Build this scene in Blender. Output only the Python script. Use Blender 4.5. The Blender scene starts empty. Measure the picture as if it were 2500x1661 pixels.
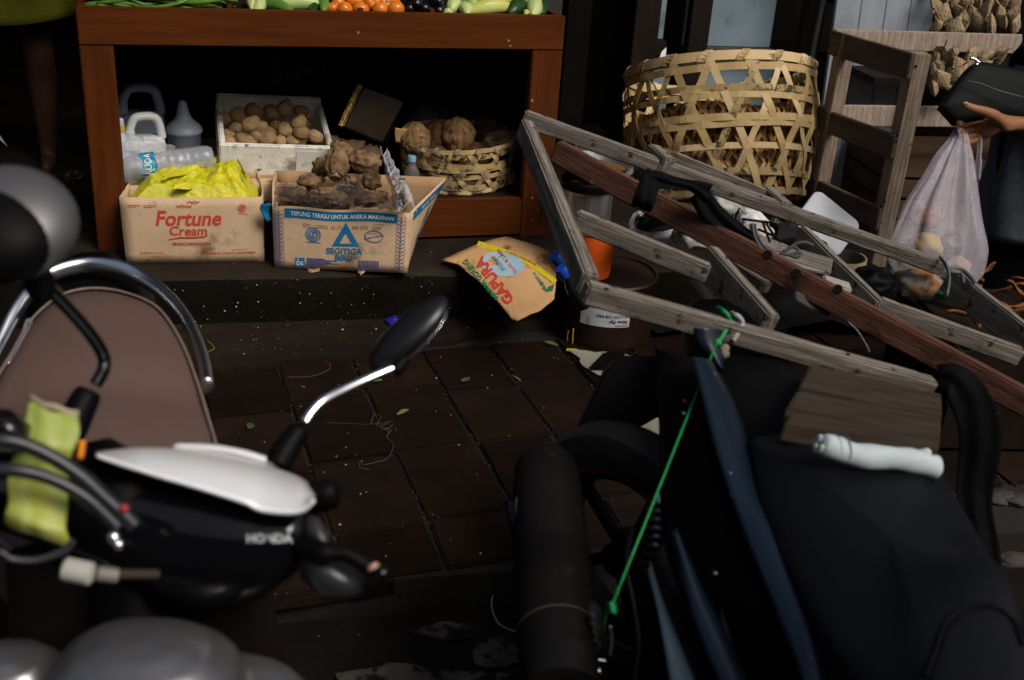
import bpy, bmesh, math, random
from mathutils import Vector as V, Matrix as M, Euler, noise
R = math.radians
sc = bpy.context.scene
col = sc.collection
rnd = random.Random(7)

# ---------------------------------------------------------------- camera
FPX, PITCH, ROLL, YAW = 2800.0, R(25), R(4), R(-13.5)
CAM = V((0, 0, 1.5))
def _basis():
    f = V((0, math.cos(PITCH), -math.sin(PITCH))); rt = V((1, 0, 0)); up = rt.cross(f)
    c, s = math.cos(ROLL), math.sin(ROLL)
    rt, up = rt * c + up * s, up * c - rt * s
    rz = M.Rotation(YAW, 3, 'Z')
    return rz @ rt, rz @ up, rz @ f
RT, UP, FW = _basis()
cd = bpy.data.cameras.new('camera'); cam = bpy.data.objects.new('camera', cd); col.objects.link(cam)
cam.matrix_world = M(((RT.x, UP.x, -FW.x, CAM.x), (RT.y, UP.y, -FW.y, CAM.y), (RT.z, UP.z, -FW.z, CAM.z), (0, 0, 0, 1)))
cd.sensor_width = 36; cd.lens = FPX / 2500 * 36; cd.clip_start = 0.05; cd.clip_end = 400
cd.dof.use_dof = True; cd.dof.focus_distance = 3.4; cd.dof.aperture_fstop = 4.2
sc.camera = cam

# ---------------------------------------------------------------- sky, sun, exposure
SUN_EL, SUN_AZ = R(49), R(145)          # azimuth clockwise from +Y: from the street, to the right
w = bpy.data.worlds.new('World'); sc.world = w; w.use_nodes = True
nt = w.node_tree; bg = nt.nodes['Background']
sky = nt.nodes.new('ShaderNodeTexSky'); sky.sky_type = 'NISHITA'; sky.sun_disc = False
sky.sun_elevation = SUN_EL; sky.sun_rotation = SUN_AZ; sky.dust_density = 8.0; sky.ozone_density = 1.0; sky.air_density = 1.0
nt.links.new(sky.outputs[0], bg.inputs[0]); bg.inputs[1].default_value = 0.065
sd = bpy.data.lights.new('sun', 'SUN'); sun = bpy.data.objects.new('sun', sd); col.objects.link(sun)
sd.energy = 1.9; sd.angle = R(24); sd.color = (1.0, 0.95, 0.88)
sdir = V((math.sin(SUN_AZ) * math.cos(SUN_EL), math.cos(SUN_AZ) * math.cos(SUN_EL), math.sin(SUN_EL)))
sun.rotation_euler = sdir.to_track_quat('Z', 'Y').to_euler(); sun.location = (0, -3, 6)
vs = sc.view_settings; vs.view_transform = 'Standard'; vs.look = 'None'; vs.exposure = 0.32; vs.gamma = 1; vs.use_curve_mapping = False

# ---------------------------------------------------------------- sight lines (where a point of the photograph lies in the place)
def ray(px, py): return FW + RT * ((px - 1250) / FPX) - UP * ((py - 830.5) / FPX)
def D(px, py, d): return CAM + ray(px, py) * d
def Zp(px, py, z):
    r = ray(px, py); return CAM + r * ((z - CAM.z) / r.z)
def Yp(px, py, y):
    r = ray(px, py); return CAM + r * ((y - CAM.y) / r.y)
def PLp(px, py, p0, n):
    r = ray(px, py); return CAM + r * ((p0 - CAM).dot(n) / r.dot(n))

# ---------------------------------------------------------------- materials
MATS = {}
def pm(name, c1, c2=None, scale=6.0, rough=.6, rough2=None, bump=0.0, bscale=None, stretch=(1, 1, 1), metal=0.0, coat=0.0,
       trans=0.0, alpha=1.0, stain=None, stain2=None, spec=.5, speck=None, ior=1.45, detail=6, sheen=0.0, rampw=(.3, .7), bdist=.004, sss=0.0, wave=None, rand=0.0):
    if name in MATS: return MATS[name]
    m = bpy.data.materials.new(name); m.use_nodes = True; MATS[name] = m
    n = m.node_tree.nodes; L = m.node_tree.links; b = n['Principled BSDF']
    tc = n.new('ShaderNodeTexCoord'); mp = n.new('ShaderNodeMapping'); mp.inputs['Scale'].default_value = stretch
    L.new(tc.outputs['Object'], mp.inputs[0]); vec = mp.outputs[0]
    def nz(sc_, det=detail, rgh=.6, v=None):
        t = n.new('ShaderNodeTexNoise'); t.inputs['Scale'].default_value = sc_; t.inputs['Detail'].default_value = det
        t.inputs['Roughness'].default_value = rgh; L.new(v or vec, t.inputs['Vector']); return t.outputs['Fac']
    def ramp(src, a, bb, ca=(0, 0, 0, 1), cb=(1, 1, 1, 1)):
        r = n.new('ShaderNodeValToRGB'); e = r.color_ramp.elements; e[0].position = a; e[1].position = bb
        e[0].color = ca; e[1].color = cb; L.new(src, r.inputs[0]); return r.outputs[0]
    def mix(fac, a, bb):
        x = n.new('ShaderNodeMix'); x.data_type = 'RGBA'
        L.new(fac, x.inputs[0])
        for k, q in ((6, a), (7, bb)):
            if hasattr(q, 'links'): L.new(q, x.inputs[k])
            else: x.inputs[k].default_value = (*q, 1)
        return x.outputs[2]
    f = nz(scale); c2 = c2 or tuple(v * .75 for v in c1)
    out = ramp(f, rampw[0], rampw[1], (*c2, 1), (*c1, 1))
    if wave:                                             # wood grain lines: (scale, distortion, amount, colour)
        wt = n.new('ShaderNodeTexWave'); wt.wave_type = 'BANDS'; wt.bands_direction = wave[4] if len(wave) > 4 else 'Z'
        wt.inputs['Scale'].default_value = wave[0]; wt.inputs['Distortion'].default_value = wave[1]; wt.inputs['Detail'].default_value = 4
        wt.inputs['Detail Scale'].default_value = 1.5; L.new(vec, wt.inputs['Vector'])
        mu = n.new('ShaderNodeMath'); mu.operation = 'MULTIPLY'; mu.inputs[1].default_value = wave[2]; L.new(wt.outputs['Fac'], mu.inputs[0])
        out = mix(mu.outputs[0], out, wave[3])
    for st in (stain, stain2):
        if st: out = mix(ramp(nz(st[1], 8, .65, tc.outputs['Object']), st[2], st[2] + (st[3] if len(st) > 3 else .12)), out, st[0])
    if speck:
        vo = n.new('ShaderNodeTexVoronoi'); vo.inputs['Scale'].default_value = speck[1]; L.new(tc.outputs['Object'], vo.inputs['Vector'])
        out = mix(ramp(vo.outputs['Distance'], speck[2], speck[2] + .04, (1, 1, 1, 1), (0, 0, 0, 1)), out, speck[0])
    if rand:
        oi = n.new('ShaderNodeObjectInfo'); hs = n.new('ShaderNodeHueSaturation'); mr2 = n.new('ShaderNodeMapRange'); mr2.inputs[3].default_value = 1 - rand; mr2.inputs[4].default_value = 1 + rand
        L.new(oi.outputs['Random'], mr2.inputs[0]); L.new(mr2.outputs[0], hs.inputs['Value']); L.new(out, hs.inputs['Color']); out = hs.outputs[0]
    L.new(out, b.inputs['Base Color'])
    if rough2 is not None:
        mr = n.new('ShaderNodeMapRange'); L.new(nz(scale * 1.7), mr.inputs[0]); mr.inputs[1].default_value = .3; mr.inputs[2].default_value = .7
        mr.inputs[3].default_value = rough; mr.inputs[4].default_value = rough2; L.new(mr.outputs[0], b.inputs['Roughness'])
    else: b.inputs['Roughness'].default_value = rough
    b.inputs['Metallic'].default_value = metal; b.inputs['Coat Weight'].default_value = coat; b.inputs['Coat Roughness'].default_value = .08
    b.inputs['Transmission Weight'].default_value = trans; b.inputs['Alpha'].default_value = alpha; b.inputs['IOR'].default_value = ior
    b.inputs['Specular IOR Level'].default_value = spec
    if sss: b.inputs['Subsurface Weight'].default_value = sss; b.inputs['Subsurface Scale'].default_value = .01
    if bump:
        bp = n.new('ShaderNodeBump'); bp.inputs['Strength'].default_value = bump; bp.inputs['Distance'].default_value = bdist
        L.new(nz(bscale or scale * 4, 8, .65), bp.inputs['Height']); L.new(bp.outputs[0], b.inputs['Normal'])
    return m

# ---------------------------------------------------------------- mesh helpers
class MB:
    def __init__(s): s.v = []; s.f = []
    def add(s, vs_, fs):
        o = len(s.v); s.v += [V(p) for p in vs_]; s.f += [tuple(i + o for i in f) for f in fs]; return s
    def hexa(s, p):      # 4 bottom (ccw), 4 top
        return s.add(p, [(3, 2, 1, 0), (4, 5, 6, 7), (0, 1, 5, 4), (1, 2, 6, 5), (2, 3, 7, 6), (3, 0, 4, 7)])
    def box(s, c, sz, rot=None):
        x, y, z = (k / 2 for k in sz); P = [V((-x, -y, -z)), V((x, -y, -z)), V((x, y, -z)), V((-x, y, -z)), V((-x, -y, z)), V((x, -y, z)), V((x, y, z)), V((-x, y, z))]
        if rot is not None: P = [rot @ p for p in P]
        c = V(c); return s.hexa([p + c for p in P])
    def beam(s, a, b, wdt, h, up=(0, 0, 1)):   # a,b on the middle of the top face
        a, b, up = V(a), V(b), V(up); d = (b - a).normalized(); sd_ = d.cross(up).normalized(); u = sd_.cross(d).normalized()
        q = []
        for zz in (-h, 0):
            for p, k in ((a, -1), (a, 1), (b, 1), (b, -1)): q.append(p + sd_ * (k * -wdt / 2) + u * zz)
        return s.hexa(q)
    def tube(s, pts, r, n=8, caps=True, flat=None, up=None, tw=0):
        pts = [V(p) for p in pts]; k = len(pts); rr = r if isinstance(r, (list, tuple)) else [r] * k
        t0 = (pts[1] - pts[0]).normalized(); u = V(up) if up else V((0, 0, 1))
        if abs(t0.dot(u)) > .95: u = V((1, 0, 0))
        vs_ = []; x = None
        for i, p in enumerate(pts):
            t = (pts[min(i + 1, k - 1)] - pts[max(i - 1, 0)]).normalized()
            if x is None or up: x = (u if x is None or up else x)
            x = (x - t * x.dot(t)).normalized(); y = t.cross(x)
            for j in range(n):
                a = 2 * math.pi * j / n + tw; ca, sa = math.cos(a), math.sin(a)
                if flat: ca *= flat[0]; sa *= flat[1]
                vs_.append(p + x * (ca * rr[i]) + y * (sa * rr[i]))
        fs = [(i * n + j, i * n + (j + 1) % n, (i + 1) * n + (j + 1) % n, (i + 1) * n + j) for i in range(k - 1) for j in range(n)]
        if caps: fs += [tuple(range(n - 1, -1, -1)), tuple(range((k - 1) * n, k * n))]
        return s.add(vs_, fs)
    def lathe(s, prof, n=24, mat=None, sx=1, sy=1, cb=True, ct=True):
        vs_ = []
        for r, z in prof:
            for j in range(n):
                a = 2 * math.pi * j / n; vs_.append(V((r * math.cos(a) * sx, r * math.sin(a) * sy, z)))
        if mat is not None: vs_ = [mat @ p for p in vs_]
        k = len(prof); fs = [(i * n + j, i * n + (j + 1) % n, (i + 1) * n + (j + 1) % n, (i + 1) * n + j) for i in range(k - 1) for j in range(n)]
        if cb and prof[0][0] > 1e-4: fs.append(tuple(range(n - 1, -1, -1)))
        if ct and prof[-1][0] > 1e-4: fs.append(tuple(range((k - 1) * n, k * n)))
        return s.add(vs_, fs)
    def grid(s, fn, nu, nv, cu=False, cv=False):
        vs_ = [V(fn(i / (nu if cu else nu - 1), j / (nv if cv else nv - 1))) for i in range(nu) for j in range(nv)]
        fs = []
        for i in range(nu if cu else nu - 1):
            for j in range(nv if cv else nv - 1):
                a, b_ = i, (i + 1) % nu; c, d = j, (j + 1) % nv
                fs.append((a * nv + c, b_ * nv + c, b_ * nv + d, a * nv + d))
        return s.add(vs_, fs)
    def blob(s, c, rad, seed=0, amp=.1, fr=1.5, n=12, rot=None, fn=None):
        c = V(c); vs_ = []; m = n
        for i in range(m + 1):
            th = math.pi * i / m
            for j in range(2 * m):
                a = math.pi * j / m; d = V((math.sin(th) * math.cos(a), math.sin(th) * math.sin(a), math.cos(th)))
                k = 1 + amp * noise.noise(d * fr + V((seed * 7.3, seed * 3.1, 0)))
                p = V((d.x * rad[0], d.y * rad[1], d.z * rad[2])) * k
                if fn: p = fn(p, d)
                if rot is not None: p = rot @ p
                vs_.append(p + c)
        q = 2 * m
        return s.add(vs_, [(i * q + j, (i + 1) * q + j, (i + 1) * q + (j + 1) % q, i * q + (j + 1) % q) for i in range(m) for j in range(q)])
    def prism(s, poly, off):     # closed polygon pts extruded by vector off
        k = len(poly); off = V(off); vs_ = [V(p) for p in poly] + [V(p) + off for p in poly]
        return s.add(vs_, [tuple(range(k - 1, -1, -1)), tuple(range(k, 2 * k))] + [(i, (i + 1) % k, k + (i + 1) % k, k + i) for i in range(k)])
    def build(s, name, mat, parent=None, smooth=False, bevel=0, sub=0, solid=0, local=False, at=None, label=None, displace=None, segs=2):
        vs_ = s.v
        if parent is not None and not local:
            root = parent
            while root.parent: root = root.parent
            iv = root.matrix_basis.inverted(); vs_ = [iv @ p for p in vs_]
        if at is not None: vs_ = [p - V(at) for p in vs_]
        me = bpy.data.meshes.new(name); me.from_pydata([tuple(p) for p in vs_], [], s.f)
        bm = bmesh.new(); bm.from_mesh(me); bmesh.ops.remove_doubles(bm, verts=bm.verts, dist=1e-6)
        bmesh.ops.dissolve_degenerate(bm, edges=bm.edges, dist=1e-7)
        bmesh.ops.recalc_face_normals(bm, faces=bm.faces)
        if bevel: bmesh.ops.bevel(bm, geom=[e for e in bm.edges if e.is_manifold and e.calc_face_angle(0) > .5], offset=bevel, segments=segs, affect='EDGES', clamp_overlap=True)
        if displace:
            amp, fr = displace
            for vv in bm.verts:
                vv.co += V(noise.noise_vector(vv.co * fr + V((3.3, 1.7, 9.1)))) * amp
        for f in bm.faces: f.smooth = bool(smooth)
        bm.to_mesh(me); bm.free()
        o = bpy.data.objects.new(name, me); col.objects.link(o); me.materials.append(mat)
        if parent is not None: o.parent = parent
        if at is not None: o.location = at
        if sub:
            md = o.modifiers.new('s', 'SUBSURF'); md.levels = md.render_levels = sub
        if solid:
            md = o.modifiers.new('t', 'SOLIDIFY'); md.thickness = solid; md.offset = 0
        if smooth == 'auto':
            for f in me.polygons: f.use_smooth = True
            me.set_sharp_from_angle(angle=R(40))
        if label: o['label'] = label
        return o

def tag(o, label, cat, group=None, kind=None):
    o['label'] = label; o['category'] = cat
    if group: o['group'] = group
    if kind: o['kind'] = kind
    return o
def thing(name, label, cat, loc=(0, 0, 0), rot=None, group=None):
    o = bpy.data.objects.new(name, None); col.objects.link(o); o.empty_display_size = .05
    mt = M.Translation(V(loc))
    if rot is not None: mt = mt @ rot.to_4x4()
    o.matrix_basis = mt
    return tag(o, label, cat, group)
def struct(o): o['kind'] = 'structure'; return o
def dup(o, mat, label=None, group=None):
    c = o.copy(); col.objects.link(c); c.matrix_basis = mat
    if label: c['label'] = label
    if group: c['group'] = group
    for ch in list(o.children):
        d = ch.copy(); col.objects.link(d); d.parent = c
        for g in list(ch.children):
            e = g.copy(); col.objects.link(e); e.parent = d
    return c
def rotm(x=0, y=0, z=0): return Euler((R(x), R(y), R(z))).to_matrix()
def TRS(loc, rot=None, s=1.0):
    m_ = M.Translation(V(loc))
    if rot is not None: m_ = m_ @ rot.to_4x4()
    if not isinstance(s, (tuple, list)): s = (s, s, s)
    return m_ @ M.Diagonal((*s, 1))
def catmull(pts, n=8, closed=False):
    pts = [V(p) for p in pts]; k = len(pts); out = []
    rng = range(k if closed else k - 1)
    for i in rng:
        if closed: a, b, c, d = pts[i - 1], pts[i], pts[(i + 1) % k], pts[(i + 2) % k]
        else: a, b, c, d = pts[max(i - 1, 0)], pts[i], pts[i + 1], pts[min(i + 2, k - 1)]
        for j in range(n):
            t = j / n
            out.append(.5 * ((2 * b) + (c - a) * t + (2 * a - 5 * b + 4 * c - d) * t * t + (3 * b - a - 3 * c + d) * t ** 3))
    if not closed: out.append(pts[-1])
    return out

# ---------------------------------------------------------------- flat print (lettering, marks)
_tc = {}
def text2(sx, size, pos=(0, 0), ang=0, shear=0.0, bold=0.0, align='CENTER', sxk=1.0, space=1.0):
    key = (sx, bold, space)
    if key not in _tc:
        c = bpy.data.curves.new('t', 'FONT'); c.body = sx; c.size = 1; c.align_x = 'LEFT'; c.offset = bold; c.resolution_u = 3; c.space_character = space
        o = bpy.data.objects.new('t', c); col.objects.link(o); dg = bpy.context.evaluated_depsgraph_get(); dg.update()
        me = bpy.data.meshes.new_from_object(o.evaluated_get(dg))
        _tc[key] = ([(p.co.x, p.co.y) for p in me.vertices], [tuple(p.vertices) for p in me.polygons])
        bpy.data.meshes.remove(me); bpy.data.objects.remove(o); bpy.data.curves.remove(c)
    vs_, fs = _tc[key]
    w_ = max(p[0] for p in vs_); x0 = {'CENTER': -w_ / 2, 'LEFT': 0, 'RIGHT': -w_}[align]
    ca, sa = math.cos(ang), math.sin(ang); out = []
    for x, y in vs_:
        X, Y = ((x + x0) * sxk + shear * y) * size, y * size
        out.append((pos[0] + X * ca - Y * sa, pos[1] + X * sa + Y * ca))
    return out, fs
def rect2(x0, y0, x1, y1, n=1):
    vs_ = []; 
    for i in range(n + 1): x = x0 + (x1 - x0) * i / n; vs_ += [(x, y0), (x, y1)]
    return vs_, [(2 * i, 2 * i + 2, 2 * i + 3, 2 * i + 1) for i in range(n)]
def poly2(p): return list(p), [tuple(range(len(p)))]
def ring2(cx, cy, rx, ry, wd, n=28, a0=0, a1=2 * math.pi):
    vs_ = []
    for i in range(n + 1):
        a = a0 + (a1 - a0) * i / n
        for q in (0, wd): vs_.append((cx + (rx - q) * math.cos(a), cy + (ry - q) * math.sin(a)))
    return vs_, [(2 * i, 2 * i + 2, 2 * i + 3, 2 * i + 1) for i in range(n)]
def line2(pts, wd):
    vs_ = []; k = len(pts)
    for i, p in enumerate(pts):
        a, b = pts[max(i - 1, 0)], pts[min(i + 1, k - 1)]; dx, dy = b[0] - a[0], b[1] - a[1]; l = math.hypot(dx, dy) or 1
        ww = wd[i] if isinstance(wd, (list, tuple)) else wd
        vs_ += [(p[0] - dy / l * ww / 2, p[1] + dx / l * ww / 2), (p[0] + dy / l * ww / 2, p[1] - dx / l * ww / 2)]
    return vs_, [(2 * i, 2 * i + 2, 2 * i + 3, 2 * i + 1) for i in range(k - 1)]
def decal(name, items, mapper, mat, parent, local=True):
    b = MB()
    for vs_, fs in items: b.add([mapper(x, y) for x, y in vs_], fs)
    me = bpy.data.meshes.new(name)
    vv = b.v
    if not local:
        root = parent
        while root.parent: root = root.parent
        iv = root.matrix_basis.inverted(); vv = [iv @ p for p in vv]
    me.from_pydata([tuple(p) for p in vv], [], b.f); me.materials.append(mat)
    o = bpy.data.objects.new(name, me); col.objects.link(o); o.parent = parent
    return o
# ================================================================ materials used in several places
CARD = pm('cardboard', (.55, .40, .26), (.45, .315, .195), 5, .85, bump=.35, bscale=50, stain=((.12, .068, .028), 7, .57, .16), stain2=((.06, .035, .016), 26, .67, .06), spec=.15)
CARD_IN = pm('cardboard_inside', (.40, .26, .14), (.33, .21, .11), 6, .9, spec=.2)
RED = pm('red_ink', (.50, .045, .03), (.42, .05, .03), 40, .8, spec=.2)
BLUE = pm('blue_ink', (.005, .115, .26), (.01, .15, .30), 40, .8, spec=.2)
NAVY = pm('navy_ink', (.03, .05, .20), (.05, .07, .22), 40, .8, spec=.2)
WHITE = pm('white_ink', (.75, .75, .72), (.6, .6, .58), 40, .8, spec=.2)
GREEN = pm('green_ink', (.01, .17, .06), None, 40, .8, spec=.2)
BLACKP = pm('black_plastic', (.0028, .0028, .0032), (.002, .002, .0023), 20, .5, spec=.08)
BLACKG = pm('black_gloss', (.003, .003, .004), (.0025, .0025, .003), 20, .10, spec=.4)
CHROME = pm('chrome', (.92, .93, .95), (.88, .88, .91), 10, .17, metal=1.0)
STEEL = pm('steel', (.74, .74, .76), (.50, .50, .52), 14, .26, rough2=.40, metal=.95, stretch=(6, 6, .15))
VARN = pm('varnished_wood', (.100, .026, .0036), (.055, .0125, .0018), 22, .48, rough2=.62, bump=.12, bscale=90, stretch=(.12, .12, 1.6), stain=((.045, .009, .0015), 2.3, .58, .18), speck=((.35, .25, .15), 14, .03), spec=.15)
VARNV = pm('varnished_wood_upright', (.097, .025, .0036), (.050, .0115, .0018), 22, .48, rough2=.62, bump=.12, bscale=90, stretch=(1.6, 1.6, .12), stain=((.04, .008, .0015), 2.3, .58, .18), speck=((.35, .25, .15), 14, .03), spec=.15)
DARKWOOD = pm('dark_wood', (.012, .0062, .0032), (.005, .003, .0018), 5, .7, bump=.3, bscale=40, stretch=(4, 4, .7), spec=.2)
GREYWOOD = pm('weathered_wood', (.235, .205, .175), (.10, .085, .07), 26, .85, bump=.6, bscale=70, stretch=(1, .16, 1), stain=((.035, .027, .02), 5, .55, .2), spec=.2, wave=(9, 6, .55, (.07, .058, .046), 'X'))
GREYWOODX = pm('weathered_wood_x', (.30, .27, .235), (.075, .062, .05), 95, .9, bump=1.0, bscale=240, stretch=(.07, 1, 1), stain=((.05, .04, .031), 7, .54, .2), stain2=((.02, .016, .012), 30, .60, .06), spec=.15, wave=(26, 7, .6, (.05, .041, .033), 'Y'), bdist=.003)
STOOLW = pm('rough_sawn_wood', (.42, .335, .265), (.20, .145, .105), 90, .88, bump=1.0, bscale=200, stretch=(1, 1, .10), stain=((.075, .048, .03), 7, .55, .18), stain2=((.05, .033, .022), 35, .63, .06), spec=.15, wave=(22, 8, .4, (.11, .075, .05), 'X'))
STOOLWX = pm('rough_sawn_wood_x', (.46, .38, .31), (.26, .20, .155), 90, .88, bump=1.0, bscale=200, stretch=(1.0, 1.0, .12), stain=((.12, .085, .06), 6, .58, .18), spec=.15, wave=(12, 5, .35, (.16, .12, .09), 'X'))
CLEARP = pm('clear_film', (.62, .62, .66), (.5, .5, .55), 12, .18, alpha=.34, bump=.9, bscale=45, spec=.8, bdist=.01)
MILKY = pm('milky_plastic', (.42, .47, .53), (.36, .41, .47), 6, .35, sss=.3, spec=.4, bump=.05)

# ================================================================ the setting
CONC = pm('dark_concrete', (.020, .015, .010), (.008, .006, .004), 4, .8, rough2=.6, bump=.7, bscale=55, stain=((.045, .034, .024), 2.1, .62, .2), stain2=((.004, .003, .002), 3.1, .52, .2), spec=.12)
PLAT = pm('platform_concrete', (.022, .016, .011), (.007, .0055, .004), 3.4, .8, rough2=.6, bump=.6, bscale=60, stain=((.004, .003, .0025), 2.6, .5, .2), spec=.12)
PAVER = pm('paver_clay', (.0155, .0078, .0048), (.0065, .0042, .003), 7, .7, rough2=.5, bump=.8, bscale=70, rand=.38, stain=((.007, .0055, .004), 3.3, .52, .2), stain2=((.026, .012, .0075), 1.7, .62, .2), spec=.08)
JOINT = pm('joint_soil', (.0085, .006, .0042), (.0045, .0035, .0025), 30, .9, bump=.8, bscale=120)
ROADM = pm('road_asphalt', (.010, .0075, .005), (.004, .0035, .003), 9, .7, rough2=.5, bump=.8, bscale=70, stain=((.03, .025, .02), 2.6, .66, .08), spec=.12)
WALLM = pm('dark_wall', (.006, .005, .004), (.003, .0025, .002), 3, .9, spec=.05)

# road, gutter edge, sidewalk
b = MB(); b.grid(lambda u, v: V((-40 + 80 * u, -40 + 41.985 * v, -.10)), 2, 2); road = struct(b.build('road', ROADM))
b = MB(); b.add([(-40, 1.985, -.10), (40, 1.985, -.10), (40, 1.985, -.008), (-40, 1.985, -.008)], [(0, 1, 2, 3)])
b.add([(-40, 1.985, -.008), (40, 1.985, -.008), (40, 40, -.008), (-40, 40, -.008)], [(0, 1, 2, 3)])
sidewalk = struct(b.build('sidewalk', JOINT))
# broken light concrete patches at the road's edge
PATCH = pm('pale_concrete', (.075, .07, .065), (.03, .027, .024), 14, .8, bump=.9, bscale=60, spec=.15, stain=((.008, .0065, .005), 13, .50, .06), stain2=((.006, .005, .004), 30, .58, .05))
def patch(outl, z, name, mat, th=.006):
    c = sum((V(p) for p in outl), V()) / len(outl)
    pts = []
    k = len(outl)
    for i in range(k):
        a, d = V(outl[i]), V(outl[(i + 1) % k])
        for t in range(5):
            p = a.lerp(d, t / 5); p += (p - c).normalized() * .018 * noise.noise(p * 23 + V((5, 5, 5))); pts.append(p)
    q = MB(); q.prism(pts, (0, 0, th)); return q.build(name, mat)
for po in ([(1000, 1545), (1100, 1522), (1180, 1530), (1195, 1550), (1080, 1565)], [(1150, 1570), (1220, 1545), (1265, 1560), (1290, 1610), (1230, 1635), (1160, 1620)], [(820, 1650), (950, 1625), (1090, 1640), (1240, 1650), (1180, 1690), (840, 1690)]):
    o = struct(patch([Zp(x, y, -.097) for x, y in po], -.097, 'road_patch', PATCH)); o.parent = road
# pavers (laid at their own angle to the stall)
pa = R(6.9); ex, ey = V((math.cos(pa), math.sin(pa), 0)), V((-math.sin(pa), math.cos(pa), 0))
P00 = V((.374, 2.0, 0)); PW = .214
rows = [0.0, .186, .47, .78, 1.06]
pr = random.Random(3)
stag = {i: [pr.uniform(-.05, .05) for _ in range(6)] for i in range(-9, 15)}
for i in range(-9, 15):
    for j in range(len(rows) - 1):
        y0, y1 = rows[j] + (stag[i][j] if j > 1 else 0), rows[j + 1] + (stag[i][j + 1] if 0 < j < len(rows) - 2 else 0)
        g = .0028
        a, c_ = i * PW + g, (i + 1) * PW - g
        cen = P00 + ex * ((a + c_) / 2) + ey * ((y0 + y1) / 2)
        if cen.y > 3.16 and cen.x < .45: continue
        dz = [pr.uniform(-.003, .003) for _ in range(4)]
        base = pr.uniform(-.003, .002)
        cs = [(a, y0 + g * .4), (c_, y0 + g * .4), (c_, y1 - g * .4), (a, y1 - g * .4)]
        lo = [P00 + ex * (x + pr.uniform(-.005, .005)) + ey * (y + pr.uniform(-.005, .005)) + V((0, 0, -.05)) for x, y in cs]
        q = MB(); q.hexa(lo + [p + V((0, 0, .05 + base + dz[k])) for k, p in enumerate(lo)])
        o = q.build('paver', PAVER, sidewalk, bevel=pr.uniform(.003, .008), displace=(.0025, 16))
# rough concrete strip between kerb and pavers, with a broken front edge
edge = [(-3, 3.00), (-1.2, 2.97), (-.6, 2.95), (-.35, 2.985), (-.128, 2.972), (0, 2.985), (.11, 3.02), (.23, 3.02), (.33, 3.06), (.45, 3.10), (.56, 3.12), (.66, 3.16), (.80, 3.20), (1.0, 3.22), (1.6, 3.24)]
q = MB(); pts = []
for i in range(len(edge) - 1):
    for t in range(6):
        x = edge[i][0] + (edge[i + 1][0] - edge[i][0]) * t / 6; y = edge[i][1] + (edge[i + 1][1] - edge[i][1]) * t / 6
        pts.append(V((x, y + .012 * noise.noise(V((x * 17, 3, 1))) + .006 * noise.noise(V((x * 60, 3, 1))), 0)))
pts.append(V((1.6, 3.24, 0)))
q.prism([p + V((0, 0, -.01)) for p in pts] + [V((1.6, 3.30, -.01)), V((-3, 3.30, -.01))], (0, 0, .024))
strip = struct(q.build('concrete_strip', CONC, bevel=.004))
# raised platform with a worn kerb edge
q = MB(); nx = 140
def kerb(u, v):
    x = -5 + 6.55 * u; wob = .008 * noise.noise(V((x * 6, 1, 2))) + .004 * noise.noise(V((x * 25, 4, 2)))
    prof = [(3.283, -.01), (3.280, .03), (3.276, .08), (3.272, .13), (3.276, .158), (3.290, .172), (3.312, .177), (3.6, .177), (9, .177)]
    y, z = prof[round(v * (len(prof) - 1))]
    return V((x, y + (wob if y < 3.3 else 0) + (.012 * noise.noise(V((x * 9, z * 30, 5))) if z < .1 else 0), z + (wob * .4 if .15 < z < .175 else 0)))
q.grid(lambda u, v: kerb(u, (4 + 4 * v) / 8), nx, 5)
q.add([(1.55, 3.28, -.01), (1.55, 9, -.01), (1.55, 9, .177), (1.55, 3.30, .177)], [(0, 1, 2, 3)])
platform = struct(q.build('shop_platform', PLAT, smooth='auto'))
RISER = pm('kerb_riser_dark', (.0085, .0065, .0042), (.0035, .003, .002), 5, .8, bump=.9, bscale=50, stain=((.022, .015, .010), 3.5, .60, .15), spec=.1)  # kerb's front face in a darker concrete than its top
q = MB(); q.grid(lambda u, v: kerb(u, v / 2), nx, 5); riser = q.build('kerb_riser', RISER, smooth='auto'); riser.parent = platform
# grit packed in the joints between the pavers
gr_ = random.Random(33); q = MB()
for _ in range(1500):
    if gr_.random() < .6: u = gr_.randrange(-7, 9) * PW + gr_.uniform(-.007, .007); v = gr_.uniform(0, 1.06)
    else: u = gr_.uniform(-1.5, 1.9); v = rows[gr_.randrange(5)] + gr_.uniform(-.007, .007)
    s0 = gr_.uniform(.0012, .0042); p = P00 + ex * u + ey * v + V((0, 0, -.003)); q.blob(p, (s0, s0, s0 * .8), gr_.random() * 40, .3, 2, 3)
o = q.build('joint_grit', pm('grit', (.030, .020, .013), (.012, .009, .006), 90, .9)); o['kind'] = 'stuff'; o['label'] = 'dark grit packed in the paver joints'
# shop interior and facade (dark)
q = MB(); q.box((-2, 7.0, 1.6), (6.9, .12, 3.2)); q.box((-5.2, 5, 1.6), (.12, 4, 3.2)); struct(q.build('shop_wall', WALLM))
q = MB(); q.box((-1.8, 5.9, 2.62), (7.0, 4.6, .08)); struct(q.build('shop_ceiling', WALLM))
# awning over the stalls, unseen; added and shaped to cut the sky light
AWN = pm('awning_sheet', (.05, .05, .05), (.03, .03, .03), 4, .8)
o = thing('awning', 'dark sheet awning added out of view over the shop front', 'awning', (1, 4.2, 2.55))
q = MB()
q.grid(lambda u, v: V((-5 + 6.3 * u, 3.15 + 2.0 * v, 2.30 + .55 * v + .012 * math.sin(u * 380))), 160, 2); q.build('sheet', AWN, o, solid=.006)
q = MB(); q.box((-1.85, 3.18, 2.27), (6.3, .05, .05)); q.build('batten', DARKWOOD, o)
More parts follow.
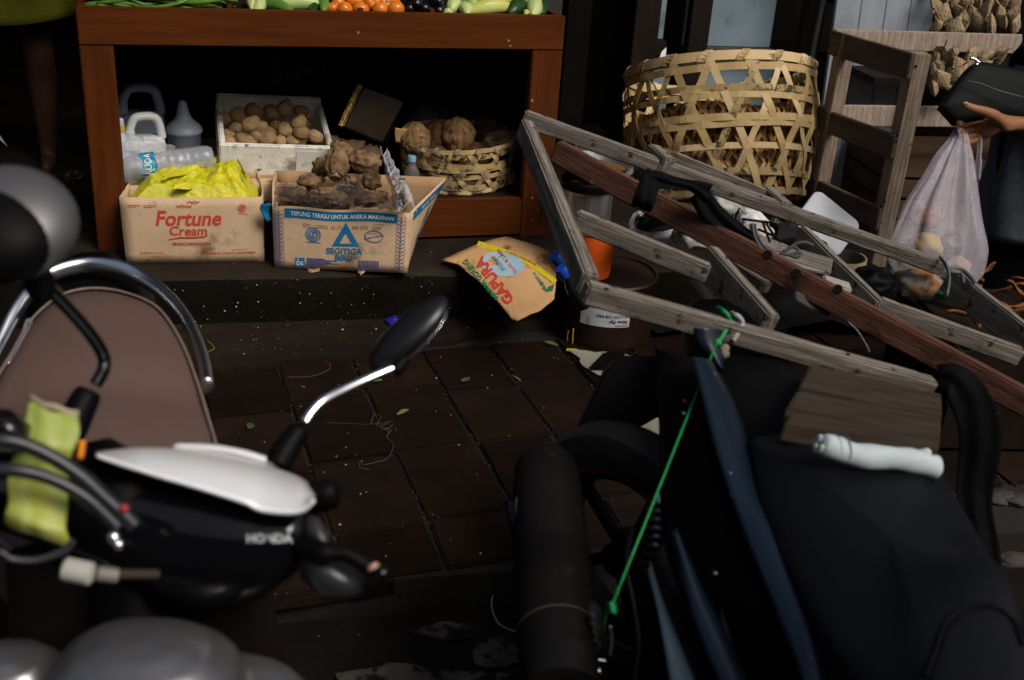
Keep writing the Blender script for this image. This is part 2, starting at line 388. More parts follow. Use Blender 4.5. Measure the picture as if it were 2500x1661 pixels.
# building added across the road, unseen behind the viewer, for gloss and chrome to mirror
bo = thing('added_building', 'two storey plastered building added out of view across the road', 'building', (0, -6.5, -.1))
PLA = pm('stained_plaster', (.22, .20, .17), (.15, .135, .115), 1.5, .9, stain=((.08, .07, .06), .8, .56, .2))
q = MB(); q.box((0, -9.0, 2.6), (26, 5, 5.4)); q.build('wall', PLA, bo)
q = MB(); q.box((0, -6.1, 5.45), (27, 1.2, .14)); q.build('roof_edge', DARKWOOD, bo)
for i in range(7):
    for z, h in ((1.15, 2.3), (3.9, 1.2)):
        q = MB(); q.box((-10.5 + 3.5 * i, -6.48, z), (2.3 if z < 2 else 1.3, .06, h)); fr = q.build('shutter' if z < 2 else 'window', pm('dark_shutter', (.05, .06, .06), (.03, .035, .035), 4, .6), bo)
# grime: pale crumbs scattered over kerb, strip, pavers and road
SPK = pm('crumbs', (.55, .52, .45), (.3, .26, .2), 200, .8)
SPKY = pm('crumbs_husk', (.25, .18, .06), (.16, .10, .04), 200, .8)
def crumbs(n, seed, mat, smin, smax):
    r = random.Random(seed); q = MB()
    for _ in range(n):
        k = r.random()
        if k < .28: p = V((r.uniform(-.35, .75), 3.272, r.uniform(.02, .165))); p.y -= .004
        elif k < .50: p = V((r.uniform(-.4, .8), r.uniform(3.05, 3.27), .016))
        elif k < .56: p = V((r.uniform(-.1, .9), r.uniform(3.3, 3.44), .179))
        elif k < .9: p = V((r.uniform(-.35, .95), r.uniform(2.02, 3.02), .003))
        else: p = V((r.uniform(-.4, .9), r.uniform(1.45, 1.95), -.098))
        if k > .5 and r.random() < .4: p.x += .15 * noise.noise(p * 5)
        s_ = smin + (smax - smin) * r.random() ** 3
        q.blob(p, (s_, s_ * r.uniform(.5, 1.6), s_ * .6), r.random() * 50, .4, 2, 3, rotm(z=r.uniform(0, 180)))
    return q
o = crumbs(230, 5, SPK, .0006, .0036).build('crumbs', SPK); o['kind'] = 'stuff'; o['label'] = 'pale rice crumbs and grit on the dark paving'
o = crumbs(260, 9, SPKY, .0007, .003).build('husk_grit', SPKY); o['kind'] = 'stuff'; o['label'] = 'yellow brown husk bits on the dark paving'
# leaf shreds and straw
LEAFG = pm('leaf_shred', (.13, .15, .035), (.08, .10, .02), 60, .6)
STRAW = pm('straw', (.12, .085, .045), (.07, .05, .025), 60, .8)
def shred(px, py, l, wd, ang, mat, name, label, z=.006):
    p = Zp(px, py, z); d = V((math.cos(ang), math.sin(ang), 0)); s_ = V((-d.y, d.x, 0))
    q = MB(); q.grid(lambda u, v: p + d * (l * (u - .5)) + s_ * (wd * (v - .5) * math.sin(math.pi * (.06 + .88 * u))) + V((0, 0, .004 + .006 * math.sin(3 * u) * v)), 8, 3)
    o = q.build(name, mat, solid=.0008); return tag(o, label, 'leaf', 'green leaf shreds on the paving')
shred(1259, 926, .05, .013, R(115), LEAFG, 'leaf_shred', 'pale green leaf shred lying in a paver joint')
shred(1135, 932, .03, .010, R(20), pm('leaf_dark', (.025, .06, .01), None, 60, .6), 'leaf_shred', 'dark green leaf shred near the cardboard flap')
shred(983, 1010, .045, .009, R(35), LEAFG, 'leaf_shred', 'long yellow green shred in the middle of the pavers')
shred(612, 1044, .03, .02, R(70), pm('leaf_dark', (.025, .06, .01), None, 60, .6), 'leaf_shred', 'curled green shred beside the brown scooter seat')
shred(921, 933, .03, .006, R(10), LEAFG, 'leaf_shred', 'thin green shred under the scooter mirror')
shred(1345, 842, .05, .008, R(-40), LEAFG, 'leaf_shred', 'green yellow shred at the foot of the brown can')
# straw tangles and a curled wire
def strand(pts, r, mat, name, label, cat, z=.006, n=6):
    q = MB(); q.tube(catmull([Zp(x, y, z + .004 * ((i * 37) % 3)) for i, (x, y) in enumerate(pts)], 6), r, 5); return tag(q.build(name, mat, smooth=True), label, cat)
strand([(795, 1032), (850, 1034), (905, 1036), (960, 1028)], .0005, STRAW, 'straw', 'long straight straw on the pavers', 'straw')
q = MB()
for (pts) in ([(905, 1036), (915, 1010), (930, 1020), (920, 1040), (940, 1045), (950, 1060)], [(935, 1045), (955, 1050), (945, 1065), (960, 1090), (945, 1120), (920, 1128), (890, 1135), (878, 1130), (880, 1142), (900, 1146)], [(960, 1036), (940, 1050), (930, 1040), (948, 1034)]):
    q.tube(catmull([Zp(x, y, .007) for x, y in pts], 6), .0008, 5)
tag(q.build('straw_tangle', STRAW, smooth=True), 'tangled wisp of dry straw on the pavers', 'straw')
strand([(700, 921), (760, 919), (800, 905), (806, 890), (790, 880)], .0008, STRAW, 'fibre', 'curled pale fibre by the broken concrete strip', 'fibre', .018)
strand([(505, 831), (521, 845), (522, 852), (508, 860)], .0011, pm('yellow_twine', (.30, .20, .02), None, 20, .7), 'twine_loop', 'yellow twine loop beside the chrome grab rail', 'twine', .02)
strand([(1262, 1396), (1225, 1425), (1203, 1455), (1202, 1490), (1220, 1525), (1260, 1542), (1292, 1548)], .0022, pm('pale_cord', (.22, .20, .17), None, 30, .7), 'cord_loop', 'pale plastic cord curling out beside the exhaust', 'cord', -.08)
# cracked white paint band on the sidewalk
PAINT = pm('old_white_paint', (.30, .29, .24), (.17, .16, .13), 12, .8, bump=.6, bscale=50, stain=((.015, .013, .01), 14, .60, .04), spec=.2)
for po in ([(1392, 858), (1470, 862), (1560, 872), (1510, 945), (1440, 905)], [(1545, 1046), (1600, 1020), (1640, 1040), (1640, 1125), (1608, 1115)]):
    o = struct(patch([Zp(x, y, .006) for x, y in po], 0, 'paint_band', PAINT, .003)); o.parent = sidewalk

# ================================================================ the vegetable table
TA = R(3.5); TP = V((-.487, 3.48, .177)); TE = V((math.cos(TA), math.sin(TA), 0)); TN = V((-math.sin(TA), math.cos(TA), 0))
def T(s_, off, z): return TP + TE * s_ + TN * off + V((0, 0, z - .177))
def Tp(px, py, off=0):
    p = PLp(px, py, TP + TN * off, TN); return p
def tbox(b_, s0, s1, o0, o1, z0, z1):
    b_.hexa([T(s0, o0, z0), T(s1, o0, z0), T(s1, o1, z0), T(s0, o1, z0), T(s0, o0, z1), T(s1, o0, z1), T(s1, o1, z1), T(s0, o1, z1)]); return b_
table = thing('vegetable_table', 'reddish brown varnished wooden table stacked with vegetables, goods on its lower shelf', 'table', TP, M.Rotation(TA, 3, 'Z'))
TW, TD = 1.447, .78
tbox(MB(), .0, TW, 0, .03, .803, .908).build('front_apron', VARN, table, bevel=.003)
for s0, s1 in ((0.0, .092), (1.347, TW)):
    tbox(MB(), s0, s1, .001, .04, .177, .8025).build('leg', VARNV, table, bevel=.003)
tbox(MB(), .0925, 1.3465, .002, .035, .185, .311).build('bottom_board', VARN, table, bevel=.003)
tbox(MB(), .0, .02, .0405, TD, .18, .905).build('side_panel', VARNV, table)
tbox(MB(), TW - .02, TW, .0405, TD, .18, .905).build('side_panel', VARNV, table)
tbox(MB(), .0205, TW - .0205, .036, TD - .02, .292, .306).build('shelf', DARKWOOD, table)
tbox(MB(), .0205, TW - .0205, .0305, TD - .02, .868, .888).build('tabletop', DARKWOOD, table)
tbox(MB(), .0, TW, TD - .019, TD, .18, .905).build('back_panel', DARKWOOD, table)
for s0 in (.415, .80, 1.02): tbox(MB(), s0, s0 + .014, .0306, TD - .02, .8885, .915).build('divider', VARN, table)
# ================================================================ the two cartons in front
def open_carton(name, label, w0, w1, d, h, loc, rot, warp, lips=0.0):
    t = thing(name, label, 'carton', loc, rot)
    return t
# --- margarine carton: local x right, y back, z up; front face from w0 (bottom) to w1 (top)
FB = V((-.394, 3.372, .1785))
fort = thing('margarine_carton', 'tan margarine carton printed Fortune Cream in red, yellow plastic bag inside', 'carton', FB, rotm(z=-.5))
FW0, FW1, FH, FD = .402, .405, .205, .265
def ffront(x, z, off=0.0):    # slightly bulged front face, x 0..1 z 0..1
    xx = -.004 + x * FW1 if False else x * (FW0 + (FW1 - FW0) * z) - .006 * z
    return V((xx, -.006 * math.sin(math.pi * x) * math.sin(math.pi * z * .9) - off + .010 * z + .004 * math.sin(9 * x) * max(0, .25 - z), FH * z * (1 - .012 * math.sin(math.pi * x))))
def wall(fn, n1=14, n2=8): q = MB(); q.grid(fn, n1, n2); return q
wall(lambda u, v: ffront(u, v)).build('front_panel', CARD, fort, smooth=True, solid=.004, local=True)
def bk(u, v): return V((.012 + u * (FW0 - .03) + .004 * v, FD + .004 * math.sin(7 * u), FH * v * .985))
wall(bk).build('back_panel', CARD_IN, fort, smooth=True, solid=.004, local=True)
def sd_(x0, x1):
    def fn(u, v): 
        a = ffront(x0, v); c = bk(x0, v); p = a.lerp(c, u); p.x += (.010 if x0 > .5 else -.008) * math.sin(math.pi * u) ; p.z -= .012 * math.sin(math.pi * u) * v; return p
    return fn
wall(sd_(0, 0)).build('side_panel', CARD, fort, smooth=True, solid=.004, local=True)
wall(sd_(1, 1)).build('side_panel', CARD, fort, smooth=True, solid=.004, local=True)
q = MB(); q.add([(0.005, .01, .004), (FW0 - .005, .01, .004), (FW0 - .02, FD - .01, .004), (.015, FD - .01, .004)], [(0, 1, 2, 3)]); q.build('bottom_panel', CARD_IN, fort, local=True)
fm = lambda x, y: ffront(x, y, .0032)
def fit(items, cx, cy, sc_x, sc_y):   # to 0..1 panel space (metres -> fraction)
    return items
def fmm(x, y): return ffront(x / FW0, y / FH, .0034)      # metres from lower left
decal('lettering', [text2('Fortune', .064, (.186, .122), shear=.22, bold=.022, sxk=.92)], fmm, RED, fort).update_tag()
decal('lettering', [text2('Cream', .040, (.184, .091), shear=.12, bold=.018, sxk=1.0)], fmm, RED, fort)
decal('underline', [line2([(.125, .076), (.16, .083), (.20, .083), (.232, .085), (.242, .090)], [.002, .006, .006, .005, .001])], fmm, RED, fort)
decal('lettering', [text2('MARGARIN KRIM', .0145, (.192, .058), bold=.02), text2('wilmar', .0165, (.180, .176), bold=.008),
                    text2('PT WILMAR CAHAYA INDONESIA', .0105, (.300, .028), bold=.012), text2('Diproduksi oleh', .007, (.33, .040)), text2('ISI NETTO 15 KG', .009, (.075, .030), bold=.01), text2('MD 810913', .007, (.09, .02))], fmm, RED, fort)
decal('bird_mark', [line2([(.188, .190), (.197, .196), (.203, .191), (.210, .197), (.217, .192), (.224, .195)], .003), line2([(.198, .192), (.206, .188), (.216, .189)], .002)], fmm, RED, fort)
decal('round_mark', [ring2(.345, .172, .0125, .0125, .0025), ring2(.345, .172, .0075, .0075, .0025), rect2(.332, .154, .36, .1555), rect2(.343, .168, .347, .176)], fmm, RED, fort)
decal('small_print',  [rect2(.018 + k * .046, .181 - j * .005, .018 + k * .046 + .038 - j * .012, .1825 - j * .005) for k in range(2) for j in range(2)], fmm, RED, fort)
# red side mark
decal('mark', [line2([(.0, .15), (.012, .17), (.03, .17)], .004), line2([(.0, .15), (.01, .12), (.028, .11)], .004)], lambda x, y: sd_(1, 1)(.06 + x * 2.6, y / FH) + V((.0045, 0, 0)), RED, fort)

# --- flour carton
SB = V((.041, 3.318, .1785))
seg = thing('flour_carton', 'tan flour carton with blue band and triangle reading SEGITIGA BIRU, overhanging the kerb', 'carton', SB, rotm(z=-9.2))
SW, SH, SD = .400, .192, .255
def sfront(x, z, off=0.0): return V((x * SW + .004 * z * (x - .5) * 2, -off - .004 * math.sin(math.pi * x) * math.sin(math.pi * z) + .012 * z, SH * z * (1 + .02 * x * 0) + .003 * math.sin(11 * x) * z))
wall(lambda u, v: sfront(u, v)).build('front_panel', CARD, seg, smooth=True, solid=.004, local=True)
def sright(u, v):   # flares outwards
    a = sfront(1, v); out = .095 * v * u + .01 * u
    return V((a.x + out, a.y + SD * .9 * u, (SH * v + .045 * u * v) * (1 - .01 * u)))
wall(sright).build('side_panel', CARD, seg, smooth=True, solid=.004, local=True)
def sleft(u, v):
    a = sfront(0, v); return V((a.x - .006 * u - .02 * math.sin(u * 1.6) * v, a.y + SD * u, SH * v * (1 + .16 * min(1, u * 2)) - .02 * math.sin(math.pi * u * 2) * v * (u < .5)))
wall(sleft).build('side_panel', CARD, seg, smooth=True, solid=.004, local=True)
def sback(u, v): 
    a, c = sleft(1, v), sright(1, v); p = a.lerp(c, u); return p
wall(sback).build('back_panel', CARD_IN, seg, smooth=True, solid=.004, local=True)
q = MB(); q.add([(.004, .012, .003), (SW - .004, .012, .003), (SW, SD * .9, .003), (0, SD, .003)], [(0, 1, 2, 3)]); q.build('bottom_panel', CARD_IN, seg, local=True)
# torn blue flap at the left corner
q = MB(); q.grid(lambda u, v: sfront(0, 1 - .30 * v) + V((-.004 - .024 * u - .010 * math.sin(v * 4), .012 - .02 * u + .01 * v, .012 * u + .004 * math.sin(u * 6 + v * 5))), 6, 8); q.build('torn_flap', BLUE, seg, smooth=True, solid=.002, local=True)
def smm(x, y): return sfront(x / SW, y / SH, .0034)
decal('band', [rect2(.034, .158, .364, .186, 16)], smm, BLUE, seg)
def smm2(x, y): return sfront(x / SW, y / SH, .0042)
decal('lettering', [text2('TEPUNG TERIGU UNTUK ANEKA MAKANAN', .0175, (.202, .1655), bold=.012, sxk=.86)], smm2, WHITE, seg)
tri = lambda cx, cy, s_: [(cx, cy + s_), (cx - s_ * .98, cy - s_ * .78), (cx + s_ * .98, cy - s_ * .78)]
to, ti = tri(.213, .112, .042), tri(.213, .103, .0185)
decal('triangle_mark', [(to + ti, [(0, 1, 4, 3), (1, 2, 5, 4), (2, 0, 3, 5)])], smm, BLUE, seg)
decal('lettering', [text2('SEGITIGA', .0265, (.209, .055), bold=.03, sxk=.96), text2('BIRU', .0265, (.207, .0335), bold=.03, sxk=.96)], smm, BLUE, seg)
decal('round_mark', [ring2(.117, .112, .0225, .0225, .0035), ring2(.117, .112, .0155, .0155, .004), ring2(.117, .112, .009, .009, .002), rect2(.115, .105, .119, .119), rect2(.096, .086, .14, .0885)] +
      [line2([(.117 + .0175 * math.cos(a), .112 + .0175 * math.sin(a)), (.117 + .0215 * math.cos(a), .112 + .0215 * math.sin(a))], .0012) for a in [k * .42 for k in range(15)]], smm, BLUE, seg)
decal('maker_mark', [rect2(.062, .010, .090, .036), rect2(.0625, .0065, .0895, .009)], smm, BLUE, seg)
decal('oval_mark', [ring2(.296, .112, .028, .019, .0018), ring2(.297, .111, .026, .0165, .0008), text2('VITAMIN & MINERAL', .0065, (.297, .108), ang=.25, bold=.02), rect2(.275, .120, .31, .1212), text2('www.bogasari', .0055, (.312, .148))], smm, NAVY, seg)
decal('bar_code', [rect2(.251 + k * .0027, .012, .251 + k * .0027 + (.0012, .0018, .0008)[k % 3], .036) for k in range(24)] + [rect2(.251, .0065, .316, .0095)], smm, NAVY, seg)
decal('small_print', [rect2(.096, .034 - k * .0045, .096 + (.055, .09, .072, .10, .06, .045)[k], .0365 - k * .0045) for k in range(6)], smm, NAVY, seg)
decal('lettering', [text2('D', .017, (.071, .013), bold=.02), text2('S', .017, (.082, .013), bold=.02), rect2(.069, .028, .072, .033)], smm2, WHITE, seg)
INK = pm('faded_black_ink', (.10, .07, .05), (.17, .12, .08), 60, .8, spec=.2)
decal('lettering', [text2('EXP : 130524   01:12   A   SNI 3751 : 2009', .0165, (.202, .132), sxk=.80)], lambda x, y: sfront(x / SW, y / SH, .003), INK, seg)
# wheat borders: rows of leaf outlines
def leaf(x, y, sx, h=.011, wd=.014):
    p = [(x, y), (x + sx * wd * .25, y + h * .7), (x + sx * wd * .85, y + h * 1.15), (x + sx * wd, y + h * .5), (x + sx * wd * .75, y + h * .05), (x, y - h * .35)]
    return line2(p + [p[0]], .0011)
it = []
for k in range(14): it += [leaf(.0165, .010 + k * .0122, 1), leaf(.0165, .010 + k * .0122, -1)]
it += [line2([(.0165, .005), (.0165, .183)], .0012)]
decal('wheat_border', it, smm, NAVY, seg)
it = [leaf(.376, .010 + k * .0122, -1) for k in range(14)] + [leaf(.376, .010 + k * .0122, 1) for k in range(14)]
it += [line2([(.376, .005), (.376, .183)], .0012)]
decal('wheat_border', it, smm, NAVY, seg)
def srm(x, y): p = sright(x / (SD * .9), y / SH); return p + V((.004, -.002, 0))
decal('band', [rect2(.02, .158, .225, .186, 8)], srm, BLUE, seg)
decal('lettering', [text2('TEPUNG TERIGU', .0135, (.12, .167), bold=.01)], lambda x, y: srm(x, y) + V((.001, -.0005, 0)), WHITE, seg)
t2, t3 = [(.165, .145), (.09, .055), (.225, .055)], [(.165, .115), (.125, .072), (.195, .072)]
decal('triangle_mark', [(t2 + t3, [(0, 1, 4, 3), (1, 2, 5, 4), (2, 0, 3, 5)])], srm, BLUE, seg)
# ragged scraps hanging under the carton
for x, s_ in ((.118, .036), (.262, .018)):
    q = MB(); q.grid(lambda u, v: V((x + s_ * (u - .5) * (1.1 - .7 * v) + .004 * math.sin(9 * v + u * 4), -.006 - .004 * math.sin(u * 5), .003 - s_ * .75 * v * (.5 + math.sin(u * 3.1) * .5))), 7, 5); q.build('torn_scrap', CARD, seg, solid=.0015, local=True)

# ---------------------------------------------------------------- crumpled films: helper
def film(fn, nu, nv, amp, fr, seed, name, mat, smooth=True, cu=False, n2=None):
    q = MB()
    def g(u, v):
        p = V(fn(u, v)); o_ = V((seed, seed * 2.1, seed * .7))
        a = noise.noise_vector(p * fr + o_); rg = 1 - abs(noise.noise(p * fr * 2.3 + o_)) * 2
        return p + V(a) * amp + V((rg, rg * .5, rg)) * amp * .35
    q.grid(g, nu, nv, cu)
    return q.build(name, mat, smooth=smooth)
# yellow bag in the margarine carton
YEL = pm('yellow_film', (.62, .56, .01), (.42, .42, .01), 9, .28, bump=.7, bscale=38, spec=.6, sss=.15, stain=((.25, .27, .02), 8, .56, .2), bdist=.012)
yb = thing('yellow_plastic_bag', 'bright yellow knotted plastic bag filling the margarine carton', 'plastic bag', Zp(480, 430, .36))
fx = lambda u, v: FB + V((.010 + .382 * u, .012 + .235 * v, 0))
def yfn(u, v):
    p = fx(u, v); e = min(1, 6 * min(u, 1 - u, v, 1 - v)); hh = .165 + .052 * e + .048 * math.exp(-((u - .78) / .16) ** 2 - ((v - .55) / .3) ** 2) + .022 * math.exp(-((u - .42) / .2) ** 2 - ((v - .7) / .2) ** 2)
    n_ = noise.noise(p * 26) * .010 + (1 - abs(noise.noise(p * 17 + V((4, 4, 4)))) * 2) * .011 + (1 - abs(noise.noise(p * 48)) * 2) * .005 - .022 * math.exp(-((u - .52) / .14) ** 2 - ((v - .55) / .10) ** 2)
    return V((p.x, p.y, FB.z + hh + n_ * e))
q = MB(); q.grid(yfn, 110, 70); q.build('bag_body', YEL, yb, smooth=True)
c0 = Zp(512, 415, .408)
q = MB(); q.blob(c0, (.014, .012, .02), 3, .5, 3, 8); q.build('knot', YEL, yb, smooth=True)
for k, (pts, wd) in enumerate([([(505, 424), (470, 452), (425, 462)], .03), ([(520, 430), (560, 425), (600, 440)], .03), ([(515, 405), (545, 388), (580, 400), (598, 432)], .042), ([(500, 408), (455, 418), (400, 440)], .028)]):
    cp = catmull([Zp(x, y, .405 + .004 * k) for x, y in pts], 8)
    q = MB(); q.grid(lambda u, v: cp[round(u * (len(cp) - 1))] + V((.002 * math.sin(v * 9 + u * 6), wd * (v - .5) * (.35 + .9 * math.sin(math.pi * u * .6 + .3)), .012 * math.sin(math.pi * v) + .005 * math.sin(v * 14 + u * 9))), len(cp), 12)
    q.build('bag_handle', YEL, yb, smooth=True)
q = MB(); q.blob(Zp(583, 447, .40), (.011, .010, .022), 4, .1, 2, 8, rotm(y=15)); tag(q.build('green_vegetable', pm('green_veg', (.14, .30, .06), None, 20, .45), smooth=True), 'small green vegetable stem poking through the yellow bag', 'vegetable')

# tubers and film in the flour carton
TUB = pm('taro_skin', (.27, .17, .09), (.055, .031, .016), 38, .9, bump=1.0, bscale=55, stain=((.26, .19, .12), 12, .62, .15), spec=.15)
CUT = pm('taro_cut', (.40, .31, .22), (.10, .06, .03), 40, .9, bump=.8, bscale=60)
def tuber(px, py, d, rad, rot, seed, label, cut=None):
    p = D(px, py, d); o = thing('taro_root', label, 'root vegetable', p, rot, 'taro roots heaped in the flour carton')
    q = MB()
    def shp(pp, dd): return pp * (1 + .03 * math.sin(dd.z * 26)) if not cut else (V((pp.x, pp.y, max(pp.z, -rad[2] * .78))) * (1 + .03 * math.sin(dd.z * 22)))
    q.blob((0, 0, 0), rad, seed, .26, 2.4, 24, None, shp); q.build('root_body', TUB, o, smooth=True, local=True, displace=(.0035, 45))
    if cut:
        q = MB(); q.lathe([(.0, -rad[2] * .90), (rad[0] * .35, -rad[2] * .91), (rad[0] * .56, -rad[2] * .89), (rad[0] * .64, -rad[2] * .70)], 16); q.build('cut_end', CUT, o, smooth=True, local=True, displace=(.004, 60))
    return o
tuber(822, 400, 3.50, (.036, .036, .056), rotm(-42, 10, 0), 1, 'upright taro root showing a pale cut end', True)
tuber(890, 395, 3.54, (.052, .042, .036), rotm(0, 10, 15), 2, 'largest rough taro root at the back of the flour carton')
tuber(783, 410, 3.58, (.027, .027, .034), rotm(10, 0, 0), 3, 'small round taro root left of the cut one')
tuber(907, 442, 3.46, (.030, .026, .028), rotm(0, 30, 0), 4, 'taro root below the largest one')
tuber(835, 370, 3.65, (.040, .030, .030), rotm(0, 20, 0), 5, 'dim taro root behind the cut one')
tuber(757, 445, 3.52, (.040, .030, .024), rotm(0, -8, 0), 6, 'dark taro root half under the clear film')
tuber(856, 442, 3.48, (.020, .02, .02), rotm(0, 0, 0), 7, 'tiny taro root between the larger ones')
tuber(800, 478, 3.44, (.055, .03, .024), rotm(0, 8, 0), 8, 'long taro root wrapped in the clear film')
tuber(905, 485, 3.44, (.050, .03, .022), rotm(0, -12, 0), 9, 'dark taro root under film at the right of the carton')
tuber(715, 475, 3.46, (.042, .03, .024), rotm(0, -20, 0), 10, 'taro root under film at the left of the carton')
SMOK = pm('smoky_film', (.40, .36, .38), (.13, .115, .12), 26, .14, alpha=.6, bump=1.0, bscale=60, spec=1.0, bdist=.02, coat=1.0)
def skirt(u, v):      # from a ragged crest over the roots down to just behind the carton's front edge
    cr = catmull([V((x, y, 0)) for x, y in [(668, 468), (690, 448), (720, 452), (755, 474), (800, 466), (835, 442), (862, 448), (900, 470), (945, 482), (978, 470)]], 8)
    a = cr[min(round(u * (len(cr) - 1)), len(cr) - 1)]; top = D(a.x, a.y, 3.335)
    bt = seg.matrix_basis @ sfront(.02 + .95 * u, .985) + V((.002, .010, .0))
    return top.lerp(bt, v) + V((0, -.016, .012)) * math.sin(math.pi * min(1, v * .9))
o = film(skirt, 170, 60, .011, 34, 2, 'clear_film', SMOK); tag(o, 'crinkled see-through film draped over the taro roots', 'plastic film')
WFILM = pm('white_film', (.55, .53, .56), (.40, .39, .43), 16, .25, alpha=.72, bump=1.0, bscale=45, spec=.7, bdist=.012)
def tuft(u, v):
    pts = [(935, 372), (950, 420), (975, 465), (985, 510)]; cp = [D(x, y, 3.40) for x, y in pts]
    a = catmull(cp, 7)[min(round(v * 21), 21)]
    return a + RT * ((u - .5) * (.022 + .05 * v)) + UP * (.014 * math.sin(u * 7 + v * 3)) - FW * .03 * math.sin(math.pi * u)
o = film(tuft, 26, 40, .010, 28, 5, 'bag_tuft', WFILM); tag(o, 'whitish torn plastic bag standing up beside the blue-capped bottle', 'plastic bag')
decal('print', [rect2(0, 0, .02, .006)] + [ring2(.01 + .006 * (k % 2), -.012 - .007 * (k // 2), .003, .004, .001, 10) for k in range(8)], lambda x, y: D(973 , 440, 3.36) + RT * x + UP * y, GREEN, o, False)
# ================================================================ goods on the table's lower shelf
# flattened carton under the goods
q = thing('shelf_carton', 'flat brown carton with red print lying under the goods on the shelf', 'carton', T(.1, .1, .306), M.Rotation(TA, 3, 'Z'))
tbox(MB(), .10, .745, .045, .60, .3065, .364).build('carton_body', CARD, q, bevel=.004)
decal('lettering', [text2('MARGARIN', .020, (.44, .03), bold=.02), text2('PT. WILMAR', .012, (.44, .013)), rect2(.38, .048, .43, .051)], lambda x, y: T(x + .16, .0438, .3065 + y), RED, q, False)
q = MB(); tbox(q, .385, .72, .115, .50, .3645, .372); tag(q.build('board_scrap', CARD_IN, at=T(.5, .3, .3645)), 'scrap of cardboard under the foam box of potatoes', 'cardboard')

# foam box with potatoes
FOAM = pm('dirty_foam', (.78, .77, .72), (.56, .55, .50), 8, .8, bump=.8, bscale=45, stain=((.24, .21, .16), 7, .55, .12), stain2=((.07, .06, .045), 26, .60, .06), spec=.2)
FP = Tp(535, 428, .13)
fr_ = M.Rotation(TA, 3, 'Z') @ rotm(10, 2.5, 0)
foam = thing('foam_box', 'dirty white polystyrene box of potatoes tilted forward under the table', 'foam box', FP, fr_)
FBW, FBH, FBD, FT = .356, .108, .345, .018
def slab(n_, x0, x1, y0, y1, z0, z1, **k):
    q = MB(); q.grid(lambda u, v: V((0, 0, 0)), 2, 2) if False else None
    q.box(((x0 + x1) / 2, (y0 + y1) / 2, (z0 + z1) / 2), (x1 - x0, y1 - y0, z1 - z0)); o = q.build(n_, FOAM, foam, local=True, bevel=.004, segs=3); return o
slab('front_wall', 0, FBW, 0, FT, 0, FBH); slab('back_wall', 0.004, FBW - .004, FBD - FT, FBD, 0, FBH + .025)
slab('side_wall', 0, FT, FT + .0005, FBD - FT - .0005, 0, FBH + .004); slab('side_wall', FBW - FT, FBW, FT + .0005, FBD - FT - .0005, 0, FBH + .006)
slab('bottom', FT + .0005, FBW - FT - .0005, FT + .0005, FBD - FT - .0005, 0, .014)
q = MB(); q.box((.285, -.0008, .05), (.09, .0016, .085)); q.build('tape', pm('pale_tape', (.62, .63, .60), (.5, .5, .47), 12, .35, stain=((.25, .23, .19), 12, .62, .1)), foam, local=True)
POT = pm('potato_skin', (.37, .24, .12), (.22, .135, .065), 14, .75, bump=.5, bscale=70, stain=((.12, .075, .04), 11, .60, .12), speck=((.12, .075, .04), 75, .12), spec=.2, rand=.22)
pot_src = []
for k in range(5):
    q = MB(); q.blob((0, 0, 0), (.030, .025 + .002 * k, .023), 20 + k, .16, 1.4, 16); o = q.build('potato', POT, smooth=True); pot_src.append(o)
# (pixel x, pixel y, size, depth row, rotation) of the potatoes the photograph shows
pots = [(612, 305, 1.15, 0, 0, 'large round potato standing highest left of the middle'), (558, 330, .95, 0, 30, 'yellowish potato near the left end of the foam box'), (556, 352, 1.0, 1, 10, 'long potato in the front left corner'), (577, 314, .75, 0, 60, 'small potato behind the left ones'),
        (590, 340, .75, 1, 40, 'small potato in the front row left of centre'), (610, 347, .95, 1, 0, 'smooth potato leaning on the front wall'), (636, 310, .9, 0, 70, 'upright potato right of the largest one'), (651, 338, 1.1, 1, 0, 'pale potato in the middle of the front row'), (655, 325, .85, 0, 20, 'potato on top of the middle front one'),
        (697, 318, .95, 0, 0, 'round brown potato at the middle right'), (730, 300, 1.0, 0, 40, 'potato behind the right pair'), (735, 325, 1.0, 1, 80, 'upright knobbly potato at the right'), (715, 343, .8, 1, 0, 'small potato in front row at right'), (768, 335, .95, 1, 15, 'pale potato in the front right corner'),
        (672, 305, .8, -1, 30, 'dim potato in the second row'), (748, 305, .8, -1, 60, 'dim potato near the right wall'), (545, 288, .95, -1, 10, 'dark potato in the back left corner'), (580, 280, .95, -1, 40, 'dark potato at the back near the left wall'), (620, 272, 1.1, -1, 0, 'dark potato at the back centre'),
        (662, 275, 1.0, -1, 20, 'dark potato at the back right of centre'), (695, 265, 1.1, -1, 50, 'dark potato high against the back wall'), (735, 272, .9, -1, 0, 'dark potato in the back right corner'), (685, 345, .7, 1, 50, 'small tan potato between the front ones'), (625, 333, .7, 1, 20, 'small potato tucked under the largest')]
for i, (px, py, s_, row, rz, lb) in enumerate(pots):
    off = {1: .185, 0: .25, -1: .37}[row]; p = Tp(px, py, off)
    mt = TRS(p, rotm(20 * ((i * 7) % 5 - 2), 13 * ((i * 3) % 5 - 2), rz), s_)
    o = pot_src[i % 5]
    if i < 5: o.matrix_basis = mt
    else: o = dup(o, mt)
    tag(o, lb + ' of the potatoes' if 'potatoes' not in lb else lb, 'potato', 'potatoes in the foam box')
for row in range(3):   # filling below the visible ones
    pass
q = MB(); tbox(q, .40, .70, .16, .44, .385, .425); fl = q.build('box_filling', POT, foam, displace=(.01, 20))

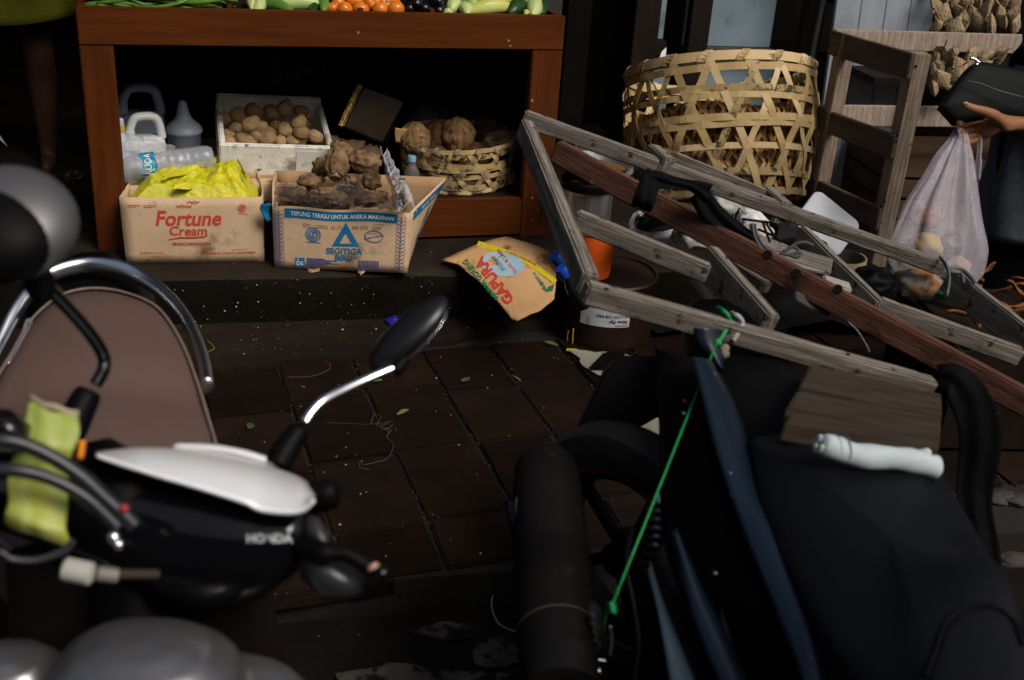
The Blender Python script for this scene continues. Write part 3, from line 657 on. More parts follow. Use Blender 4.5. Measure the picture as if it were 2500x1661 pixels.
# jugs, syrup bottle, lying water bottle, film
def jug(px, off, s_, label, mat, z0=.365):
    p = Tp(px, 340, off); p.z = z0
    o = thing('plastic_jug', label, 'jug', p, M.Rotation(TA + R(10), 3, 'Z'))
    w_, d_, h = .115 * s_, .085 * s_, .105 * s_
    q = MB()
    def body(u, v):
        a = 2 * math.pi * u; c, s2 = math.cos(a), math.sin(a); k = (abs(c) ** 3.5 + abs(s2) ** 3.5) ** (-1 / 3.5)
        prof = [(.0, 0), (.95, 0), (1, .06), (1, .8), (.94, .93), (.75, 1.0), (.0, 1.0)]
        r_, z = prof[round(v * 6)]; return V((c * k * w_ / 2 * r_, s2 * k * d_ / 2 * r_, z * h))
    q.grid(body, 28, 7, cu=True); q.build('jug_body', mat, o, smooth=True, local=True)
    q = MB(); H = h + .058 * s_
    q.tube(catmull([(-w_ * .43, 0, h * .93), (-w_ * .26, 0, H - .012 * s_), (-w_ * .12, 0, H), (w_ * .2, 0, H), (w_ * .36, 0, H - .016 * s_), (w_ * .44, 0, h * .93)], 6), .0125 * s_, 10, flat=(1, 1.25)); q.build('handle', mat, o, smooth=True, local=True)
    q = MB(); q.lathe([(.016 * s_, h), (.016 * s_, h + .018 * s_), (.0, h + .019 * s_)], 14, M.Translation((-w_ * .36, .0, 0))); q.build('cap', mat, o, smooth='auto', local=True)
    return o
jug(353, .20, 1.08, 'milky white jug with a looped handle standing behind the lying bottle', pm('jug_white', (.62, .65, .67), (.55, .58, .6), 6, .35, sss=.3), .368)
jug(345, .40, 1.35, 'bluish jug with a looped handle in the shade behind the white one', pm('jug_blue', (.26, .33, .42), (.22, .28, .37), 6, .4), .368)
p = Tp(450, 330, .33); p.z = .366
o = thing('cone_top_bottle', 'grey blue plastic container with dome shoulders and a cone top', 'container', p)
q = MB(); q.lathe([(.0, 0), (.050, 0), (.053, .008), (.053, .088), (.054, .09)], 28); q.build('container_body', pm('smoke_plastic', (.14, .17, .23), (.11, .14, .19), 5, .4), o, smooth='auto', local=True)
q = MB(); q.lathe([(.056, .0905), (.060, .098), (.058, .106), (.050, .118), (.036, .130), (.027, .138), (.022, .152), (.0145, .185), (.013, .192), (.009, .196), (.0, .1965)], 28); q.build('cone_top', pm('cone_plastic', (.27, .33, .41), (.23, .29, .37), 5, .42), o, smooth='auto', local=True)
p = Tp(296, 350, .12); p.z = .365
o = thing('yellow_banded_bottle', 'narrow clear bottle with a yellow collar and white cap beside the table leg', 'bottle', p)
q = MB(); q.lathe([(0, 0), (.034, 0), (.036, .01), (.036, .09), (.026, .12), (.014, .145), (.0125, .155), (0, .155)], 18); q.build('bottle_body', MILKY, o, smooth='auto', local=True)
q = MB(); q.lathe([(.015, .156), (.015, .173), (0, .173)], 16); q.build('collar', pm('yellow_plastic', (.6, .36, .01), None, 10, .4), o, smooth='auto', local=True)
q = MB(); q.lathe([(.0125, .174), (.0125, .192), (.009, .195), (0, .195)], 16); q.build('cap', MILKY, o, smooth='auto', local=True)
o = film(lambda u, v: Tp(298 + 128 * u, 378 - 52 * math.sin(math.pi * min(1, v * .6 + .05)) * (1 - .5 * u) + 8 * u, .075 + .11 * v), 50, 24, .013, 26, 11, 'crumpled_film', CLEARP); tag(o, 'crumpled clear plastic film heaped on the lying water bottle', 'plastic film')
# lying water bottle
a_, b_ = Tp(285, 418, .085), Tp(523, 388, .10)
ax = (b_ - a_).normalized(); zz = ax; xx = V((0, 0, 1)).cross(zz).normalized(); yy = zz.cross(xx)
rm = M((xx, yy, zz)).transposed()
wb = thing('water_bottle', 'crushed clear water bottle with a blue label lying on its side', 'bottle', a_, rm)
BOT = pm('clear_bottle', (.50, .53, .58), (.36, .39, .44), 7, .10, alpha=.50, bump=.5, bscale=18, spec=1.0, bdist=.01)
Lb = (b_ - a_).length
prof = [(.012, -.06), (.0125, -.03), (.018, -.018), (.034, .014), (.0425, .035), (.0435, .045)]
for k in range(9): prof += [(.0435, .05 + k * .0235), (.0415 if k > 3 else .0432, .057 + k * .0235), (.0435, .064 + k * .0235)]
prof += [(.043, Lb - .02), (.038, Lb - .004), (.025, Lb), (.0, Lb - .012)]
q = MB(); q.lathe(prof, 28); q.build('bottle_body', BOT, wb, smooth=True, local=True, displace=(.006, 16))
LAB = pm('aqua_label', (.02, .33, .42), (.01, .20, .34), 14, .35)
q = MB(); q.lathe([(.0448, .070), (.0448, .118)], 28, cb=False, ct=False); q.build('label_wrap', LAB, wb, smooth=True, local=True)
def wmap(x, y):    # x along axis from label start, y around (m)
    a = y / .0452; return V((math.sin(a) * -.0455 * 0 + .0455 * math.cos(a + AQ), .0455 * math.sin(a + AQ), .070 + x))
vd = (CAM - a_).normalized(); AQ = math.atan2(vd.dot(yy), vd.dot(xx))
decal('lettering', [text2('AQUA', .026, (.034, -.010), ang=R(90), bold=.02), text2('AIR MINERAL', .006, (.008, .028), ang=0)], wmap, WHITE, wb)
decal('print', [ring2(.030, -.006, .022, .026, .003, 20), rect2(.0, .022, .047, .034, 3)], wmap, pm('label_navy', (.01, .05, .20), None, 10, .4), wb)
decal('print', [poly2([(.004, .0), (.014, -.012), (.008, -.024)]), rect2(.036, .006, .046, .018)], lambda x, y: wmap(x, y) * 1.0, pm('label_pale', (.45, .62, .55), None, 10, .4), wb)
# small bottle with a pale blue cap
p = Tp(1003, 478, .045); p.z = .3115
p = T(.972, .006, .312)
p = Tp(1003, 478, .06)
o = thing('small_bottle', 'small dark clear bottle with pale blue cap beside the coconut basket', 'bottle', p)
q = MB(); q.lathe([(0, 0), (.023, 0), (.0265, .006), (.0265, .028), (.022, .040), (.0255, .052), (.0265, .07), (.024, .086), (.016, .102), (.0125, .110), (.0125, .116), (0, .116)], 20); q.build('bottle_body', pm('brownish_bottle', (.16, .14, .12), (.10, .09, .08), 9, .15, alpha=.8, spec=.8), o, smooth='auto', local=True)
q = MB(); q.lathe([(.0142, .1165), (.0142, .132), (.012, .135), (0, .135)], 18); q.build('cap', pm('pale_blue_cap', (.16, .36, .50), None, 10, .4), o, smooth='auto', local=True)

# ------------------------------------------------ woven strips
def strip_path(name, mat, parent, fn, n, wd, th, root=False):
    """fn(t)->(pos, outward normal)"""
    q = MB(); vs_ = []
    P = [fn(i / (n - 1)) for i in range(n)]
    for i, (p, nn) in enumerate(P):
        t = (P[min(i + 1, n - 1)][0] - P[max(i - 1, 0)][0]).normalized(); s_ = nn.cross(t).normalized()
        for a, c in ((-1, -1), (1, -1), (1, 1), (-1, 1)): vs_.append(p + s_ * (a * wd / 2) + nn * (c * th / 2))
    fs = [(0, 1, 2, 3), tuple((n - 1) * 4 + k for k in (3, 2, 1, 0))] + [(i * 4 + k, i * 4 + (k + 1) % 4, i * 4 + 4 + (k + 1) % 4, i * 4 + 4 + k) for i in range(n - 1) for k in range(4)]
    q.add(vs_, fs); return q.build(name, mat, parent, local=True, smooth=False)
BAM = pm('bamboo', (.52, .375, .175), (.36, .25, .105), 5, .55, bump=.35, bscale=60, stain=((.08, .055, .02), 16, .62, .06), stain2=((.30, .215, .10), 3, .55, .15), spec=.3)
BAM2 = pm('bamboo_pale', (.60, .45, .25), (.46, .33, .16), 4, .5, bump=.3, bscale=60, stain=((.12, .08, .03), 22, .68, .05), spec=.3)
BAM3 = pm('bamboo_mossy', (.42, .31, .14), (.24, .18, .075), 8, .6, bump=.35, bscale=60, stain=((.045, .035, .012), 24, .52, .06), spec=.3)
BAMG = pm('bamboo_grey', (.30, .215, .14), (.17, .115, .075), 7, .65, bump=.4, bscale=60, stain=((.07, .045, .03), 9, .58, .1), spec=.3)
def woven(root, Rf, H, bands, ndiag, turn, wd_b, wd_d, mats, seed, h0=0.0, lean=(0, 0), amp=.004):
    r_ = random.Random(seed)
    for k, (h, kind) in enumerate(bands):
        ph = r_.uniform(0, 6); wob = r_.uniform(.002, .006); dr = (.003 if k % 2 else -.003)
        def fn(t, h=h, ph=ph, wob=wob, dr=dr):
            a = 2 * math.pi * t + ph; hh = h + wob * math.sin(2 * a + ph) ; rr = Rf(hh) + dr * math.sin(ndiag * a) * .8
            return V((rr * math.cos(a), rr * math.sin(a), hh)), V((math.cos(a), math.sin(a), 0))
        strip_path('strip', mats[r_.randrange(len(mats))], root, fn, 90, wd_b * r_.uniform(.8, 1.15), .0022)
    for s_ in (1, -1):
        for k in range(ndiag):
            a0 = 2 * math.pi * (k + r_.uniform(-.12, .12)) / ndiag; tw = turn * r_.uniform(.93, 1.07); ws = wd_d * r_.uniform(.75, 1.2)
            def fn(t, a0=a0, tw=tw, s_=s_):
                h = h0 + (H - h0) * t; a = a0 + s_ * tw * t; rr = Rf(h) + .0035 * s_ * math.cos(t * math.pi * len(bands) * .9 + k)
                return V((rr * math.cos(a), rr * math.sin(a), h)), V((math.cos(a), math.sin(a), 0))
            strip_path('strip', mats[r_.randrange(len(mats))], root, fn, 26, ws, .0020)
# coconut basket
p = Tp(1112, 487, .245); p.z = .307
cb = thing('coconut_basket', 'low open woven bamboo basket of coconuts on the shelf', 'basket', p, rotm(0, -1.5, 0))
Rc = lambda h: .182 + .10 * max(0, h) - .02 * max(0, .04 - h) * 10
woven(cb, Rc, .150, [(.012, 0), (.026, 0), (.060, 0), (.090, 0), (.100, 0), (.135, 0), (.150, 0)], 13, .62, .017, .018, [BAMG, BAM, BAM3, BAM2], 4)
q = MB(); q.lathe([(.0, .002), (.178, .002), (.18, .006), (0, .006)], 32); q.build('basket_floor', BAMG, cb, local=True)
for k in range(18):
    a = 2 * math.pi * k / 18
    def fn(t, a=a): 
        b2 = 2 * math.pi * t; return V(((Rc(.15) + .010 * math.cos(b2)) * math.cos(a + .02 * b2), (Rc(.15) + .010 * math.cos(b2)) * math.sin(a + .02 * b2), .146 + .016 * math.sin(b2))), V((math.cos(b2) * math.cos(a), math.cos(b2) * math.sin(a), math.sin(b2)))
    strip_path('rim_binding', BAMG, cb, fn, 12, .014, .002)
COCO = pm('coconut_shell', (.11, .056, .025), (.025, .012, .006), 60, .85, bump=1.0, bscale=140, stretch=(1, 1, .16), stain=((.20, .125, .06), 16, .60, .08), spec=.15)
COCOL = pm('coconut_scraped', (.30, .185, .085), (.075, .036, .015), 60, .85, bump=1.0, bscale=140, stretch=(1, 1, .16), stain=((.05, .025, .012), 22, .57, .05), stain2=((.035, .018, .009), 40, .62, .05), spec=.15)
COCOS = pm('coconut_striped', (.26, .165, .085), (.022, .012, .006), 70, .85, bump=1.0, bscale=140, stretch=(.16, 1, 1), stain=((.32, .23, .14), 6, .6, .1), spec=.2)
def coco(px, py, off, r_, label, mat, rot=None, sc_=(1, 1, 1.05)):
    q = MB(); q.blob((0, 0, 0), (r_ * sc_[0], r_ * sc_[1], r_ * sc_[2]), px, .14, 2.6, 24); o = q.build('coconut', mat, smooth=True, displace=(.0028, 60)); o.matrix_basis = TRS(Tp(px, py, off), rot); return tag(o, label, 'coconut', 'coconuts in the low basket')
coco(1118, 332, .25, .060, 'round hairy coconut in the middle of the basket', COCOL)
coco(1060, 338, .29, .056, 'dark coconut just left of the middle one', COCO)
coco(1012, 340, .22, .054, 'scraped coconut with a papery husk flap at the left', COCOL)
coco(1188, 325, .33, .054, 'shaded coconut at the back right of the basket', COCO)
coco(1222, 355, .23, .060, 'striped fibrous coconut at the right rim', COCOS, rotm(0, 0, 20), (1.15, 1, .85))
coco(1150, 390, .22, .062, 'coconut low in the basket seen through the weave', COCO)
coco(1060, 400, .22, .060, 'coconut at the bottom left seen through the weave', COCO)
coco(1225, 440, .22, .050, 'pale fibrous coconut at the bottom right behind the strips', COCOS)
q = MB(); q.grid(lambda u, v: Tp(965 + 58 * u, 313 + 35 * v + 8 * u * v, .175 + .02 * math.sin(3 * u) + .01 * v), 10, 8); tag(q.build('husk_flap', pm('husk', (.42, .27, .13), (.3, .18, .08), 15, .8, bump=.6, bscale=60), smooth=True, solid=.003, displace=(.003, 40)), 'stiff tan husk flap on the leftmost coconut', 'husk')
# dark packet with a gold edge
pk = thing('foil_packet', 'dark brown foil packet with a shiny gold crimped edge, leaning back', 'packet', Tp(885, 280, .3))
PKT = pm('brown_foil', (.030, .018, .008), (.018, .011, .006), 10, .35, bump=.4, bscale=30)
GOLD = pm('gold_foil', (.62, .46, .20), (.25, .17, .06), 60, .25, metal=.9, bump=1.0, bscale=110)
q = MB(); q.hexa([Tp(838, 310, .20), Tp(930, 350, .22), Tp(945, 352, .34), Tp(850, 312, .32), Tp(886, 214, .24), Tp(985, 250, .26), Tp(990, 245, .38), Tp(892, 210, .36)]); q.build('packet_body', PKT, pk, bevel=.006)
q = MB(); q.grid(lambda u, v: Tp(826 + 46 * u + 14 * v, 306 - 100 * u + 3 * v, .195 + .04 * u + .004 * math.sin(v * 9)), 30, 8); q.build('gold_edge', GOLD, pk, solid=.002, displace=(.001, 90))
# dim husks and old film deeper in
HUSK = pm('coir_husk', (.10, .058, .025), (.035, .02, .009), 18, .9, bump=1.0, bscale=60)
for px, py, s_, lb in ((845, 365, .05, 'brown coconut husk lying behind the taro roots'), (790, 345, .04, 'dim coconut husk beside the foam box'), (900, 372, .035, 'small coconut husk under the foil packet')):
    q = MB(); q.blob((0, 0, 0), (s_ * 1.3, s_, s_ * .6), px, .5, 3, 12); o = q.build('coconut_husk', HUSK, smooth=True, at=None); o.location = Tp(px, py, .22); tag(o, lb, 'husk', 'husks on the shelf')
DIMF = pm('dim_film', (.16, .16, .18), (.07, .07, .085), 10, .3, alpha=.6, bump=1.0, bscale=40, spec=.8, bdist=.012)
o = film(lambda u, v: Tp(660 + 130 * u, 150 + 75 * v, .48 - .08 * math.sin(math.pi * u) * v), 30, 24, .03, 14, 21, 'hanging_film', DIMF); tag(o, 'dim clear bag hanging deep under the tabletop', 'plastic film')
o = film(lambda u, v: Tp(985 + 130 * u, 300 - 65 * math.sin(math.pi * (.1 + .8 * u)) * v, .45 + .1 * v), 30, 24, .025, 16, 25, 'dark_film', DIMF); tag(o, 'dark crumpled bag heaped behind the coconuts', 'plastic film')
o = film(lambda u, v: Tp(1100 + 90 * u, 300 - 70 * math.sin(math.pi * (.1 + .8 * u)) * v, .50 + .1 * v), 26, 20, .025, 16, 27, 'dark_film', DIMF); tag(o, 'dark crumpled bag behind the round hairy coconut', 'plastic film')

# ================================================================ vegetables on the tabletop
BEAN = pm('bean_green', (.115, .225, .035), (.06, .14, .02), 6, .42, bump=.2, bscale=40, stain=((.20, .32, .08), 5, .6, .2), spec=.4)
bean_src = []
br = random.Random(12)
for k in range(6):
    L_ = .30 + .03 * k; q = MB(); c1, c2 = br.uniform(-.05, .05), br.uniform(-.03, .03)
    pts = [V((L_ * (t / 10 - .5), c1 * math.sin(t * .31) + c2 * math.sin(t * .6), .012 * math.sin(t * .5 + k))) for t in range(11)]
    q.tube(pts, [.003, .0075] + [.0092 + .0012 * math.sin(t * 2.1 + k) for t in range(7)] + [.0072, .0025], 8); bean_src.append(q.build('long_bean', BEAN, smooth=True))
n = 0
BL_ = ['bright', 'dull', 'curved', 'straight', 'thick', 'thin']
for i in range(84):
    layer = i // 14; s_ = br.uniform(.085, .375); off = .06 + .03 * (i % 14) * .8 + br.uniform(-.01, .01)
    front = layer == 0 or i % 3 == 0
    if front: off = .055 + br.uniform(0, .05)
    yaw = br.choice([br.uniform(-14, 14), br.uniform(-30, 30), br.uniform(60, 120) if off > .22 else br.uniform(-12, 12)])
    s_ = min(max(s_, .03 + .15 * abs(math.cos(R(yaw)))), .44 - .16 * abs(math.cos(R(yaw))))
    off = max(off, .045 + .15 * abs(math.sin(R(yaw))))
    z = .900 + (.013 * layer if not front else .012 * (i % 5)) + br.uniform(0, .004)
    mt = TRS(T(s_, off, z), rotm(br.uniform(0, 360), br.uniform(-4, 4), yaw), .82)
    o = bean_src[i % 6]
    if i < 6: o.matrix_basis = mt
    else: o = dup(o, mt)
    tag(o, 'slender green long bean in the heap at the left end of the table', 'bean', 'long beans heaped on the table')
CUCP = pm('cucumber_pale', (.50, .56, .28), (.34, .45, .14), 5, .38, stain=((.10, .24, .035), 3.2, .50, .2), spec=.4, bump=.2, bscale=60, stretch=(.25, 1, 1))
CUCG = pm('cucumber_green', (.13, .26, .04), (.06, .15, .02), 5, .35, stain=((.33, .44, .16), 4, .58, .2), spec=.4, bump=.2, bscale=60, stretch=(.25, 1, 1))
CUCD = pm('cucumber_dark', (.022, .065, .014), (.010, .035, .008), 7, .3, spec=.4, stain=((.10, .2, .05), 5, .62, .15))
CUCY = pm('cucumber_yellow', (.48, .50, .12), (.36, .42, .09), 5, .38, stain=((.55, .57, .30), 6, .55, .15), spec=.4, bump=.2, bscale=60, stretch=(.25, 1, 1))
def cuke(px, py, off, L_, r_, yaw, mat, label, tilt=0):
    q = MB(); q.blob((0, 0, 0), (L_ / 2, r_, r_), px, .08, 1.5, 14, None, lambda p, d: V((p.x, p.y * (1 + .12 * (d.x)), p.z * (1 + .12 * d.x) - .012 * d.x * d.x)) * (1 + .012 * math.cos(8 * math.atan2(d.z, d.y))))
    o = q.build('cucumber', mat, smooth=True); o.matrix_basis = TRS(Tp(px, py, off), rotm(0, tilt, yaw + math.degrees(TA))); return tag(o, label, 'cucumber', 'cucumbers on the table')
cuke(634, 12, .12, .16, .020, 78, CUCP, 'pale cucumber end pointing forward next to the beans', -10)
cuke(616, 2, .16, .16, .020, 85, CUCP, 'pale cucumber behind the white ended one')
cuke(668, 10, .12, .19, .020, 125, CUCG, 'green cucumber slanting right beside the pale end', 0)
cuke(722, 6, .11, .165, .026, 168, CUCP, 'largest mottled cucumber left of the tomatoes', 4)
cuke(768, 10, .13, .18, .020, 80, CUCD, 'dark green cucumber pointing forward left of the tomatoes')
cuke(790, 10, .10, .13, .018, 84, CUCG, 'thin green cucumber touching the first tomato')
cuke(700, -14, .22, .19, .024, 20, CUCG, 'green cucumber lying on top of the mottled ones')
cuke(1108, 14, .12, .08, .024, 60, CUCP, 'round striped pale cucumber at the left of its heap')
cuke(1136, 21, .09, .10, .021, 85, CUCP, 'striped cucumber end facing forward')
cuke(1156, 18, .13, .10, .022, 80, CUCP, 'striped cucumber behind the long yellow one')
cuke(1193, 17, .09, .17, .025, 8, CUCY, 'long yellow cucumber lying along the table edge', -6)
cuke(1262, 17, .11, .13, .027, 55, CUCD, 'dark shiny cucumber right of the yellow one')
cuke(1305, 18, .10, .14, .027, 70, CUCP, 'pale blunt cucumber at the right end of the heap', -6)
cuke(1322, 16, .15, .15, .025, 75, CUCD, 'dark cucumber beside the pale blunt one')
cuke(1160, -4, .18, .16, .024, 15, CUCG, 'green cucumber on the second layer at left'); cuke(1195, -8, .17, .18, .024, 5, CUCY, 'yellow green cucumber on the second layer'); cuke(1245, -6, .19, .16, .024, -20, CUCG, 'green cucumber on the second layer at right')
cuke(1285, 30, .05, .03, .009, 60, CUCY, 'tiny yellow cucumber stub at the table edge'); cuke(1093, 28, .05, .035, .011, 0, CUCP, 'small pale cucumber stub at the left of the heap')
TOM = pm('tomato', (.62, .11, .012), (.55, .19, .015), 2.2, .22, spec=.5, stain=((.58, .28, .02), 3, .55, .2), speck=((.6, .35, .1), 60, .03))
tom_src = []
for k in range(2):
    o = thing('tomato', 'x', 'tomato'); q = MB(); q.blob((0, 0, 0), (.024, .023, .021 + .003 * k), 60 + k, .06, 1.5, 14, None, lambda p, d: V((p.x, p.y, p.z - .006 * math.exp(-((1 - d.z) / .08))))); q.build('tomato_body', TOM, o, smooth=True, local=True)
    q = MB(); q.lathe([(.0055, .0165), (.004, .0185), (0, .018)], 8); q.build('stem_scar', pm('stem_scar', (.35, .30, .12), None, 20, .7), o, local=True, smooth=True); tom_src.append(o)
toms = [(812, 21, .08, .95, 'orange tomato at the left end of the pile'), (842, 24, .06, 1.0, 'orange tomato second from the left in front'), (881, 22, .07, 1.12, 'yellow orange tomato in the middle front'), (928, 24, .08, 1.1, 'red orange tomato right of the middle front'), (966, 24, .07, 1.15, 'flat red tomato at the right end in front'),
        (826, 8, .11, .9, 'dark red tomato behind the two left ones'), (866, 4, .13, 1.25, 'large tomato above the middle front'), (908, 9, .11, 1.15, 'tomato with its stem scar facing forward'), (942, 6, .13, 1.15, 'orange tomato top right with a small scar'), (964, 14, .12, .95, 'tomato wedged at the back right'), (838, -6, .16, 1.1, 'tomato high at the back left'), (890, -10, .17, 1.1, 'tomato on top of the pile in the middle'), (925, -12, .17, 1.1, 'tomato on top of the pile at right')]
for i, (px, py, off, s_, lb) in enumerate(toms):
    mt = TRS(Tp(px, py, off), rotm(70 if i in (7, 8) else (i * 37) % 50, 0, (i * 53) % 360 if i not in (7, 8) else 15), s_)
    o = tom_src[i % 2]
    if i < 2: o.matrix_basis = mt
    else: o = dup(o, mt)
    tag(o, lb, 'tomato', 'tomatoes piled on the table')
AUB = pm('aubergine', (.006, .004, .008), None, 5, .25, spec=.4)
for k, (px, py, yaw) in enumerate(((1010, 16, 70), (1035, 14, 85), (1062, 16, 95), (1020, 0, 80), (1055, -2, 100))):
    q = MB(); q.blob((0, 0, 0), (.075, .025, .025), 40 + k, .1, 1.5, 12, None, lambda p, d: V((p.x, p.y * (1 - .3 * d.x), p.z * (1 - .3 * d.x)))); o = q.build('aubergine', AUB, smooth=True); o.matrix_basis = TRS(Tp(px, py, .13), rotm(0, 0, yaw)); tag(o, 'black aubergine in the shaded gap between the tomatoes and the cucumbers', 'aubergine', 'aubergines on the table')
# ================================================================ doors, leaning board, stool, big basket
BLUEP = pm('blue_grey_paint', (.20, .27, .32), (.13, .185, .225), 3, .6, bump=.4, bscale=70, stain=((.065, .085, .10), 4.5, .57, .16), stain2=((.30, .33, .36), 9, .68, .08), speck=((.30, .34, .36), 60, .05), spec=.3)
BLUEB = pm('blue_grey_board', (.30, .34, .385), (.20, .23, .265), 2.4, .7, bump=.5, bscale=70, stain=((.10, .105, .115), 3.2, .55, .2), stain2=((.035, .035, .04), 2.0, .70, .1), spec=.2, stretch=(2.5, 1, .5))
DY = 4.6
doors = thing('panelled_door', 'dark wooden door with dusty blue grey panels behind the big basket', 'door', Yp(1670, 330, DY))
def dpanel(name, px0, px1, py0, py1, mat, y0, y1, **k):      # upright box seen between two sight lines at the panel's foot
    a, c = Yp(px0, py1, DY), Yp(px1, py1, DY); z0 = Yp((px0 + px1) / 2, py1, DY).z; z1 = Yp((px0 + px1) / 2, py0, DY).z if py0 is not None else 2.0
    q = MB(); q.box(((a.x + c.x) / 2, (y0 + y1) / 2, (z0 + z1) / 2), (c.x - a.x, y1 - y0, z1 - z0)); return q.build(name, mat, doors, bevel=.003, **k)
dpanel('panel', 1553, 1622, None, 98, BLUEP, DY + .02, DY + .03); dpanel('panel', 1668, 1884, None, 117, BLUEP, DY + .02, DY + .03)
dpanel('stile', 1495, 1552, None, 520, DARKWOOD, DY - .03, DY + .04); dpanel('stile', 1622, 1667, None, 520, DARKWOOD, DY - .03, DY + .04)
FRAMEW = pm('worn_door_frame', (.085, .065, .050), (.035, .026, .02), 9, .8, bump=.5, bscale=60, stretch=(3, 3, .5), spec=.2)
dpanel('stile', 1884.5, 1922, None, 520, FRAMEW, DY - .03, DY + .04)
dpanel('rail', 1552.5, 1621.5, 98.5, 135, DARKWOOD, DY - .015, DY + .035); dpanel('rail', 1667.5, 1884, 117.5, 150, FRAMEW, DY - .015, DY + .035)
dpanel('panel', 1553, 1622, 136, 330, BLUEP, DY + .02, DY + .03); dpanel('panel', 1668, 1884, 151, 330, BLUEP, DY + .02, DY + .03)
dpanel('rail', 1552.5, 1621.5, 331, 380, DARKWOOD, DY - .015, DY + .035); dpanel('rail', 1667.5, 1884, 331, 380, DARKWOOD, DY - .015, DY + .035)
q = MB(); q.add([(1.55, 4.2, .0), (6, 4.2, 0), (6, 8, 0), (1.55, 8, 0)], [(0, 1, 2, 3)]); 
q = MB(); q.box((3.7, 5.1, 1.6), (4.6, .1, 3.2)); struct(q.build('back_wall', WALLM))
q = MB(); q.box((1.30, 4.68, 1.6), (.10, .1, 3.2)); struct(q.build('door_post', WALLM))
a, c = Yp(1975, 0, 4.45), Yp(1985, 0, 4.45)
q = MB(); q.tube([Yp(1960, 250, 4.45), Yp(2010, 0, 4.45), Yp(2050, -220, 4.45)], .012, 10); tag(q.build('iron_pipe', pm('grey_pipe', (.10, .10, .11), (.06, .06, .07), 10, .5, spec=.4), smooth='auto'), 'thin grey pipe standing between the door and the blue board', 'pipe')
lb = thing('leaning_board', 'wide pale blue grey plank board leaning behind the stool', 'board', Yp(2080, 480, 4.35))
for k in range(4):
    t0, t1 = k / 4, (k + 1) / 4
    def P_(t, z, y): a0, a1 = Yp(2052, 0, 4.35), Yp(2296, 0, 4.35); x = a0.x + (a1.x - a0.x) * t; return V((x, y, z))
    y0, y1 = 4.30, 4.44; g = .0012
    q = MB(); q.hexa([P_(t0, .02, y0) + V((g, 0, 0)), P_(t1, .02, y0) + V((-g, 0, 0)), P_(t1, .02, y0 + .02) + V((-g, 0, 0)), P_(t0, .02, y0 + .02) + V((g, 0, 0)), P_(t0, 1.5, y1) + V((g, 0, 0)), P_(t1, 1.5, y1) + V((-g, 0, 0)), P_(t1, 1.5, y1 + .02) + V((-g, 0, 0)), P_(t0, 1.5, y1 + .02) + V((g, 0, 0))])
    q.build('plank', BLUEB, lb, bevel=.002)

stool = thing('wooden_stand', 'open stand of rough sawn timber with square legs, right of the big basket', 'stand', V((2.13, 3.48, 0)))
def post(top, zt, wd, dp, mat=STOOLW, zb=0.0, nm='leg'):
    q = MB(); x, y = top; q.box((x, y, (zt + zb) / 2), (wd, dp, zt - zb)); return q.build(nm, mat, stool, bevel=.003)
NL = Zp(2253, 132, .838); FL = Zp(2085, 85, .838); NL0 = V((NL.x + .005, NL.y + .03, 0)); FL0 = V((FL.x - .01, FL.y + .03, 0))
post((NL0.x, NL0.y), .835, .062, .055); post((FL0.x, FL0.y), .835, .055, .055)
NR, FR = NL0 + V((.95, 0, 0)), FL0 + V((.98, 0, 0))
post((NR.x, NR.y), .835, .062, .055); post((FR.x, FR.y), .835, .055, .055)
def rail(a, c, zt, h, th, mat, nm='rail'):
    q = MB(); q.beam(V((a.x, a.y, zt)), V((c.x, c.y, zt)), th, h); return q.build(nm, mat, stool, bevel=.003)
SHADEDW = pm('shaded_timber', (.13, .10, .072), (.06, .045, .03), 14, .85, bump=.6, bscale=80, stain=((.03, .022, .015), 5, .55, .2), spec=.2, stretch=(1, .2, 1))  # shade on the left-facing rails put into a darker timber colour
gap = V((0, .029, 0))
rail(NL0 + V((-.034, -.028, 0)), FL0 + V((-.030, .05, 0)), .838, .085, .024, SHADEDW)
rail(FL0 + V((-.03, .0425, 0)), FR + V((.03, .0425, 0)), .842, .068, .028, STOOLWX)
zl = .838 - .31
rail(NL0 + V((-.034, -.028, 0)), FL0 + V((-.030, .05, 0)), .56, .08, .024, SHADEDW)
rail(FL0 + V((-.03, .0425, 0)), FR + V((.03, .0425, 0)), .568, .075, .028, STOOLWX)
rail(NL0 + V((-.034, -.028, 0)), FL0 + V((-.030, .05, 0)), .30, .08, .024, SHADEDW)
for (px, py) in ((2190, 332), (2187, 346), (2160, 493), (2150, 505), (2236, 162)):
    p = Yp(px, py, NL0.y - .0278); q = MB(); q.lathe([(.0045, 0), (.0045, .0025), (0, .0025)], 8, TRS(p, rotm(90, 0, 0))); q.build('nail_hole', BLACKP, stool)

# the large basket
BF = D(1765, 472, 4.12) + RT * .115; BT = R(23); rr = rotm(-23, 0, 0) @ rotm(0, 0, 0)
big = thing('bamboo_basket', 'large open-weave bamboo basket tilted back against the door', 'basket', BF + (rr @ V((0, .315, 0))), rr)
Rb = lambda h: .315 + .055 * math.sin(min(1, max(0, h) / .30) * 1.45) - .012 * max(0, (h - .36) / .12)
HB = .490
woven(big, Rb, HB - .008, [(.010, 0), (.075, 0), (.165, 0), (.247, 0), (.270, 0), (.342, 0), (.372, 0), (.445, 0)], 17, .58, .026, .028, [BAM, BAM, BAM2, BAM3], 11)
def rimfn(t): a = 2 * math.pi * t; return V(((Rb(HB) + .004) * math.cos(a), (Rb(HB) + .004) * math.sin(a), HB - .006)), V((math.cos(a), math.sin(a), 0))
strip_path('rim', BAM2, big, rimfn, 100, .034, .005)
def rimfn2(t): a = 2 * math.pi * t; return V(((Rb(HB) - .006) * math.cos(a), (Rb(HB) - .006) * math.sin(a), HB - .012)), V((math.cos(a), math.sin(a), 0))
strip_path('rim', BAM, big, rimfn2, 100, .034, .004)
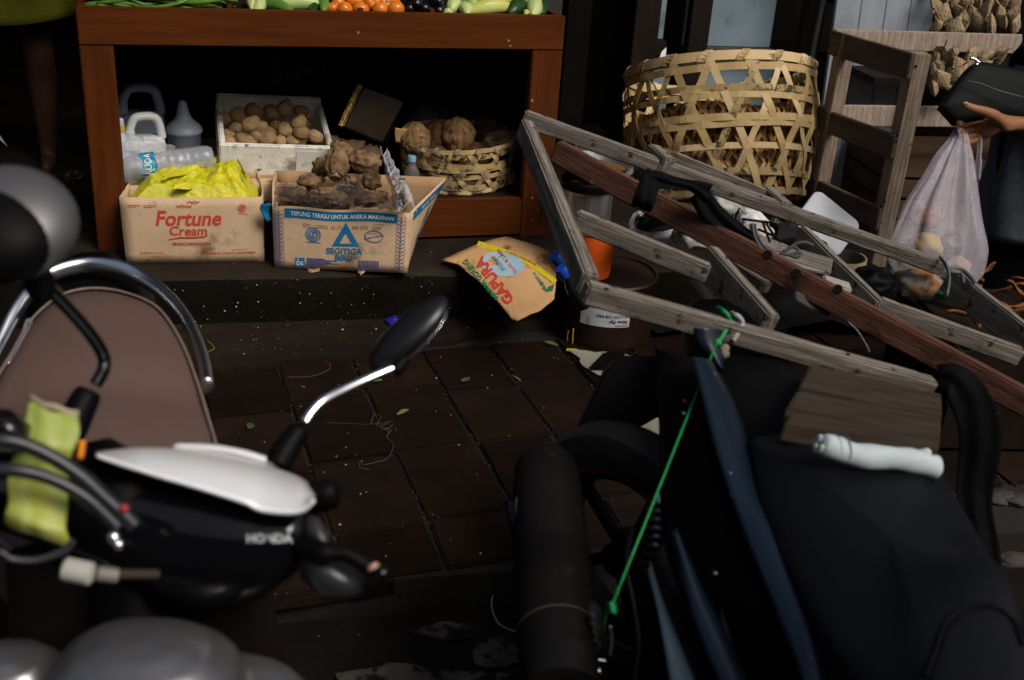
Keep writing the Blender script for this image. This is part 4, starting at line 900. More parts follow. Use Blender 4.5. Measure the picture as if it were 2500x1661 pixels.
for k in range(17):
    a = 2 * math.pi * (k + .3) / 17
    def fn(t, a=a):
        b2 = 2 * math.pi * t; r0 = Rb(HB) - .001; return V(((r0 + .011 * math.cos(b2)) * math.cos(a + .05 * math.sin(b2)), (r0 + .011 * math.cos(b2)) * math.sin(a + .05 * math.sin(b2)), HB - .008 + .023 * math.sin(b2))), V((math.cos(b2) * math.cos(a), math.cos(b2) * math.sin(a), math.sin(b2)))
    strip_path('rim_binding', [BAM, BAM3, BAM2][k % 3], big, fn, 14, .026, .002)
marks = [text2('58', .034, (0, 0), bold=.0)]
def bm_(x, y): a = -R(90) + .17 + x / .36; return V(((Rb(HB) + .0082) * math.cos(a), (Rb(HB) + .0082) * math.sin(a), HB - .016 + y * .8))
decal('pen_mark', [line2([(-.022, .014), (-.010, .016), (-.004, .018), (-.006, .008), (-.016, .007)], .003), line2([(.002, .018), (.010, .012), (.016, .014), (.022, .018), (.022, .004)], .003), ring2(.013, .009, .008, .005, .0025, 12)], bm_, pm('black_ink', (.01, .01, .01), None, 10, .7), big)
# woven tray standing inside the basket
BROWNB = pm('brown_bamboo', (.50, .28, .09), (.28, .14, .04), 5, .45, bump=.4, bscale=70, stain=((.06, .03, .01), 6, .58, .12), spec=.4, stretch=(1, 1, 3))
tray = thing('woven_tray', 'brown herringbone bamboo tray inside the big basket', 'tray', big.matrix_basis.translation, rr)
def trayp(u, v): a = 2 * math.pi * u; h = .02 + .31 * v + .012 * math.sin(5 * a); r0 = .322 * (1 - .07 * (1 - v)) + .010 * math.sin(3.1 * math.pi * v + math.sin(a * 3)); return V((r0 * math.cos(a), r0 * math.sin(a), h))
q = MB(); nu, nv = 76, 9
for i in range(nu):
    for j in range(nv):
        d = 1 if ((i // 2 + j) % 2) else -1
        u0, v0 = (i + .5) / nu, (j + .5) / nv
        pts = []
        for du, dv in ((-1.0, -.28), (1.0, -.28), (1.0, .28), (-1.0, .28)):
            ca, sa = math.cos(d * .9), math.sin(d * .9); x, y = du * .95, dv * 1.5
            X, Y = x * ca - y * sa, x * sa + y * ca; p = trayp(u0 + X * .72 / nu, max(0, min(1, v0 + Y * .62 / nv))); o_ = V((p.x, p.y, 0)).normalized()
            lift = .004 * math.cos(X * 1.8 * d) + (.002 if d > 0 else 0); pts.append(p + o_ * lift)
        q.add(pts, [(0, 1, 2, 3)])
o = q.build('weave', BROWNB, tray, local=False if False else True); o['kind'] = 'stuff'
q = MB(); q.grid(lambda u, v: trayp(u, v) * .985, 60, 8, cu=True); q.build('tray_backing', pm('brown_backing', (.10, .05, .018), None, 8, .7), tray, local=True, smooth=True)
# dark crate propping the basket's front, another behind the stand
def crate(name, label, p0, size, rot, mat, gaps=3):
    t = thing(name, label, 'crate', p0, rot); X, Y, Z_ = size
    for k in range(gaps):
        z = Z_ * (k + .5) / gaps; hh = Z_ / gaps * .86
        q = MB(); q.box((0, -Y / 2, z), (X, .014, hh)); q.build('slat', mat, t, local=True, bevel=.002)
        q = MB(); q.box((0, Y / 2, z), (X, .014, hh)); q.build('slat', mat, t, local=True, bevel=.002)
        q = MB(); q.box((-X / 2 + .007, 0, z), (.014, Y - .0145, hh)); q.build('slat', mat, t, local=True, bevel=.002)
        q = MB(); q.box((X / 2 - .007, 0, z), (.014, Y - .0145, hh)); q.build('slat', mat, t, local=True, bevel=.002)
    q = MB(); q.box((0, 0, Z_ - .004), (X - .03, Y - .03, .012)); q.build('top_board', mat, t, local=True)
    return t
crate('dark_crate', 'dark slatted crate propping up the big basket', V((1.66, 3.90, 0)), (.5, .22, .13), rotm(), DARKWOOD, 2)
BRW = pm('brown_crate_wood', (.075, .042, .022), (.035, .02, .011), 7, .6, bump=.4, bscale=60, stretch=(.3, 1, 1), spec=.3)
c0 = Yp(2320, 400, 4.02); crate('wooden_crate', 'dark brown wooden crate in the shade behind the stand', V((c0.x + .1, 4.12, 0)), (.82, .34, c0.z + .04), rotm(0, 0, -3), BRW, 4)
sl = Yp(2360, 150, 4.15)
q = MB(); q.box((sl.x + .25, 4.38, .60), (1.3, .5, .03)); shelf2 = q.build('ketupat_shelf', DARKWOOD, at=V((sl.x + .25, 4.38, .585))); tag(shelf2, 'dark shelf board behind the stand carrying woven rice pouches', 'shelf')
q = MB(); q.box((sl.x + .25, 4.62, .84), (1.3, .3, .03)); shelf3 = q.build('ketupat_shelf', DARKWOOD, at=V((sl.x + .25, 4.62, .825))); tag(shelf3, 'upper dark shelf board under the topmost rice pouches', 'shelf')

# woven rice pouches
KET = pm('palm_leaf_pouch', (.36, .275, .17), (.22, .16, .09), 14, .7, bump=.5, bscale=60, stain=((.12, .085, .045), 9, .60, .12), stain2=((.30, .30, .10), 7, .66, .08), spec=.25)
ksrc = []
for k in range(3):
    o = thing('rice_pouch', 'x', 'rice pouch')
    # a puffed rhombic pouch of over-and-under leaf bands
    q = MB(); N = 6
    def pk_(u, v, s_):
        x, y = u * 2 - 1, v * 2 - 1; z = .5 * (1 - abs(x) ** 2.4) ** .6 * (1 - abs(y) ** 2.4) ** .6 if abs(x) < 1 and abs(y) < 1 else 0
        X, Y = (x - y) * .027, (x + y) * .034; return V((X, Y, s_ * z * .044))
    for s_ in (1, -1):
        for i in range(N):
            for j in range(N):
                up = .0016 * ((i + j + k) % 2); pts = []
                for a_, b_ in ((0, 0), (1, 0), (1, 1), (0, 1)):
                    p = pk_((i + a_) / N, (j + b_) / N, s_); pts.append(p)
                c = sum(pts, V()) / 4; nn = V((c.x * 8, c.y * 6, s_ * .6)).normalized()
                pts = [c.lerp(p, .93) + nn * up for p in pts]; q.add(pts + [c.lerp(p, 1.0) - nn * .003 for p in pts], [(0, 1, 2, 3), (0, 4, 5, 1), (1, 5, 6, 2), (2, 6, 7, 3), (3, 7, 4, 0)])
        q.grid(lambda u, v: pk_(u, v, s_) * .96, 7, 7)
    q.build('pouch_body', KET, o, local=True)
    q = MB()
    q.grid(lambda u, v: V((.010 * (v - .5) * (1 - .4 * u) + .012 * u * math.sin(k + 1), .064 + .038 * u, .004 + .012 * u * math.sin(2 * u + k))), 6, 3)
    q.build('leaf_tail', KET, o, local=True, solid=.0012)
    ksrc.append(o)
kr = random.Random(8); KP = []
for row, (y, off) in enumerate(((6, 4.5), (34, 4.44), (62, 4.40), (-20, 4.56), (-46, 4.60))):
    for c in range(8): KP.append((2292 + 32 * c + (row % 2) * 16 + kr.uniform(-8, 8), y + kr.uniform(-9, 9), off + kr.uniform(-.03, .03)))
for (px, py) in ((2285, 140), (2320, 135), (2290, 165), (2330, 185), (2345, 160), (2285, 190), (2325, 215), (2300, 195), (2370, 140), (2400, 138), (2440, 140), (2300, 128), (2345, 205), (2395, 165), (2280, 215)): KP.append((px, py, 4.2 + kr.uniform(-.03, .05)))
KL = ['upper heap of rice pouches behind the stand', 'lower heap of rice pouches seen under the top rail']
for i, (px, py, d) in enumerate(KP):
    mt = TRS(D(px, py, d), rotm(kr.uniform(30, 120), kr.uniform(-50, 50), kr.uniform(0, 360)), kr.uniform(.60, .82))
    o = ksrc[i % 3]
    if i < 3: o.matrix_basis = mt
    else: o = dup(o, mt)
    tag(o, 'palm leaf rice pouch in the ' + KL[0 if py < 100 else 1], 'rice pouch', KL[0 if py < 100 else 1])

# ================================================================ pots, bucket, can, bags behind the timber lattice
def turned(name, label, cat, p, prof, mat, n=36, rot=None, part='pot_body', extra=()):
    o = thing(name, label, cat, p, rot); q = MB(); q.lathe(prof, n); q.build(part, mat, o, smooth='auto', local=True)
    for nm, pr, m_ in extra: q = MB(); q.lathe(pr, n, cb=False, ct=False); q.build(nm, m_, o, smooth='auto', local=True)
    return o
def shell(pr, t=.0015):  # open vessel wall: outer then inner profile
    return pr + [(max(r_ - t, 0), z) for r_, z in reversed(pr)]
p = D(1428, 560, 3.50); p.z = .177; CH = .285
pot = turned('steel_canister', 'tall shiny steel canister with a dark band standing under the timber lattice', 'canister', p, shell([(0, 0), (.072, 0), (.074, .01), (.074, CH), (.077, CH + .01)]), STEEL, extra=(('dark_band', [(.0785, CH + .011), (.086, CH + .015), (.086, CH + .037), (.080, CH + .043)], BLACKP), ))
p2 = p + V((.02, .01, CH + .045)); turned('steel_basin', 'wide steel basin with amber liquid resting on the canister', 'basin', p2, shell([(0, 0), (.06, 0), (.085, .015), (.108, .045), (.114, .047)]), STEEL, part='basin_body', extra=(('liquid', [(.0, .024), (.09, .024)], pm('amber_oil', (.16, .085, .02), None, 5, .1)),))
p = D(1505, 470, 3.62); p.z = .43
turned('steel_pot', 'shiny steel pot lid tilted behind the basin', 'lid', D(1475, 385, 3.66), shell([(0, .03), (.05, .026), (.09, .012), (.098, 0), (.104, .002)]), STEEL, rot=rotm(14, 18, 0), part='lid_body')
p = Zp(1462, 690, .18); p = V((.985, 3.41, .177))
turned('orange_bucket', 'bright orange plastic bucket glimpsed through the timber lattice', 'bucket', V((Yp(1448, 640, 3.12).x, 3.145, .2105)), shell([(0, 0), (.060, 0), (.063, .008), (.068, .142), (.071, .144), (.071, .150), (.068, .150)], .003), pm('orange_plastic', (.72, .115, .012), (.62, .095, .01), 4, .38, rough2=.5, spec=.4, bump=.05), part='bucket_body')
# brown can with an upside-down label
cx = Zp(1505, 858, 0.0); CANR = .150; CC = V((cx.x, cx.y + CANR, 0))
CANM = pm('brown_can', (.022, .009, .005), (.014, .006, .004), 5, .42, rough2=.55, spec=.35, stain=((.035, .018, .010), 3, .6, .2))
can = thing('brown_can', 'large dark brown can with an upside down white label and yellow paint runs', 'can', CC)
q = MB(); q.lathe([(.0, 0), (CANR - .004, 0), (CANR, .004), (CANR, .196), (CANR + .004, .202), (CANR, .208), (CANR - .006, .208), (CANR - .008, .200), (0, .200)], 48); q.build('can_body', CANM, can, smooth='auto', local=True)
vd = CAM - CC; ca0 = math.atan2(vd.y, vd.x)
def cmap(x, y, off=.0012): a = ca0 + x / CANR; return V(((CANR + off) * math.cos(a), (CANR + off) * math.sin(a), y))
lab = Zp(1, 1, 0)
def canpx(px, py):   # surface coordinates of a picture point on the can
    r_ = ray(px, py); o_ = CAM - CC; A = r_.x ** 2 + r_.y ** 2; B = 2 * (o_.x * r_.x + o_.y * r_.y); C_ = o_.x ** 2 + o_.y ** 2 - CANR ** 2; dd = B * B - 4 * A * C_
    t = (-B - math.sqrt(max(dd, 0))) / (2 * A); h = o_ + r_ * t; a = (math.atan2(h.y, h.x) - ca0 + math.pi) % (2 * math.pi) - math.pi; return a * CANR, h.z
l0, l1 = canpx(1416, 790), canpx(1535, 795); lt = canpx(1423, 735)
LW, LH = l1[0] - l0[0], lt[1] - l0[1]; LX, LY = l0[0], (l0[1] + l1[1]) / 2
lmap = lambda x, y: cmap(LX + x, LY + y)
lmap2 = lambda x, y: cmap(LX + x, LY + y, .0018)
decal('label', [rect2(0, 0, LW, LH, 14)], lmap, pm('label_paper', (.52, .54, .58), (.42, .44, .48), 20, .7, stain=((.2, .2, .22), 16, .63, .08), spec=.2), can)
IK = pm('label_ink', (.012, .012, .014), None, 10, .7)
ud = math.pi
decal('lettering', [text2('YELLOW 238 RED', LH * .17, (LW * .66, LH * .52), ang=ud, bold=.02, sxk=1.05), text2('Now Ppl', LH * .20, (LW * .78, LH * .30), ang=ud, shear=.2, bold=.04, sxk=1.05), text2('FAKECOLOUR', LH * .08, (LW * .84, LH * .10), ang=ud, bold=.03), text2('1.001 R  10621721770', LH * .10, (LW * .38, LH * .86), ang=ud, bold=.02), text2('EXAMPLE', LH * .05, (LW * .18, LH * .09), ang=ud)], lmap2, IK, can)
decal('mark', [ring2(LW * .17, LH * .30, LH * .10, LH * .10, LH * .03, 12), text2('SP', LH * .1, (LW * .17, LH * .34), ang=ud, bold=.03)], lmap2, pm('label_yellow', (.55, .5, .05), None, 10, .7), can)
YP = pm('yellow_paint', (.60, .42, .01), (.50, .34, .01), 20, .35, bump=.3, bscale=80)
q = MB()
for pl, r_ in (([(1388, 808), (1386, 825), (1388, 842), (1395, 852)], .0028), ([(1400, 802), (1399, 822), (1398, 838), (1396, 851)], .0028)):
    q.tube(catmull([cmap(*canpx(x, y), off=.0005) + CC for x, y in pl], 6), r_, 6, flat=(1, .5))
pd = [cmap(*canpx(x, y), off=.001) + CC for x, y in ((1390, 846), (1402, 846), (1412, 854), (1392, 854))]; q.prism(pd, (0, -.002, .0))
q.build('paint_run', YP, can, smooth=True)
q = MB(); q.prism([Zp(1378 + x, 856 + y, .006) for x, y in ((6, -4), (30, -3), (36, 2), (20, 4), (4, 1))], (0, 0, .002)); tag(q.build('paint_puddle', YP), 'small yellow paint puddle at the foot of the brown can', 'paint')
# blue-capped bottles
for (px, py, d, yaw, lb_, cc) in ((1360, 632, 3.02, 160, 'dark bottle with a deep blue cap lying highest beside the orange bucket', (.005, .03, .16)), (1376, 663, 2.98, 185, 'dark bottle with a bright blue cap lying below the other one', (.01, .06, .42))):
    p = D(px, py, d); dr = (RT * .55 - UP * .55 + FW * .6).normalized() if yaw == 160 else (RT * .5 - UP * .7 + FW * .5).normalized()
    x_ = V((0, 0, 1)).cross(dr).normalized(); y_ = dr.cross(x_); rm_ = M((x_, y_, dr)).transposed()
    o = thing('capped_bottle', lb_, 'bottle', p, rm_, 'blue-capped bottles')
    q = MB(); q.lathe([(0, -.014), (.0165, -.014), (.018, -.010), (.018, .014), (0, .0142)], 22); q.build('cap', pm('blue_cap_%d' % px, cc, None, 10, .35), o, local=True, smooth='auto')
    q = MB(); q.lathe([(.0125, .0145), (.013, .03), (.02, .045), (.024, .07), (.024, .12), (.0, .122)], 22); q.build('bottle_body', pm('green_black_bottle', (.006, .016, .010), None, 10, .15, spec=.5), o, local=True, smooth='auto')
# white sacks, black pan lid, white tub
SACK = pm('white_sack', (.62, .62, .63), (.50, .50, .51), 9, .6, bump=.6, bscale=40, spec=.3)
SACKG = pm('grey_sack', (.40, .39, .36), (.30, .29, .27), 10, .8, bump=.7, bscale=60, spec=.2)
def sack(px, py, d, rad, seed, mat, label, name='sack'):
    q = MB(); q.blob((0, 0, 0), rad, seed, .28, 2.0, 22); o = q.build(name, mat, smooth=True, displace=(.005, 26)); o.location = D(px, py, d); return tag(o, label, 'bag')
sack(1605, 555, 3.42, (.085, .06, .075), 3, SACK, 'bright white plastic bag behind the short grey batten', 'white_bag')
sack(1757, 500, 3.55, (.055, .05, .045), 8, SACKG, 'grey white cloth sack under the far timber rail', 'cloth_sack')
sack(1835, 540, 3.45, (.045, .04, .045), 12, SACK, 'white crumpled bag with loose fibres under the far rail', 'white_bag')
sack(1850, 570, 3.40, (.05, .04, .03), 16, pm('pink_grey_film', (.42, .36, .33), (.34, .3, .28), 9, .5, bump=.5), 'pinkish grey crumpled wrapper below the white bag', 'wrapper')
q = MB(); rs = random.Random(4)
for k in range(26):
    a = D(1822 + rs.uniform(-25, 25), 506 + rs.uniform(-6, 8), 3.42); q.tube(catmull([a, a + RT * rs.uniform(-.02, .02) + UP * .008, a + RT * rs.uniform(-.03, .05) - UP * rs.uniform(.01, .045)], 5), .0007, 4)
o = q.build('loose_fibres', pm('pale_fibre', (.45, .43, .38), None, 20, .8)); o['kind'] = 'stuff'; o['label'] = 'loose pale fibres hanging over the white bag'
lid_c = D(1622, 528, 3.30); nrm = (UP * .80 - FW * .45 - RT * .25).normalized(); x_ = RT - nrm * RT.dot(nrm); x_.normalize(); y_ = nrm.cross(x_)
o = thing('pan_cover', 'glossy black pan lid lying on the white bag under the rusty beam', 'lid', lid_c, M((x_, y_, nrm)).transposed())
q = MB(); q.lathe([(0, .020), (.035, .018), (.07, .010), (.088, 0), (.090, -.004), (.086, -.006), (.05, .004), (0, .010)], 40); q.build('lid_body', BLACKG, o, local=True, smooth='auto')
q = MB(); q.lathe([(.010, .0195), (.010, .03), (.016, .034), (.014, .042), (0, .044)], 18); q.build('knob', BLACKG, o, local=True, smooth='auto')
# rounded white tub standing on edge
TUBW = pm('white_tub', (.60, .64, .70), (.52, .56, .62), 5, .42, bump=.12, bscale=70, speck=((.35, .37, .40), 55, .035), spec=.35)
tb_c = D(2020, 545, 3.55)
tx = (RT * .78 - UP * .63).normalized(); ty = (RT * .72 + UP * .70 + FW * .25).normalized(); tn = tx.cross(ty).normalized(); ty = tn.cross(tx)
tub = thing('white_tub', 'rounded square white plastic tub lying tilted on its side behind the lattice', 'tub', tb_c, M((tx, ty, tn)).transposed())
def rsq(hw, r_, z, n_=6):
    o_ = []
    for cx_, cy_, a0 in ((1, 1, 0), (-1, 1, 90), (-1, -1, 180), (1, -1, 270)):
        for i in range(n_ + 1): a = R(a0 + 90 * i / n_); o_.append(V((cx_ * (hw[0] - r_) + r_ * math.cos(a), cy_ * (hw[1] - r_) + r_ * math.sin(a), z)))
    return o_
def rtub(levels, mat, nm, parent):
    q = MB(); k = None
    rings = [rsq(hw, r_, z) for hw, r_, z in levels]; k = len(rings[0]); vs_ = [p for r_ in rings for p in r_]
    fs = [(i * k + j, i * k + (j + 1) % k, (i + 1) * k + (j + 1) % k, (i + 1) * k + j) for i in range(len(rings) - 1) for j in range(k)] + [tuple(range((len(rings) - 1) * k, len(rings) * k)), tuple(range(k - 1, -1, -1))]
    q.add(vs_, fs); return q.build(nm, mat, parent, local=True, smooth='auto')
rtub([((.082, .066), .022, -.06), ((.090, .072), .024, -.008), ((.088, .070), .024, .0), ((.080, .062), .020, .004)], TUBW, 'tub_body', tub)
sb = thing('small_basket', 'small dark basket with a pale bamboo edge under the white tub', 'basket', D(2058, 625, 3.5))
q = MB(); q.lathe(shell([(0, -.08), (.05, -.08), (.068, .0)], .004), 28); q.build('basket_body', pm('dark_basket', (.05, .035, .02), None, 12, .7, bump=.6), sb, local=True, smooth='auto')
strip_path('rim', BAM2, sb, lambda t: (V((.071 * math.cos(2.2 * t - 1.9), .071 * math.sin(2.2 * t - 1.9), -.012)), V((math.cos(2.2 * t - 1.9), math.sin(2.2 * t - 1.9), 0))), 20, .024, .003)
# dried leaves and goods on the ground at the right
DRYL = pm('dried_leaf', (.24, .085, .025), (.12, .04, .012), 9, .55, bump=.4, bscale=50, spec=.3)
lsrc = []
for k in range(3):
    q = MB(); q.grid(lambda u, v: V(((u - .5) * .13, (v - .5) * .030 * math.sin(math.pi * (.04 + .92 * u)) , .012 * abs(v - .5) * 2 + .012 * math.sin(2.2 * u + k) + .004 * math.sin(9 * u))), 10, 5); lsrc.append(q.build('dried_leaf', DRYL, smooth=True, solid=.0015))
lcp = D(2470, 760, 3.12); crate('leaf_crate', 'low dark crate heaped with dried leaves at the right edge', V((lcp.x + .10, lcp.y + .02, 0)), (.62, .42, max(.1, lcp.z - .03)), rotm(0, 0, -8), DARKWOOD, 2)
lr = random.Random(21)
for i in range(64):
    if i < 46: p = V((lcp.x + .10 + lr.uniform(-.30, .28), lcp.y + lr.uniform(-.20, .20), lcp.z + lr.uniform(-.015, .05)))
    else: q_ = Zp(lr.uniform(2340, 2430), lr.uniform(770, 890), lr.uniform(.01, .05)); p = q_
    mt = TRS(p, rotm(lr.uniform(-30, 30), lr.uniform(-35, 35), lr.uniform(0, 360)), lr.uniform(.6, 1.0) if i < 46 else lr.uniform(.4, .7))
    o = lsrc[i % 3]
    if i < 3: o.matrix_basis = mt
    else: o = dup(o, mt)
    if i < 46: tag(o, 'narrow reddish brown dried leaf in the heap on the low crate at the right edge', 'leaf', 'dried leaves on the low crate')
    else: tag(o, 'small curled brown dried leaf on the dark ground below the low crate', 'leaf', 'dried leaves on the ground')
# dark tarpaulin and scraps filling the ground under the lattice
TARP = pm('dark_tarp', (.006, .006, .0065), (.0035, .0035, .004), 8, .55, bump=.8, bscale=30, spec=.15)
def tarp(u, v):
    a = Zp(1560 + 640 * u, 610 + 220 * v, .0); return V((a.x, a.y, .045 + .05 * noise.noise(V((u * 5, v * 4, 1))) + .05 * math.sin(math.pi * u) * math.sin(math.pi * v)))
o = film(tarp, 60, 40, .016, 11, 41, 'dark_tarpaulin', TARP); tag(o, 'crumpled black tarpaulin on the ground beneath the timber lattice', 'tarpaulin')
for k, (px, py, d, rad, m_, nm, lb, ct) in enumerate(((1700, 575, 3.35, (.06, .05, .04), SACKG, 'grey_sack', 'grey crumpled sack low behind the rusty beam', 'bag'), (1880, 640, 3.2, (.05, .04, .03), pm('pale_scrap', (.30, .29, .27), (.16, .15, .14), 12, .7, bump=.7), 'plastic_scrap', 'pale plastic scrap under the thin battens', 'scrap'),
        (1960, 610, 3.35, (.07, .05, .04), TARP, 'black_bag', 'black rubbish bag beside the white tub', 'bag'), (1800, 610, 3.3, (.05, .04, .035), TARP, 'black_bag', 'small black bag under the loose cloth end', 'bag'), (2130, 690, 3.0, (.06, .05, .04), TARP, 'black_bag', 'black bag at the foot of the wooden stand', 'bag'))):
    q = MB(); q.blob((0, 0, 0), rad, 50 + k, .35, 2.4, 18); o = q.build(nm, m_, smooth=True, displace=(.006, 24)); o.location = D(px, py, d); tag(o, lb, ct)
ob = thing('spice_bag', 'clear bag of orange and brown food lying behind the far rail', 'bag', Zp(2240, 700, .1))
q = MB(); q.blob(D(2240, 690, 3.0), (.062, .045, .036), 5, .25, 2.5, 16, rotm(0, 10, 0)); q.build('contents', pm('orange_food', (.45, .19, .02), (.16, .07, .02), 11, .35, bump=.8, bscale=30, stain=((.06, .035, .015), 8, .52, .1)), ob, smooth=True)
q = MB(); q.blob(D(2240, 686, 2.99), (.070, .052, .046), 9, .3, 3.0, 20, rotm(0, 10, 0)); q.build('film', pm('glossy_film', (.5, .5, .5), None, 10, .08, alpha=.22, bump=1.0, bscale=50, spec=1.0, bdist=.01), ob, smooth=True)
q = MB(); q.blob(D(2312, 717, 2.98), (.028, .02, .014), 9, .5, 4, 10); o = q.build('green_wrapper', pm('green_foil', (.0, .30, .14), (.0, .12, .06), 40, .25, bump=.8, bscale=60), smooth=True); tag(o, 'shiny green crumpled wrapper next to the orange food bag', 'wrapper')
q = MB(); q.blob((0, 0, 0), (.012, .008, .006), 3, .4, 2, 8); o = q.build('orange_peel', pm('orange_bit', (.6, .25, .06), None, 10, .5), smooth=True); o.location = Zp(2466, 894, .02); tag(o, 'small pale orange scrap on the ground at the far right', 'scrap')
for k, (px, py, s_) in enumerate(((2440, 1215, .05), (2490, 1222, .045), (2480, 1368, .05))):
    q = MB(); q.blob((0, 0, 0), (s_, s_ * .5, .014), k + 5, .4, 2, 10); o = q.build('pale_stone', pm('dull_stone', (.05, .045, .04), (.02, .018, .016), 14, .9, bump=.8), smooth=True); o.location = Zp(px, py, .0); tag(o, ['flat pale stone right of the black scooter', 'second flat pale stone at the right edge', 'lowest flat pale stone at the right edge'][k], 'stone', 'flat stones by the black scooter')
# small things at far left and on the strip
q = MB(); q.blob((0, 0, 0), (.035, .03, .02), 31, .7, 3, 10); o = q.build('foil_scrap', pm('dull_gold_foil', (.12, .075, .025), (.02, .014, .008), 40, .3, bump=1.0, bscale=60, metal=.4), smooth=False); o.location = Zp(180, 432, .20); tag(o, 'crumpled dull gold foil on the platform left of the table', 'foil')
q = MB(); q.grid(lambda u, v: D(-30 + 48 * u, 300 + 58 * u + 30 * (v - .5) * (1 - u), 3.5), 6, 4); tag(q.build('pointed_leaf', pm('dull_leaf', (.16, .19, .12), None, 10, .6), solid=.001), 'pointed pale green leaf tip at the left edge', 'leaf')
# sweet wrapper
wr = thing('sweet_wrapper', 'small blue sweet wrapper with orange and white print on the strip', 'wrapper', Zp(956, 786, .02))
q = MB()
WP = [Zp(x, y, z) for x, y, z in ((937, 780, .022), (968, 768, .040), (978, 788, .038), (957, 802, .018))]
q.grid(lambda u, v: WP[0].lerp(WP[1], u).lerp(WP[3].lerp(WP[2], u), v) + V((0, -.004 * math.sin(math.pi * u) * math.sin(math.pi * v), .006 * math.sin(math.pi * u) * math.sin(math.pi * v) + .0015 * math.sin(30 * u))), 12, 8)
WRAP = pm('blue_wrapper', (.03, .03, .42), (.02, .02, .30), 9, .25, stain=((.55, .22, .05), 60, .60, .03), stain2=((.6, .6, .75), 45, .64, .02), bump=.6, bscale=60)
q.build('wrapper_body', WRAP, wr, smooth=True, solid=.001)
# broken cardboard flap printed GAPURA
A3, B3, C3 = Zp(1085, 632, .200), Zp(1362, 630, .218), Zp(1258, 790, .128)
fn_ = (B3 - A3).cross(C3 - A3).normalized()
if fn_.dot(CAM - A3) < 0: fn_ = -fn_
P = lambda x, y: PLp(x, y, A3, fn_)
outl = [(1078, 632), (1120, 620), (1170, 604), (1235, 590), (1300, 606), (1365, 625), (1358, 660), (1356, 700), (1353, 735), (1320, 765), (1285, 782), (1262, 795), (1248, 790), (1225, 760), (1190, 712), (1150, 680), (1128, 657), (1118, 648)]
pts = []
for i in range(len(outl)):
    a, c = P(*outl[i]), P(*outl[(i + 1) % len(outl)])
    for t in range(4): p = a.lerp(c, t / 4); pts.append(p + V(noise.noise_vector(p * 60)) * .0025)
flap = thing('cardboard_flap', 'torn tan cardboard flap printed GAPURA leaning over the kerb', 'cardboard', A3)
cenf = sum(pts, V()) / len(pts)
bend = lambda p: p + fn_ * (.018 * math.cos((p - cenf).dot((B3 - A3).normalized()) * 9) + .004 * noise.noise(p * 12))
q = MB(); nr = 8; k = len(pts); vs_ = []
for r_ in range(nr + 1):
    for p in pts: vs_.append(bend(cenf.lerp(p, max(r_ / nr, .001))))
q.add(vs_, [(r_ * k + j, r_ * k + (j + 1) % k, (r_ + 1) * k + (j + 1) % k, (r_ + 1) * k + j) for r_ in range(nr) for j in range(k)])
FLAPM = pm('flap_cardboard', (.52, .315, .15), (.44, .26, .12), 5, .85, bump=.4, bscale=60, stain=((.20, .105, .028), 4.2, .56, .08), stain2=((.12, .06, .02), 8, .68, .06), spec=.2)
q.build('flap_body', FLAPM, flap, smooth=True, solid=.004)
fpx = lambda x, y, o_=.0035: bend(P(x, y)) + fn_ * o_
decal('stripe', [line2([(1166, 605), (1200, 618), (1240, 630), (1290, 652), (1330, 675), (1356, 694)], 13)], fpx, pm('yellow_ink', (.55, .47, .01), (.48, .40, .01), 40, .8, spec=.2), flap, False)
decal('disc', [([(1227, 658)] + [(1227 + 53 * math.cos(a) , 658 + 30 * math.sin(a) + .10 * 53 * math.cos(a)) for a in [2 * math.pi * i / 30 for i in range(30)]], [(0, i + 1, (i + 1) % 30 + 1) for i in range(30)])], fpx, pm('pale_blue_ink', (.30, .44, .52), (.24, .36, .44), 20, .8, stain=((.42, .28, .15), 15, .66, .05), spec=.2), flap, False)
def fpt(s_, size, px, py, ang, mat, sxk=1.0, bold=.03, nm='lettering', shear=0):
    vs_, fs = text2(s_, size, (0, 0), 0, shear, bold, 'CENTER', sxk); ca, sa = math.cos(ang), math.sin(ang)
    decal(nm, [([(px + x * ca + y * sa, py + x * sa - y * ca) for x, y in vs_], fs)], lambda x, y: fpx(x, y, .0048), mat, flap, False)
fpt('GAPURA', 34, 1216, 692, R(-126), RED, 1.0, .04)
fpt('MINYAK GORENG', 17, 1178, 690, R(-128), GREEN, .92, .03)
fpt('Gurih & Lezat', 13, 1240, 650, R(-129), RED, 1.0, .02); fpt('Pilihan', 17, 1222, 655, R(-135), pm('dark_green_ink', (.02, .10, .05), None, 20, .8), 1.0, .0, shear=.3); fpt('Mengandung Vitamin A', 8.5, 1272, 640, R(-157), RED, 1.0, .01)
fpt('48 pcs', 11, 1327, 705, R(-128), GREEN, 1.0, .03); fpt('x @ 220 ml', 10, 1318, 692, R(-128), GREEN, .9, .02)
decal('mark', [poly2([(1338, 708), (1354, 700), (1348, 718), (1330, 722)])], fpx, GREEN, flap, False)
